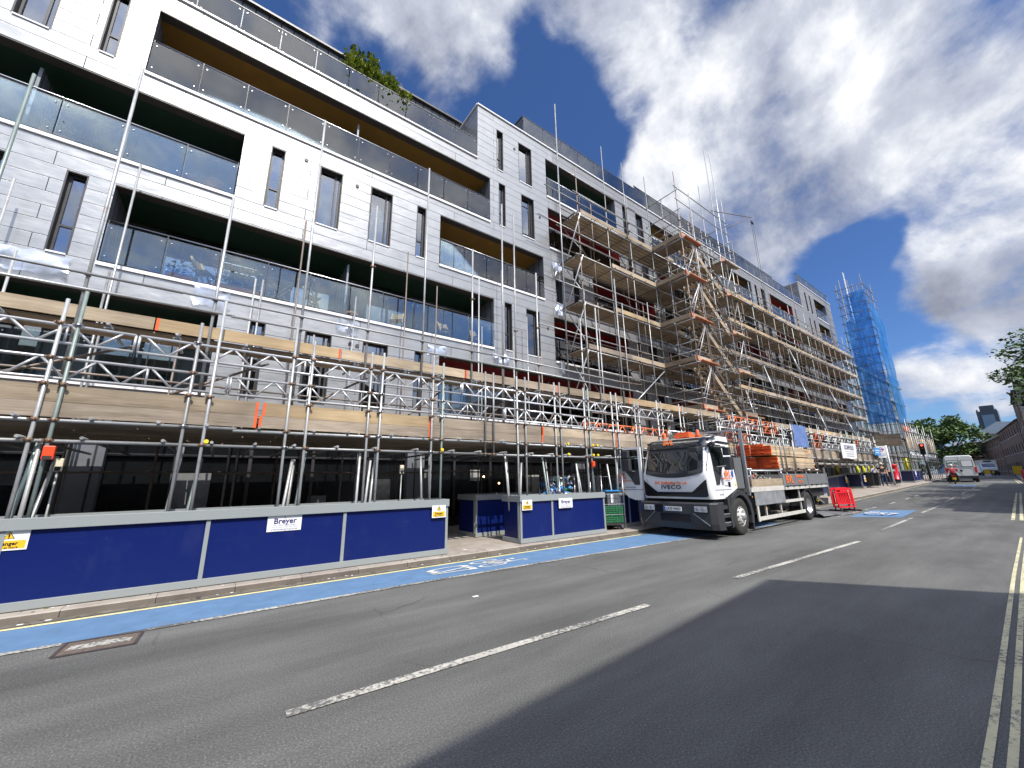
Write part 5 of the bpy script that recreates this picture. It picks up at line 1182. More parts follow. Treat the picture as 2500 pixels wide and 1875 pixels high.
local(MB().mat('under').box(6.75,8.5,.1,.14,.8,1.14),'tail_panel',tr); local(MB().mat('under').box(7.6,8.5,.0,.3,.45,.7),'tail_box',tr); b=MB().mat('under').beam((7.0,.1,.9),(8.2,.3,.5),.05,.05).beam((7.2,.05,.5),(8.4,.2,.95),.04,.04); local(MB().mat('lens_red').box(8.5,8.56,.0,.3,.62,.7),'tail_light',tr); b.mat('cap_yellow').box(7.2,7.4,.0,.05,.62,.70); b.mat('galv').beam((7.1,-.02,.75),(7.9,.0,.52),.03,.05); b.mat('lens_orange').box(1.02,1.05,-.045,-.03,.98,1.03).box(2.0,2.05,-.045,-.03,.60,.64); local(b,'tail_frame',tr)
b=MB().mat('mesh_grey').prism([(7.0,-.12,.08),(8.7,-.10,.02),(9.0,.5,.03),(7.5,.6,.42)],(0,0,.02)); b.mat('galv').beam((6.98,-.14,.09),(8.75,-.12,.03),.03,.03); local(b,'tail_ramp',tr)
# the load: rack, boards, bins of fittings
rack=empty('load_rack',TM@Vector((5.8,1.1,1.68)),'tube rack standing over the lorry bed under the scaffold boards','rack',rz=TZ)
b=MB().mat('galv')
def wl_(b,name,par,**kw): 
    o=b.build(name,None,**kw); m=par.matrix_basis.inverted()@TM; o.data.transform(m); o.parent=par; return o
for s in (1.25,3.8,4.35,5.2,6.4,7.75):
    b.tube((s,-.06,1.82),(s,2.3,1.82),.026,8); 
    for n in (.0,2.3): b.tube((s,n,1.27),(s,n,1.84),.024,8)
for n in (-.0,2.28): b.tube((1.2,n,1.77),(7.9,n,1.80),.026,8)
wl_(b,'frame',rack)
for s,t,m in ((3.95,2.92,'tube'),(4.35,3.05,'tube'),(5.28,2.9,'tube'),(7.86,3.06,'tube_rusty')):
    wl_(MB().mat(m).tube((s,-.04,1.75),(s+.03,-.05,t),.026,8),'upright',rack)
b=MB()
for k in range(14): s=3.9+k*.3; b.mat('coupler').box(s,s+.08,-.09,-.02,1.72+.04*(k%3),1.80+.04*(k%3))
wl_(b,'coupler',rack,kind='stuff')
bs=empty('board_stack',TM@Vector((5.7,.5,1.85)),'thick stack of long scaffold boards with orange ends on the lorry rack','timber','stacks of orange-ended scaffold boards',rz=TZ)
rb=random.Random(5); b=MB(); z=1.86; row=0
while z<2.72:
    if 11<=row<=12: z+=.030; row+=1; n1=1.0; continue
    cols=5 if row<19 else 4
    for k in range(5):
        n0=.0+k*.228+rb.uniform(-.004,.004)+(0 if row<13 else .10); s0=3.69+rb.uniform(-.05,.03)+(.12 if k in (2,) else 0)+(.0 if row<13 else -.16); s1=s0+3.95+rb.uniform(-.1,.06)
        if row>21 and k<1: continue
        b.mat(rb.choice(['board','board','board_fresh','board_grey'])).box(s0+.05,s1-.03,n0,n0+.222,z,z+.0345); b.mat('orange').box(s0,s0+.05,n0,n0+.222,z,z+.0345).box(s1-.03,s1,n0,n0+.222,z,z+.0345)
    z+=.0365; row+=1
wl_(b,'boards',bs)
bs2=empty('board_stack',TM@Vector((.6,1.2,2.8)),'small bundle of orange-tipped boards lying behind the cab roof','timber','stacks of orange-ended scaffold boards',rz=TZ)
b=MB(); 
for r_ in range(4):
    for k in range(3): b.mat('orange').box(.35+.03*(r_%2),.5,1.0+k*.23,1.22+k*.23,2.80+r_*.036,2.833+r_*.036); b.mat('board').box(.5,.93,1.0+k*.23,1.22+k*.23,2.80+r_*.036,2.833+r_*.036)
b.mat('galv').box(.40,.44,.9,1.8,2.74,2.798); wl_(b,'boards',bs2)
bn=empty('fittings_heap',TM@Vector((2.4,1,1.28)),'heap of loose scaffold couplers piled behind the low wooden side board','scaffold fittings',rz=TZ)
bn['kind']='stuff'
b=MB()
for k in range(900):
    s=rb.uniform(1.15,3.6); n=rb.uniform(.02,1.6); z=1.30+rb.random()*.36*(1-abs(s-2.4)/2.2); a=rb.random()*3; u=Vector((math.cos(a),math.sin(a),rb.uniform(-.6,.6)))*rb.uniform(.03,.06)
    b.mat(rb.choice(['coupler','tube_rusty','galv','orange','board','curtain'])).tube(Vector((s,n,z))-u,Vector((s,n,z))+u,rb.uniform(.012,.03),5)
wl_(b,'fittings',bn,kind='stuff')
# ------------------------------------------------------------ wire roll cages
mat('crate_green',(.02,.16,.06),.5,0,.1); mat('bin_grey',(.10,.11,.12),.6); mat('rag_white',(.6,.6,.62),.9,0,.3,8); mat('rag_brown',(.35,.18,.07),.9,0,.3,8); mat('plastic_blue',(.03,.25,.6),.4); mat('barrier_blue',(.02,.04,.30),.45)
def cage(loc,rz,label,w=.72,d=.80,h=1.6,fill='crates',seed=1):
    c=empty('roll_cage',loc,label,'roll cage','wire roll cages by the hoardings',rz=rz); rb=random.Random(seed)
    b=MB().mat('dark_frame').box(-w/2,w/2,-d/2,d/2,.15,.20); o=b.build('base',None); o.parent=c
    for sx_ in (-1,1):
        b=MB().mat('handrail'); x=sx_*w/2
        b.tube((x,-d/2,.2),(x,-d/2,h),.014,6).tube((x,d/2,.2),(x,d/2,h),.014,6).tube((x,-d/2,h),(x,d/2,h),.014,6)
        k=-d/2+.08
        while k<d/2-.02: b.tube((x,k,.2),(x,k,h),.005,4,False); k+=.08
        z=.35
        while z<h: b.tube((x,-d/2,z),(x,d/2,z),.006,4,False); z+=.28
        o=b.build('side_frame',None); o.parent=c
    b=MB().mat('handrail'); y=d/2
    k=-w/2+.08
    while k<w/2-.02: b.tube((k,y,.2),(k,y,h-.02),.005,4,False); k+=.08
    for z in (.6,1.0,h-.02): b.tube((-w/2,y,z),(w/2,y,z),.006,4,False)
    y=-d/2; k=-w/2+.08
    while k<w/2-.02: b.tube((k,y,.2),(k,y,1.05),.005,4,False); k+=.09
    for z in (.45,.75,1.05): b.tube((-w/2,y,z),(w/2,y,z),.006,4,False)
    o=b.build('wire_panel',None); o.parent=c
    for sx_ in (-1,1):
        for sy in (-1,1):
            b=MB().mat('rubber').lathe([(0,-.02),(.055,-.02),(.062,0),(.055,.02),(0,.02)],(sx_*(w/2-.07),sy*(d/2-.08),.063),'y',14); b.mat('handrail').box(sx_*(w/2-.07)-.03,sx_*(w/2-.07)+.03,sy*(d/2-.08)-.03,sy*(d/2-.08)-.022,.06,.15); o=b.build('castor',None); o.parent=c
    return c
c1=cage((10.08,8.72,.09),R(-22),'wire roll cage holding green crates at the end of the short hoarding box',seed=2)
c2=cage((8.55,9.35,.09),R(8),'wire roll cage heaped with rags and bottles behind the short hoarding box',seed=3)
c3=cage((9.55,9.45,.09),R(4),'empty-looking tall wire roll cage standing between the other two',h=1.66,seed=4)
def put(b,name,loc,rz,label,cat,group=None,kind=None):
    e=empty(name,loc,label,cat,group,rz,kind); 
    for nm,bb in b: o=bb.build(nm,None); o.parent=e
    return e
for i,z in enumerate((.30,.56)):
    b=MB().mat('crate_green').box(-.32,.32,-.36,.36,0,.02)
    for sgn in (-1,1):
        for k in range(4): b.box(-.32,.32,sgn*.36-.008,sgn*.36+.008,.02+k*.058,.06+k*.058); b.box(sgn*.32-.008,sgn*.32+.008,-.36,.36,.02+k*.058,.06+k*.058)
        for t in (-.3,-.1,.1,.3): b.box(t-.015,t+.015,sgn*.36-.012,sgn*.36+.012,0,.24); b.box(sgn*.32-.012,sgn*.32+.012,t-.015,t+.015,0,.24)
    b.mat('bin_grey').box(-.29,.29,-.33,.33,.02,.18)
    put([('crate',b)],'plastic_crate',(10.08,8.72,z),R(-22),'green plastic crate in the roll cage, '+('the lower one' if i==0 else 'the upper one'),'crate','green crates in the roll cage')
put([('bin',MB().mat('bin_grey').box(-.15,.25,-.3,.1,0,.42)),('rim',MB().mat('plastic_blue').box(-.19,.29,-.34,.14,.42,.45)),('tag',MB().mat('white').box(-.02,.06,-.304,-.301,.08,.33))],'waste_bin',(10.08,8.72,.80),R(-22),'grey bin with pale blue rim and white tag on top of the green crates','bin')
b=MB(); rb=random.Random(9)
for k in range(260):
    c=Vector((rb.uniform(-.33,.33),rb.uniform(-.38,.38),rb.uniform(.3,1.55))); a=Vector((rb.uniform(-1,1),rb.uniform(-1,1),rb.uniform(-1,1))).normalized()*rb.uniform(.05,.13)
    b.mat(rb.choice(['rag_white','rag_white','rag_brown','bin_grey','plastic_blue','crate_green','curtain'])).tube(c-a,c+a,rb.uniform(.02,.07),6,r2=rb.uniform(.01,.05))
put([('rags',b)],'rag_heap',(8.55,9.35,.1),0,'jumbled heap of white and brown rags and bottles filling a roll cage','rubbish',kind='stuff')
b=MB(); 
for k in range(40):
    c=Vector((rb.uniform(-.33,.33),rb.uniform(-.3,.3),rb.uniform(0,.5))); a=Vector((rb.uniform(-1,1),rb.uniform(-1,1),rb.uniform(-.4,.4))).normalized()*rb.uniform(.05,.13); b.mat(rb.choice(['plastic_blue','rag_white','badge_blue'])).tube(c-a,c+a,rb.uniform(.03,.08),6,r2=.02)
put([('bags',b)],'bag_heap',(8.0,8.95,.85),0,'blue and white bags slumped behind the short hoarding','rubbish',kind='stuff')
# blue plastic pedestrian barrier behind the lorry door
b=MB().mat('barrier_blue').box(-1,1,-.02,.02,.90,1.0).box(-1,1,-.02,.02,.35,.45)
for k in range(9): b.box(-1+.235*k,-.88+.235*k,-.02,.02,.452,.898)
b.mat('bin_grey').box(-.9,-.84,-.25,.25,0,.05).box(.84,.9,-.25,.25,0,.05).box(-.9,-.84,-.02,.02,.05,.35).box(.84,.9,-.02,.02,.05,.35)
put([('panel',b)],'pedestrian_barrier',(12.9,9.6,.09),R(5),'blue plastic pedestrian barrier on the pavement behind the lorry cab','barrier')
# red barriers leaning at the tail of the lorry
mat('barrier_red',(.70,.02,.03),.35,0,.06,6); 
def redbar(p,rz,label,tilt):
    e=empty('plastic_barrier',p,label,'barrier','red plastic barriers behind the lorry',rz)
    b=MB().mat('barrier_red')
    for x in (-.5,.42): b.box(x,x+.08,-.03,.03,.14,1.0)
    b.box(-.42,.42,-.03,.03,.90,1.0).box(-.42,.42,-.03,.03,.14,.20).box(-.42,.42,-.03,.03,.78,.83).box(-.42,.42,-.03,.03,.29,.33)
    for k in range(8): x=-.38+k*.105; b.box(x,x+.045,-.018,.018,.331,.779)
    b.box(-.2,.2,-.028,.028,.83,.90)
    b.box(-.54,-.5,-.02,.02,.3,.85).box(.5,.54,-.02,.02,.3,.85)
    o=b.build('panel',None,bevel=.012); o.parent=e; o.rotation_euler=(R(tilt),R(0),0)
    f=MB().mat('rubber').box(-.46,-.38,-.28,.28,0,.06).box(.38,.46,-.28,.28,0,.06).box(-.44,-.40,-.02,.02,.06,.14).box(.40,.44,-.02,.02,.06,.14).build('foot',None); f.parent=e
redbar((23.15,6.1,.03),R(-20),'red plastic barrier in front, standing on black feet behind the lorry',-4); redbar((23.12,6.28,.04),R(-20),'red plastic barrier half hidden behind the front one',-2)
put([('plate',MB().mat('mesh_grey').prism([(-.6,-.3,.0),(.7,-.4,.0),(1.1,.2,.02),(-.3,.45,.06)],(0,0,.02)).mat('galv').beam((-.6,-.3,.03),(.7,-.4,.03),.03,.03))],'metal_ramp',(21.0,5.95,.02),0,'scuffed grey metal ramp plate lying behind the lorry','ramp')
b=MB().mat('rubber'); 
for k in range(7): a=k*.5; b.tube((math.cos(a)*.5+.1*k,math.sin(a)*.12,.02),(math.cos(a+.5)*.5+.1*(k+1),math.sin(a+.5)*.12,.02),.018,6)
put([('hose',b)],'rubber_hose',(21.9,6.05,.01),0,'black hose trailing on the road beside the red barriers','hose')
# ------------------------------------------------------------ farther hoardings
def lbox(name,p0,p1,dep,label,group=HG,zt=1.12,panels=2,side=None):
    p0=Vector(p0);p1=Vector(p1); w=(p1-p0).xy.length; rz=math.atan2(p1.y-p0.y,p1.x-p0.x)
    h=empty('hoarding_box',p0,label,'hoarding',group,rz)
    sl=(p1.z-p0.z)/w
    def q(b,nm): o=b.build(nm,None); o.data.transform(Matrix(((1,0,0,0),(0,1,0,0),(sl,0,1,0),(0,0,0,1)))); o.parent=h
    q(MB().mat('hoard_blue').box(.05,w-.05,.02,.05,.1,zt-.12),'front_panel')
    q(MB().mat('rail_grey').box(-.02,w+.02,-.02,.06,zt-.12,zt).box(-.02,.05,.061,dep,zt-.12,zt),'top_rail')
    q(MB().mat('rail_grey').box(-.01,w+.01,-.01,.055,0,.1).box(-.01,.05,.056,dep,0,.1),'bottom_rail')
    for k in range(panels+1): x=.03+(w-.06)*k/panels; q(MB().mat('rail_grey').box(x-.03,x+.03,.0,.019,.101,zt-.121),'post')
    q(MB().mat('hoard_inner').box(.0,.03,.06,dep-.05,.1,zt-.12),'end_panel')
    return h
lbox('a',(30.2,9.35,.28),(39.0,9.95,.58),.9,'blue hoarding with two panels before the dark shop doorway',panels=3)
lbox('b',(39.3,9.15,.62),(43.4,9.35,.70),.9,'blue hoarding beyond the dark doorway with two small notices')
lbox('c',(47.6,8.9,.83),(50.6,8.95,.84),.9,'blue hoarding immediately right of the red pillar box')
lbox('d',(52.2,8.35,.86),(58.5,8.7,.92),.9,'farthest blue hoarding before the traffic lights',panels=3)
lbox('e',(26,9.1,.15),(29.6,9.3,.26),.9,'blue hoarding hidden behind the lorry tail and red barriers')
for i,(x,y,z,lab,col) in enumerate([(38.4,9.88,1.25,'small white and yellow notice on the hoarding before the doorway','sign_yellow'),(39.9,9.13,1.3,'small white and yellow notice left on the hoarding beyond the doorway','sign_yellow'),(41.2,9.2,1.36,'small white notice right on the hoarding beyond the doorway','sign_navy'),(53.1,8.35,1.6,'small white notice on the farthest blue hoarding','sign_navy')]):
    e=empty('notice',(x,y,z),lab,'notice',None); o=MB().mat('white').box(-.22,.22,-.05,-.04,-.22,.24).build('plate',None); o.parent=e
    o=MB().mat(col).box(-.19,.19,-.052,-.051,-.19,.0 if col=='sign_yellow' else -.1).build('print',None); o.parent=e
# banner and blue sign tied to the scaffold
bn=empty('banner',(33.8,8.2,2.7),'white contractor banner with dark lettering tied across the walkway scaffold','banner')
b=MB().mat('white'); P_=[(32.25,3.62),(33,3.66),(34,3.63),(35.5,3.68),(35.3,3.1),(35.2,2.68),(34,2.62),(33,2.66),(32.15,2.64),(32.2,3.1)]
b.prism([(x,8.18,z) for x,z in P_],(0,.006,0)); b.build('cloth',bn)
text('SCAFFOLD',.40,frame((33.8,8.17,3.35),(1,0,0),(0,0,1)),'sign_navy','lettering',bn,.002,.004,1.)
MB().mat('sign_grey').box(32.8,34.8,8.172,8.176,3.08,3.10).box(33.1,34.6,8.172,8.176,2.93,2.97).box(33.1,34.6,8.172,8.176,2.79,2.83).build('print',bn)
bs_=empty('site_sign',(40.8,8.2,3.1),'bright blue sign on the far end of the walkway scaffold','sign'); MB().mat('plastic_blue').box(40.0,41.7,8.2,8.22,3.02,3.6).build('plate',bs_); MB().mat('white').box(40.3,41.4,8.196,8.199,3.36,3.42).box(40.3,41.2,8.196,8.199,3.2,3.25).build('lettering',bs_)
mat('foam_yellow',(.78,.74,.03),.6,0,.1)
for i,x in enumerate([31.0,35.28,36.7,38.03,39.3,49.5,50.3,51.6]):
    x=x*1.235; e=empty('foam_sleeve',(x,10.25,1.5),'yellow foam sleeve on a scaffold pole, '+['first past the lorry','second past the lorry','third past the lorry','fourth past the lorry','fifth, left of the bus stop flag','leftmost beside the far traffic lights','middle one beside the far traffic lights','rightmost beside the far traffic lights'][i],'pole padding','yellow foam sleeves on scaffold poles')
    zb=(1.55 if x<50 else 1.85); o=MB().mat('foam_yellow').tube((0,0,zb-1.5),(0,0,zb-1.5+(.92 if x<50 else 1.45)),.10,10).build('sleeve',None); o.parent=e
MB().mat('dark_wall').box(39.05,39.2,9.9,10.8,.6,1.4).build('shop_door',label='black bin cabinet in the doorway between the far hoardings',cat='cabinet')
# blue sheeting scrap by the lorry load and white polythene taped on the facade
def poly(x0,x1,z0,z1,label,seed,y=D-.03,group='polythene sheets taped on the zinc wall'):
    r=random.Random(seed); b=MB().mat('sheet_poly'); nx_,nz=7,4; g={}
    for i in range(nx_+1):
        for j in range(nz+1):
            e=(i in(0,nx_))+(j in(0,nz)); g[i,j]=(x0+(x1-x0)*i/nx_+r.uniform(-.06,.06),y-r.uniform(.0,.07),z0+(z1-z0)*j/nz+r.uniform(-.06,.06))
    for i in range(nx_):
        for j in range(nz): b.face([g[i,j],g[i+1,j],g[i+1,j+1],g[i,j+1]],True)
    b.build('polythene_sheet',label=label,cat='plastic sheet',group=group,weld=True)
poly(-4.6,-3.35,6.25,6.75,'largest crumpled clear sheet taped to the wall at the far left edge',1)
poly(-1.1,-.3,6.25,6.8,'small polythene sheet taped under the left part of the long green balcony',2)
poly(2.5,3.15,6.25,6.68,'white sheet taped above the two round vents',3)
poly(5.6,6.35,6.05,6.5,'white sheet taped above the left end of the long red balcony',4)
poly(8.4,9.15,6.25,6.62,'white sheet taped above the middle of the long red balcony',5)
poly(12.0,12.35,6.3,6.9,'narrow white sheet taped beside the main scaffold, lower one',6)
poly(12.0,12.4,9.15,9.7,'narrow white sheet taped beside the main scaffold, upper one',7)
poly(11.85,12.4,11.0,11.9,'torn pale insulation sheet where a cladding tray is missing',8)
mat('tarp_blue',(.13,.20,.42),.6,0,.15); e=empty('tarpaulin',(26,8.5,3.2),'pale blue tarpaulin hung behind the board stack on the walkway scaffold','tarpaulin'); b=MB().mat('tarp_blue')
for i in range(8):
    for j in range(4):
        q=lambda i,j:(25.1+i*.26,8.33+.04*math.sin(i*1.9)+.03*math.sin(j*2+i),3.15+j*.3)
        b.face([q(i,j),q(i+1,j),q(i+1,j+1),q(i,j+1)],True)
b.build('cloth',e,weld=True)
# ------------------------------------------------------------ bus stop, pillar box, bins
bs_=empty('bus_stop',(42.26,7.92,.76),'white bus stop post with a red ring and blue bar roundel flag','bus stop')
def lc(b,name,par): o=b.build(name,None); o.parent=par; return o
lc(MB().mat('white').tube((0,0,.03),(0,0,3.05),.055,12),'post',bs_); lc(MB().mat('dark_frame').tube((0,0,0),(0,0,.04),.30,16),'base',bs_)
fl=lc(MB().mat('white').box(-.70,-.06,-.02,.02,2.42,3.02),'flag',bs_)
fl.rotation_euler=(0,0,R(-58))
b=MB().mat('lens_red')
for sgn in (-1,1):
    for k in range(20):
        t0,t1=2*math.pi*k/20,2*math.pi*(k+1)/20; f=lambda t,r:(-.38+r*math.cos(t),sgn*.023,2.74+r*math.sin(t))
        b.face([f(t0,.11),f(t1,.11),f(t1,.165),f(t0,.165)])
b.mat('badge_blue').box(-.60,-.16,-.026,.026,2.71,2.77)
ro=b.build('roundel',None); ro.parent=fl
lp=lc(MB().mat('white').box(-.66,-.08,-.018,.018,2.10,2.38),'route_panel',bs_); lp.rotation_euler=(0,0,R(-58)); tt=MB().mat('sign_grey').box(-.6,-.14,-.021,.021,2.26,2.31).box(-.6,-.3,-.021,.021,2.16,2.20).build('lettering',None); tt.parent=lp
pb=empty('pillar_box',(48.3,8.85,.86),'round red pillar box beside the bus stop','post box')
mat('post_red',(.62,.012,.02),.3,0,.05,coat=.3)
lc(MB().mat('post_red').lathe([(0,1.62),(.12,1.60),(.24,1.54),(.27,1.48),(.23,1.46),(.22,1.40),(.22,.34),(.24,.33),(.24,.30)],n=24),'body',pb); lc(MB().mat('black_gloss').lathe([(.24,.30),(.25,.28),(.25,0),(0,0)],n=24),'plinth',pb); lc(MB().mat('black_gloss').box(-.24,-.225,-.11,.11,1.26,1.31),'slot',pb); lc(MB().mat('white').box(-.235,-.222,-.08,.08,1.0,1.16),'notice_plate',pb)
mat('bin_black',(.02,.022,.025),.5)
for i,(x,y) in enumerate([(40.55,9.05),(40.95,8.8)]):
    e=empty('wheelie_bin',(x,y,.72),['black wheelie bin at the back, behind the man in black','black wheelie bin at the front, left of the man in black'][i],'bin','black wheelie bins by the bus stop')
    lc(MB().mat('bin_black').prism([(-.25,-.3,.05),(.25,-.3,.05),(.29,-.34,.95),(-.29,-.34,.95)],(0,.6,0)),'body',e); lc(MB().mat('bin_black').box(-.31,.31,-.38,.32,.955,1.01),'lid',e)
    for s_ in (-.24,.24): lc(MB().mat('rubber').lathe([(0,-.03),(.1,-.03),(.1,.03),(0,.03)],(s_,.25,.1),'x',12),'wheel',e)
# ------------------------------------------------------------ people
mat('skin',(.50,.29,.20),.6,0,.05); mat('cloth_black',(.015,.015,.018),.9); mat('denim',(.03,.05,.10),.9,0,.2,20); mat('cap_cream',(.65,.60,.45),.8); mat('hair_dark',(.02,.012,.008),.8); mat('cloth_stripe',(.5,.5,.55),.9,0,.5,30); mat('shoe',(.03,.03,.03),.6); mat('jacket_red',(.35,.02,.04),.5,0,.2)
def skinned(name,pts,edges,m,parent,sub=2):
    me=bpy.data.meshes.new(name); me.from_pydata([p[:3] for p in pts],edges,[]); me.materials.append(MATS[m]); o=bpy.data.objects.new(name,me); COL.objects.link(o)
    md=o.modifiers.new('skin','SKIN'); md.use_smooth_shade=True; md.branch_smoothing=.6
    for i,p in enumerate(pts):
        r=p[3]; v=me.skin_vertices[0].data[i]; v.radius=(r,p[4] if len(p)>4 else r); v.use_root=(i==0)
    ss=o.modifiers.new('sub','SUBSURF'); ss.levels=sub; ss.render_levels=sub; o.parent=parent; return o
def person(loc,rz,label,top,legs,hair,pose='stand',cap=None,s=1.0,bare=True,group=None):
    e=empty('person',loc,label,'person',group,rz)
    P_={}; z=s
    if pose=='stand':
        J=[(0,0,.95,.14,.11),(0,0,1.15,.13,.10),(0,-.01,1.36,.165,.11),(0,0,1.47,.055),(0,.0,1.53,.052),(0,-.02,1.62,.082,.10),(0,-.01,1.71,.07,.085),
           (-.19,0,1.39,.06),(-.27,.02,1.13,.045),(-.24,-.10,.90,.034),(-.235,-.13,.80,.03,.02),(.19,0,1.39,.06),(.27,.02,1.13,.045),(.25,-.10,.90,.034),(.25,-.13,.80,.03,.02),
           (-.10,0,.88,.095),(-.12,-.01,.50,.062),(-.12,.02,.10,.042),(-.13,-.12,.045,.04,.03),(.10,0,.88,.095),(.12,-.01,.50,.062),(.12,.02,.10,.042),(.13,-.12,.045,.04,.03)]
        E_=[(0,1),(1,2),(2,3),(3,4),(4,5),(5,6),(2,7),(7,8),(8,9),(9,10),(2,11),(11,12),(12,13),(13,14),(0,15),(15,16),(16,17),(17,18),(0,19),(19,20),(20,21),(21,22)]
    elif pose=='sit': # leaning back against the fence, legs forward
        J=[(0,.1,.78,.14,.11),(0,.12,.98,.12,.10),(0,.08,1.18,.15,.10),(0,.05,1.29,.05),(0,.03,1.35,.05),(0,.0,1.44,.08,.095),(0,.01,1.52,.07,.08),
           (-.17,.08,1.22,.055),(-.25,-.02,1.0,.042),(-.14,-.18,.98,.032),(-.09,-.24,1.0,.03,.02),(.17,.08,1.22,.055),(.25,0,1.0,.042),(.15,-.17,1.05,.032),(.08,-.22,1.1,.03,.02),
           (-.09,.05,.74,.09),(-.11,-.18,.46,.06),(-.11,-.25,.10,.04),(-.12,-.38,.045,.04,.03),(.09,.05,.74,.09),(.12,-.16,.44,.06),(.12,-.30,.10,.04),(.13,-.43,.045,.04,.03)]
        E_=[(0,1),(1,2),(2,3),(3,4),(4,5),(5,6),(2,7),(7,8),(8,9),(9,10),(2,11),(11,12),(12,13),(13,14),(0,15),(15,16),(16,17),(17,18),(0,19),(19,20),(20,21),(21,22)]
    else: # astride a scooter: x forward axis is -y
        J=[(0,.1,.80,.14,.11),(0,.08,1.02,.14,.11),(0,.02,1.24,.17,.12),(0,-.01,1.34,.055),(0,-.02,1.40,.05),(0,-.03,1.50,.09,.10),(0,-.02,1.58,.08,.09),
           (-.19,0,1.27,.065),(-.30,-.16,1.08,.05),(-.28,-.42,1.06,.036),(-.27,-.50,1.05,.03,.02),(.19,0,1.27,.065),(.30,-.16,1.08,.05),(.28,-.42,1.06,.036),(.27,-.50,1.05,.03,.02),
           (-.11,.05,.78,.10),(-.24,-.32,.62,.07),(-.26,-.16,.20,.045),(-.27,-.28,.12,.04,.03),(.11,.05,.78,.10),(.24,-.32,.62,.07),(.30,-.05,.22,.045),(.32,-.17,.05,.04,.03)]
        E_=[(0,1),(1,2),(2,3),(3,4),(4,5),(5,6),(2,7),(7,8),(8,9),(9,10),(2,11),(11,12),(12,13),(13,14),(0,15),(15,16),(16,17),(17,18),(0,19),(19,20),(20,21),(21,22)]
    J=[(a[0]*s,a[1]*s,a[2]*s)+tuple(r*s for r in a[3:]) for a in J]
    body=skinned('body',J,E_,'skin',e)
    def cl(idx,ed,m,name,g=1.10,cut=None):
        mp={i:k for k,i in enumerate(idx)}; pts=[J[i][:3]+tuple(r*g+.008 for r in J[i][3:]) for i in idx]
        o=skinned(name,pts,[(mp[a],mp[b]) for a,b in ed],m,e); return o
    if bare:
        # short sleeves: stop half way down the upper arm
        pts=[J[i][:3]+tuple(r*1.13+.006 for r in J[i][3:]) for i in (0,1,2)]+[tuple(x for x in J[7][:3])+(.072*s,)]+[tuple((J[7][k]+J[8][k])/2 for k in range(3))+(.062*s,)]+[tuple(J[11][:3])+(.072*s,)]+[tuple((J[11][k]+J[12][k])/2 for k in range(3))+(.062*s,)]
        skinned('shirt',pts,[(0,1),(1,2),(2,3),(3,4),(2,5),(5,6)],top,e)
    else: cl([0,1,2,7,8,9,11,12,13],[(0,1),(1,2),(2,7),(7,8),(8,9),(2,11),(11,12),(12,13)],top,'jacket',1.2)
    cl([0,15,16,17,19,20,21],[(0,15),(15,16),(16,17),(0,19),(19,20),(20,21)],legs,'trousers',1.12)
    cl([18,17],[(0+18,17)],'shoe','shoe',1.25); cl([22,21],[(22,21)],'shoe','shoe',1.25)
    hx,hy,hz=J[5][:3]; hd=MB().mat(cap or hair).lathe([(0,.135),(.06,.125),(.10,.08),(.112,.02),(.108,-.03),(.10,-.04)],(hx,hy+.012,hz+.03),'z',16).build('helmet' if pose=='ride' else ('cap' if cap else 'hair'),None); hd.parent=e
    if cap and pose!='ride': o=MB().mat(cap).box(hx-.07,hx+.07,hy-.19,hy-.09,hz+.045,hz+.06).build('cap_peak',None); o.parent=hd
    f=MB().mat('hair_dark')
    for sx_ in (-.032,.032): f.box(hx+sx_-.012,hx+sx_+.012,hy-.104,hy-.09,hz+.012,hz+.024)
    f.mat('skin').box(hx-.012,hx+.012,hy-.118,hy-.09,hz-.02,hz+.01); f.mat('lens_red').box(hx-.024,hx+.024,hy-.102,hy-.09,hz-.05,hz-.042)
    if pose!='ride': f.mat('skin').box(hx-.098,hx-.082,hy-.01,hy+.02,hz-.02,hz+.025).box(hx+.082,hx+.098,hy-.01,hy+.02,hz-.02,hz+.025)
    o=f.build('face',None); o.parent=e
    # hands with fingers
    for hi,fi in ((10,9),(14,13)):
        hb=Vector(J[hi][:3]); d=(hb-Vector(J[fi][:3])).normalized(); sd=d.orthogonal().normalized(); b=MB().mat('skin')
        for k in range(4): b.tube(hb+sd*(k-1.5)*.017*s,hb+sd*(k-1.5)*.019*s+d*(.075-.008*abs(k-1.5))*s+d.cross(sd)*.015,.0085*s,6,r2=.006*s)
        b.tube(hb-sd*.02,hb-sd*.05+d*.03,.009*s,6,r2=.007*s); o=b.build('fingers',body and None); o.parent=e
    return e
person((41.6,8.35,.72),R(-60),'man in a black T-shirt, jeans and pale cap standing at the bus stop','cloth_black','denim','hair_dark',cap='cap_cream')
person((41.1,8.75,.71),R(150),'person in a grey striped long-sleeved top behind the man in black','cloth_stripe','denim','hair_dark',bare=False,s=.97)
person((44.6,8.75,.79),R(-70),'woman in black clothes perched against the hoarding beside the pillar box','cloth_black','cloth_black','hair_dark',pose='sit')
# ------------------------------------------------------------ vehicles up the street
mat('van_white',(.66,.69,.68),.28,0,.03,coat=.4)
vz=R(8); van=empty('panel_van',(55.6,6.62,.78),'white high-roof panel van seen from behind, driving up the street','van',rz=vz)
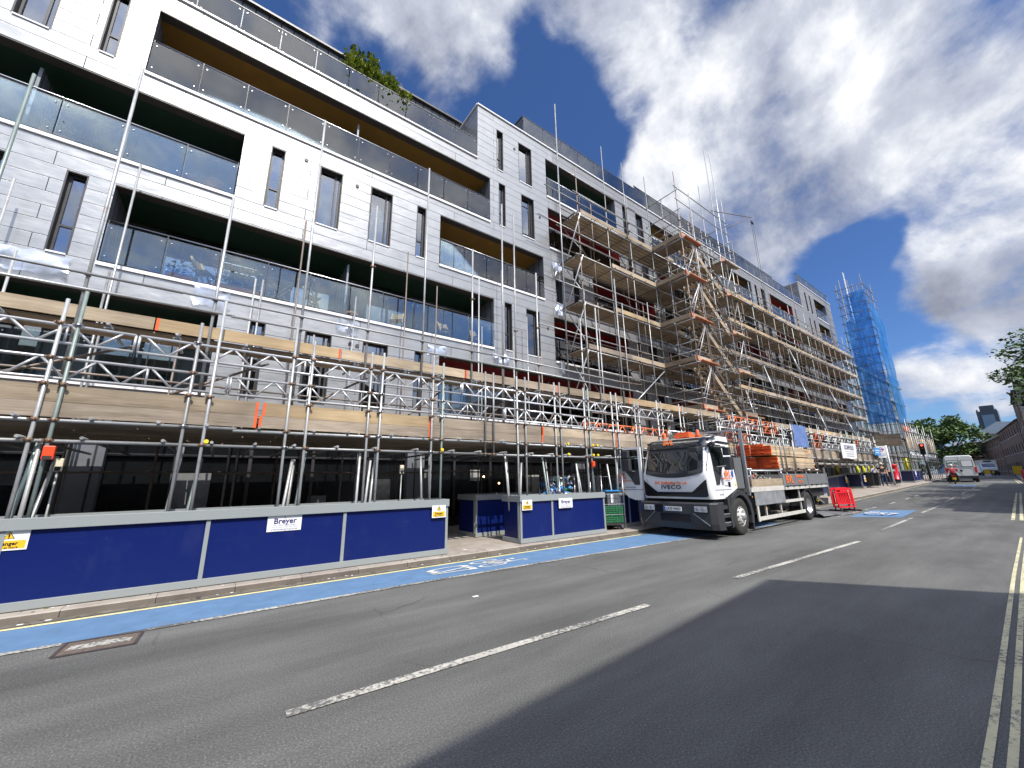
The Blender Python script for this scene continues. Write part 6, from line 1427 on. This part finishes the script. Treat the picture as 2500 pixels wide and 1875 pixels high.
# local: x forward, y to the left; rear face at x=0; van occupies y 0..-1.95
b=MB().mat('van_white'); VW=1.95
def sec(x,zb,zt,ins_): return [(x,-.02,zb),(x,0,1.0),(x,-.03-ins_*.3,1.5),(x,-.10-ins_,zt-.12),(x,-.22-ins_,zt),(x,-VW+.22+ins_,zt),(x,-VW+.10+ins_,zt-.12),(x,-VW+.03+ins_*.3,1.5),(x,-VW,1.0),(x,-VW+.02,zb)]
sx_=[sec(0,.42,2.36,.03),sec(.06,.40,2.42,.02),(sec(3.6,.4,2.46,.0)),sec(4.15,.4,2.30,.05),sec(4.7,.4,1.35,.08),sec(5.3,.4,1.05,.12)]
for a,c in zip(sx_,sx_[1:]):
    for j in range(9): b.face([a[j],c[j],c[j+1],a[j+1]],False)
b.face(sx_[0]); b.face(sx_[-1][::-1]); lc(b,'body',van)
lc(MB().mat('windscreen').box(-.012,-.002,-.90,-.16,1.38,2.0).box(-.012,-.002,-VW+.16,-VW+.90,1.38,2.0),'rear_window',van)
lc(MB().mat('van_white').box(-.022,-.0125,-.88,-.2,1.42,1.96).mat('white').box(-.024,-.0225,-VW+.20,-VW+.86,1.42,1.96),'window_film',van)
lc(MB().mat('sign_grey').box(-.014,-.004,-VW/2-.008,-VW/2+.008,.6,2.3).box(-.014,-.004,-VW+.12,-.12,1.25,1.262),'door_seam',van)
lc(MB().mat('plastic_dark').box(-.10,.1,-VW+.02,-.02,.36,.58),'bumper',van)
for y in (-.06,-VW+.06): lc(MB().mat('lens_red').box(-.03,.12,y-.07,y+.07,.85,1.35),'tail_light',van)
lc(MB().mat('cap_yellow').box(-.03,-.022,-.62,-.2,.66,.76),'number_plate',van); lc(MB().mat('black_gloss').box(-.03,-.022,-VW/2-.1,-VW/2+.1,.98,1.1),'badge',van)
text('VITAL',.30,parent_world(van)@frame((-.03,-.54,1.72),(0,-1,0),(0,0,1)),'crate_green','lettering',van,.002,.006); text('SERVICES',.13,parent_world(van)@frame((-.03,-.5,1.50),(0,-1,0),(0,0,1)),'lens_red','lettering',van,.002,.003)
for x in (.75,4.3):
    for y in (-.22,-VW+.0): lc(MB().mat('rubber').lathe([(0,.0),(.20,.01),(.33,.0),(.34,.03),(.34,.19),(.32,.22),(0,.22)],(x,y,.34),'y',20),'wheel',van)
sc_=empty('scooter',(51.4,5.75,.715),'dark scooter with a yellow number plate just behind the white van','scooter',rz=R(97))
# local: forward -y
lc(MB().mat('rubber').lathe([(0,-.06),(.17,-.06),(.24,-.04),(.25,0),(.24,.04),(.17,.06),(0,.06)],(0,.62,.25),'x',18),'wheel',sc_); lc(MB().mat('rubber').lathe([(0,-.05),(.17,-.05),(.24,-.03),(.25,0),(.24,.03),(.17,.05),(0,.05)],(0,-.62,.25),'x',18),'wheel',sc_)
lc(MB().mat('black_gloss').prism([(-.14,.75,.62),(-.14,.2,.74),(-.14,-.1,.72),(-.14,-.15,.3),(-.14,.35,.28),(-.14,.6,.45)],(.28,0,0)).box(-.16,.16,-.5,-.1,.2,.3).prism([(-.2,-.5,.25),(-.2,-.62,.95),(-.2,-.55,.98),(-.2,-.42,.3)],(.4,0,0)),'body',sc_)
lc(MB().mat('jacket_red').box(-.12,.12,.7,.86,.62,.70),'tail_cowl',sc_); lc(MB().mat('lens_red').box(-.1,.1,.86,.88,.63,.69),'tail_light',sc_); lc(MB().mat('cap_yellow').box(-.12,.12,.80,.82,.36,.55),'number_plate',sc_); lc(MB().mat('dark_frame').tube((-.33,-.5,1.04),(.33,-.5,1.04),.018,8).tube((-.3,-.5,1.04),(-.34,-.52,1.22),.008,6).tube((.3,-.5,1.04),(.34,-.52,1.22),.008,6),'handlebar',sc_)
person((51.4,5.75,.715),R(97),'rider in a dark red and black jacket and pale helmet on the scooter','jacket_red','cloth_black','hair_dark',pose='ride',cap='van_white',bare=False)
lv=empty('box_van',(112.6,9.1,1.10),'small white box van coming down the far side of the street','van',rz=R(10))
# local: front at x=0 facing -x
lc(MB().mat('van_white').box(.9,5.2,-2.3,-.1,.55,2.75),'box_body',lv); lc(MB().mat('white').prism([(-.1,-2.1,.45),(1.0,-2.1,.45),(1.0,-2.1,2.2),(.75,-2.1,2.2),(.25,-2.1,1.45),(-.1,-2.1,1.25)],(0,1.8,0)),'cab',lv)
lc(MB().mat('windscreen').prism([(.215,-2.0,1.46),(.69,-2.0,2.12),(.68,-2.0,2.14),(.205,-2.0,1.48)],(0,1.6,0)),'windscreen',lv); lc(MB().mat('black_gloss').box(.85,.895,-1.7,-.7,2.42,2.62),'name_board',lv); lc(MB().mat('plastic_dark').box(-.16,-.02,-2.1,-.3,.35,.9),'bumper',lv); lc(MB().mat('cap_yellow').box(-.18,-.165,-1.6,-1.3,.4,.75),'notice_plate',lv)
for x in (.6,4.2):
    for y in (-2.25,-.35): lc(MB().mat('rubber').lathe([(0,0),(.34,.0),(.35,.2),(0,.2)],(x,y,.35),'y',16),'wheel',lv)
# ------------------------------------------------------------ traffic lights, bollards
mat('tl_red_on',(.9,.05,.02),.4)
emis('red_lamp',(1,.06,.03),3.)
def tlight(p,rz,label,lit,h=3.1):
    e=empty('traffic_light',p,label,'traffic light','traffic lights at the far crossing',rz)
    lc(MB().mat('dark_frame').tube((0,0,0),(0,0,h),.06,10),'pole',e); hd=lc(MB().mat('black_gloss').box(-.18,.18,-.16,.10,h-1.0,h+.05),'head',e); lc(MB().mat('white').box(-.27,.27,.101,.12,h-1.08,h+.13).box(-.27,-.2,-.02,.10,h-1.08,h+.13).box(.2,.27,-.02,.10,h-1.08,h+.13),'backing_board',e)
    for k,m in enumerate(['red_lamp' if lit else 'lens_red','lens_orange','crate_green']):
        o=MB().mat(m).lathe([(0,-.17),(.10,-.165),(.10,-.16)],(0,0,h-.14-.33*k),'y',14).build('lens',None); o.parent=hd
        o=MB().mat('black_gloss').lathe([(.125,-.16),(.125,-.30)],(0,0,h-.14-.33*k),'y',12).build('hood',None); o.parent=hd
tlight((57.6,8.1,.95),R(-75),'traffic light showing red beside the farthest hoarding',True,3.6); tlight((64,8.9,1.05),R(100),'traffic light turned away, right of the red one',False,3.0)
mat('bol_yellow',(.80,.50,.02),.5)
e=empty('keep_left_bollard',(94.9,7.0,1.07),'yellow bollard in the road in front of the far box van','bollard'); lc(MB().mat('bol_yellow').box(-.2,.2,-.3,.3,.35,1.0),'shell',e); lc(MB().mat('white').box(-.2,.2,-.3,.3,.0,.345),'base',e)
e=empty('road_works_sign',(84.5,3.75,1.05),'yellow sign board near the right edge of the photo','sign'); lc(MB().mat('bol_yellow').box(-.03,.03,-.55,.25,.30,1.35),'plate',e); lc(MB().mat('dark_frame').box(-.03,.03,-.5,-.45,0,.3).box(-.03,.03,.15,.2,0,.3),'leg',e)
e=empty('red_bollard',(42.6,1.62,.70),'dull red post cut by the right edge of the photo','bollard'); lc(MB().mat('post_red').tube((0,0,0),(0,0,1.05),.10,12),'post',e)
# small furniture and clutter on the balconies
mat('terracotta',(.42,.17,.09),.8,0,.15); mat('chair_wood',(.45,.30,.14),.7)
def pot(x,y,z,r,h,label,plant=0):
    e=empty('plant_pot',(x,y,z),label,'plant pot','terracotta pots on the balconies'); lc(MB().mat('terracotta').lathe([(0,.0),(r*.7,.0),(r*.92,h*.8),(r,h*.8),(r*1.05,h),(r*.92,h),(r*.88,h*.9),(0,h*.9)],n=18),'pot',e)
    if plant: leafclump('foliage',lambda q:(x+q.gauss(0,r*.5),y+q.gauss(0,r*.5),z+h+abs(q.gauss(0,plant*.5))),int(120),.10,['leaf_c','leaf_dry','leaf_b'],e,int(x*10)+5)
pot(-1.75,13.1,9.79,.22,.36,'terracotta pot, left one of two behind the top-left green balcony glass'); pot(-1.15,13.0,9.79,.25,.40,'wide terracotta pot near the right end of the upper green balcony'); pot(5.9,13.0,12.68,.12,.22,'small pot with a green shrub on the yellow balcony',.2); pot(3.05,13.4,6.86,.2,.4,'squat red pot behind the divider screen of the long green balcony')
def trough(x0,x1,y,z,label,n=200,hh=.18):
    e=empty('planter_trough',((x0+x1)/2,y,z),label,'planter','long planter troughs on balconies'); MB().mat('terracotta').box(x0,x1,y-.11,y+.11,z,z+.2).build('trough',e)
    leafclump('foliage',lambda q:(q.uniform(x0,x1),y+q.gauss(0,.07),z+.2+abs(q.gauss(0,hh))),n,.10,['leaf_dry','leaf_dry','leaf_c'],e,int(x0*7)+30)
trough(-4.5,-3.9,12.95,9.79,'planter trough with dry flowers behind the upper-left green balcony glass'); trough(-1.75,-1.2,12.9,6.86,'planter trough beside the folding chair on the long green balcony',80); trough(-.75,.35,12.9,6.86,'planter trough with straggly dry stems on the long green balcony',420,.35)
def chair(x,y,z,rz,label):
    e=empty('folding_chair',(x,y,z),label,'chair','folding chairs on the balconies',rz)
    lc(MB().mat('chair_wood').beam((-.2,-.2,.02),(-.2,.25,.85),.03,.05).beam((.2,-.2,.02),(.2,.25,.85),.03,.05).beam((-.2,.22,.02),(-.2,-.2,.45),.03,.04).beam((.2,.22,.02),(.2,-.2,.45),.03,.04),'frame',e)
    b=MB().mat('chair_wood')
    for k in range(5): b.box(-.2,.2,-.2+k*.08,-.14+k*.08,.44,.455)
    lc(b,'seat',e); b=MB().mat('chair_wood')
    for k in range(4): b.beam((-.2,.16+.02*k*1.2,.55+k*.08),(.2,.16+.02*k*1.2,.55+k*.08),.015,.05)
    lc(b,'backrest',e)
chair(-1.0,13.0,6.86,R(60),'wooden folding chair near the left end of the long green balcony'); chair(1.75,13.0,6.86,R(100),'wooden chair half way along the long green balcony')
chair(4.6,13.3,6.86,R(-30),'chair by the right half of the long green balcony'); chair(6.5,13.2,6.86,R(10),'pale chair near the right end of the long green balcony, left one'); chair(7.9,13.2,6.86,R(20),'pale chair at the right end of the long green balcony')
def table(x,y,z,label):
    e=empty('folding_table',(x,y,z),label,'table','cross-legged tables on the balconies'); b=MB().mat('chair_wood')
    for k in range(9): b.box(-.35+k*.078,-.285+k*.078,-.25,.25,.70,.72)
    lc(b,'top',e)
    for y0 in (-.2,.2): lc(MB().mat('chair_wood').beam((-.3,y0,.0),(.3,y0,.70),.03,.04),'leg',e); lc(MB().mat('chair_wood').beam((.3,y0+.03,.0),(-.3,y0+.03,.70),.03,.04),'leg',e)
table(.85,13.05,6.86,'slatted cross-legged table on the long green balcony'); table(-.75,13.05,12.68,'cross-legged table behind the left end of the yellow balcony glass')
def airer(x,y,z,label):
    e=empty('clothes_airer',(x,y,z),label,'airer','clothes airers on the balconies'); b=MB().mat('handrail')
    for zz in (.45,.95): 
        b.box(-.4,.4,-.25,-.24,zz,zz+.015).box(-.4,.4,.25,.26,zz,zz+.015)
        for k in range(9): b.box(-.4+k*.1,-.39+k*.1,-.25,.25,zz,zz+.01)
    for xx in (-.4,.4): b.beam((xx,-.25,0),(xx,.25,.96),.012,.012).beam((xx,.25,0),(xx,-.25,.96),.012,.012)
    lc(b,'rack',e)
airer(3.6,13.15,12.68,'wire clothes airer on the yellow balcony'); airer(-.2,13.3,6.86,'wire clothes airer behind the straggly planter'); airer(9.5,13.3,9.79,'wire clothes airer on the short yellow balcony')
e=empty('white_stand',(2.25,13.05,12.68),'white framed stand with a green card by the divider on the yellow balcony','stand'); lc(MB().mat('white').box(-.2,-.17,-.02,.02,0,.95).box(.17,.2,-.02,.02,0,.95).box(-.17,.17,-.02,.02,.92,.95),'frame',e); lc(MB().mat('crate_green').box(-.16,.16,-.01,.01,.35,.7),'card',e)
e=empty('blue_bag',(2.95,12.95,12.68),'bright blue bag on the yellow balcony floor','bag'); lc(MB().mat('plastic_blue').lathe([(0,0),(.18,.02),(.22,.12),(.15,.26),(.05,.33),(0,.34)],n=10),'bag',e)
e=empty('round_table',(-.35,13.4,15.6),'round table top tipped on its side behind the terrace glass','table'); lc(MB().mat('bin_grey').tube((0,0,.45),(0.05,.06,.46),.42,24),'top',e)
# ------------------------------------------------------------ corner block, opposite houses, trees and skyline
mat('brick_win',(.70,.70,.68),.5); mat('roof_slate',(.045,.042,.048),.8,0,.2,2); mat('roof_metal',(.42,.47,.50),.45,.3,.1); mat('panel_pale',(.40,.40,.36),.7); mat('stone_white',(.50,.48,.43),.8,0,.15)
brickmat('brick_brown',(.23,.135,.09),(.18,.105,.075),(.2,.17,.14),scale=1.6); brickmat('brick_red',(.22,.085,.05),(.17,.065,.04),(.2,.17,.15),scale=1.4); brickmat('brick_yellow',(.30,.22,.13),(.24,.17,.10),(.2,.18,.15),scale=1.4)
mat('tower_glass',(.050,.062,.085),.35,.2,.12,.02); mat('tower_blue',(.12,.19,.27),.3,.2,.1,.03); mat('green_glass',(.045,.075,.075),.08,0,.2,.3,spec=.8)
def house(p0,p1,dep,z0,h,storeys,bays,label,wallm='brick_brown',roof=1.6,rm='roof_slate',winw=1.1,side='l',gable=True,group=None,cat='house',name='brick_house',eave=.25):
    # facade along p0->p1 ; depth goes to the right-hand side when walking from p0 to p1
    p0=Vector((p0[0],p0[1],z0));p1=Vector((p1[0],p1[1],z0)); w=(p1-p0).length; rz=math.atan2(p1.y-p0.y,p1.x-p0.x)
    e=empty(name,p0,label,cat,group,rz)
    holes=[]; sh=h/storeys; bw=w/bays
    for i in range(bays):
        for j in range(storeys):
            c=bw*(i+.5); holes.append((c-winw/2,c+winw/2,j*sh+.9,j*sh+.9+sh*.48))
    b=wallsheet(0,w,0,h,holes,wallm,'wall',y=0)
    b.face([(0,0,0),(0,0,h),(0,-dep,h),(0,-dep,0)]); b.face([(w,0,0),(w,-dep,0),(w,-dep,h),(w,0,h)]); b.face([(0,-dep,0),(0,-dep,h),(w,-dep,h),(w,-dep,0)])
    if roof>0 and gable:
        b.face([(0,0,h),(0,-dep/2,h+roof),(0,-dep,h)]); b.face([(w,0,h),(w,-dep,h),(w,-dep/2,h+roof)])
    lc(b,'wall',e)
    r=MB().mat(rm)
    if roof>0: r.prism([(-.2,eave,h-.1),(-.2,-dep/2,h+roof),(-.2,-dep-eave,h-.1),(-.2,-dep-eave,h+.05),(-.2,-dep/2,h+roof+.18),(-.2,eave,h+.05)],(w+.4,0,0))
    else: r.box(-.15,w+.15,-dep-.1,.15,h+.002,h+.25)
    ro=lc(r,'roof',e)
    if roof>0: q=MB().mat(wallm).box(w*.3,w*.3+1,-dep/2-.3,-dep/2+.3,h+roof*.6,h+roof+1.2).build('chimney',None); q.parent=ro
    for (a,c,f,g) in holes:
        f_=MB().mat('brick_win').box(a,c,-.14,-.08,f,f+.09).box(a,c,-.14,-.08,g-.09,g).box(a,a+.09,-.14,-.08,f+.09,g-.09).box(c-.09,c,-.14,-.08,f+.09,g-.09).box((a+c)/2-.04,(a+c)/2+.04,-.14,-.08,f+.09,g-.09).box(a-.1,c+.1,-.02,.06,f-.1,f-.001)
        o=lc(f_,'window',e); q=MB().mat('windscreen').box(a+.09,c-.09,-.13,-.11,f+.09,g-.09).build('pane',None); q.parent=o
        if (int(a*7)+int(f))%3==0: q=MB().mat('curtain').box(a+.09,a+.4,-.105,-.10,f+.09,g-.09).build('curtain',None); q.parent=o
    return e
HS='brick houses on the opposite side up the street'
house((101,2.9),(134,6.9),9,1.05,8.6,3,9,'brown brick house row with slate roof behind the box van',roof=2.2,group=HS)
house((134.5,7.0),(176,13.6),9,1.05,7.9,3,10,'farther brown brick row with slate roof, left of the nearer row',roof=2.0,group=HS)
house((84.5,2.0),(100.5,2.8),9,1.05,11.0,4,5,'tall brown brick house with tall sash windows, nearest of the far row',roof=0,group=HS)
house((66,1.25),(84,1.85),10,1.0,9.5,3,6,'pale stone-faced building cut by the right edge of the photo',wallm='stone_white',roof=0,cat='building',name='stone_building')
house((188,16),(226,22.5),14,1.1,9.5,3,8,'flat-roofed brick building with a pale top storey by the big tree',roof=0,cat='building',name='brick_building',wallm='brick_red')
e=empty('roof_pavilion',(195,8,11),'pale metal roof block rising above the brick row','building'); MB().mat('panel_pale').box(186,203,3,13,1,12.8).build('wall',e); r_=MB().mat('roof_metal').prism([(184,14,12.8),(184,2,12.8),(184,2,15.5),(184,9,16.2)],(20,0,0)).build('roof',e)
e=empty('roof_pavilion',(229,18,11),'white fascia block left of the pale metal roof','building'); MB().mat('white').box(225,238,14,23,10.6,13.2).build('fascia',e); MB().mat('brick_brown').box(226,237,14.5,22.5,1,10.599).build('wall',e)
# corner block of glass and dark metal past the netted scaffold
e=empty('corner_building',(84,18,1),'dark glass corner building past the blue netting','building')
b=MB().mat('green_glass').box(60.5,90,13.6,26,1,15.4); b.build('glazed_wall',e)
for z in (4.2,7.0,9.8,12.6,15.4): MB().mat('zinc_far').box(60.3,90.4,13.3,13.6,z-.2,z+.15).box(90.001,90.4,13.6,26,z-.2,z+.15).build('floor_band',e)
b=MB().mat('white_trim')
for k in range(12): b.box(60.5+k*2.6,60.62+k*2.6,13.45,13.599,1,15.2)
b.build('mullion',e,kind='stuff')
MB().mat('balustrade_glass').box(60.4,90.2,13.4,13.42,15.6,16.7).build('balustrade',e)
e=empty('distant_tower',(1398,80,0),'dark slate office tower with a raised middle on the skyline','tower')
b=MB().mat('tower_glass'); b.box(1383,1420,62,93,0,137); b.box(1388,1416,66,87,137.002,149.5); b.build('shaft',e); 
b=MB().mat('tower_blue').box(1381.5,1382.99,68,86,60,128)
b.build('lighter_bay',e)
b=MB().mat('tower_glass'); b.box(1384,1386,90,92.5,137.01,141).box(1384,1386,62.5,65,137.01,140); b.build('corner_mast',e)
e=empty('distant_block',(872,109,0),'pale blue glass office block half hidden by the big tree','building'); MB().mat('tower_blue').box(866,885,98,112,0,58).build('shaft',e)
# trees
mat('bark',(.09,.07,.05),.9,0,.3,12,.5,30)
mat('tleaf_a',(.07,.13,.028),.6,0,.3,2); mat('tleaf_b',(.12,.18,.035),.6,0,.3,2); mat('tleaf_c',(.035,.07,.018),.6,0,.3,2)
def tree(x,y,z,h,rad,label,n=2600,size=.6,seed=1,trunk=.28,base=.32,group='street trees'):
    r=random.Random(seed); e=empty('tree',(x,y,z),label,'tree',group)
    b=MB().mat('bark').tube((x,y,z),(x+.2,y,z+h*.42),trunk,12,r2=trunk*.65)
    limbs=[]
    for k in range(9):
        a=k*2.4+r.random(); l=rad*r.uniform(.45,.9); s=Vector((x+.2,y,z+h*(.30+.018*k))); t=Vector((x+math.cos(a)*l,y+math.sin(a)*l,z+h*r.uniform(.55,.85))); m_=(s+t)/2+Vector((0,0,-.05*h)); b.tube(s,m_,trunk*.4,7,r2=trunk*.28); b.tube(m_,t,trunk*.28,6,r2=trunk*.1); limbs.append(t)
    b.build('trunk',e)
    cl=[]
    for k in range(30):
        a=r.random()*6.28; u=r.uniform(-1,1); rr=rad*(.55+.5*r.random())*math.sqrt(1-u*u*.8); cl.append((x+math.cos(a)*rr,y+math.sin(a)*rr,z+h*(base+(1-base)*.5)+u*h*(1-base)*.46,rad*r.uniform(.20,.36)))
    for t in limbs: cl.append((t.x,t.y,t.z,rad*.3))
    def f(q):
        c=q.choice(cl); d=Vector((q.gauss(0,1),q.gauss(0,1),q.gauss(0,1))).normalized()*c[3]*q.random()**.35
        return (c[0]+d.x,c[1]+d.y,c[2]+d.z*.7)
    leafclump('crown',f,n,size,['tleaf_a','tleaf_a','tleaf_b','tleaf_c'],e,seed)
    return e
G2='big trees at the bend of the street'
tree(159,17.5,1.05,15.5,7.2,'tallest broad tree at the bend of the street',9000,.75,3,.5,.12,G2)
tree(152,23,1.05,11.5,5.8,'lower round tree left of the tallest, at the bend',6000,.7,4,.4,.08,G2)
tree(150,30,1.05,10,6.5,'darker tree on the left flank of the group at the bend',4000,.8,6,.4,.05,G2)
tree(64,-2.3,.9,15.8,4.9,'street tree whose leaves enter at the right edge of the photo',6500,.34,7,.25,.42)
tree(29,-4.0,.1,9.5,3.6,'street tree out of frame on the opposite pavement',3600,.4,8); tree(36,-3.6,.4,10,3.8,'second street tree on the opposite pavement',3600,.4,9); tree(44,-3.3,.6,10,4.0,'third street tree on the opposite pavement',3600,.4,10)
# buildings behind the camera: the one whose roof throws the big shadow over the road
def flatblock(pts,z0,h,label,wallm):
    e=empty('brick_block',(pts[0][0],pts[0][1],z0),label,'building')
    b=MB().mat(wallm); n=len(pts)
    for k in range(n): a,c=pts[k],pts[(k+1)%n]; b.face([(a[0],a[1],z0),(c[0],c[1],z0),(c[0],c[1],z0+h),(a[0],a[1],z0+h)])
    b.mat('roof_slate').face([(p[0],p[1],z0+h) for p in pts]); b.build('wall',e)
    x=pts[0][0]+1.5
    while x<pts[1][0]-2:
        for z in (z0+1.0,z0+4.0,z0+7.0):
            if z+1.6<z0+h: w_=yy=pts[0][1]+(pts[1][1]-pts[0][1])*(x-pts[0][0])/(pts[1][0]-pts[0][0]); w_=MB().mat('brick_win').box(x,x+1.1,yy-.1,yy+.10,z,z+1.5).build('window',e); q=MB().mat('windscreen').box(x+.09,x+1.01,yy+.101,yy+.11,z+.09,z+1.41).build('pane',w_)
        x+=2.6
flatblock([(-26,-7.3),(6.83,-4.42),(11.9,-11.8),(11.9,-18),(-26,-18)],0,9.8,'yellow brick block behind the camera that shades the road','brick_yellow')
flatblock([(24.5,-5.3),(52,-4.2),(52,-18),(24.5,-18)],.0,11.0,'brick block on the opposite side beyond the side street','brick_red')
e=empty('shadow_post',(21.0,-2.2,.1),'lamp post on the opposite pavement beyond the side street','lamp post')  # added unseen post; its shadow stands in for that of an overhead wire
MB().mat('dark_frame').tube((21.0,-2.2,.1),(21.0,-2.2,8),.055,8).tube((21.0,-2.2,8),(21.0,-1.1,8.3),.04,8).build('pole',e)
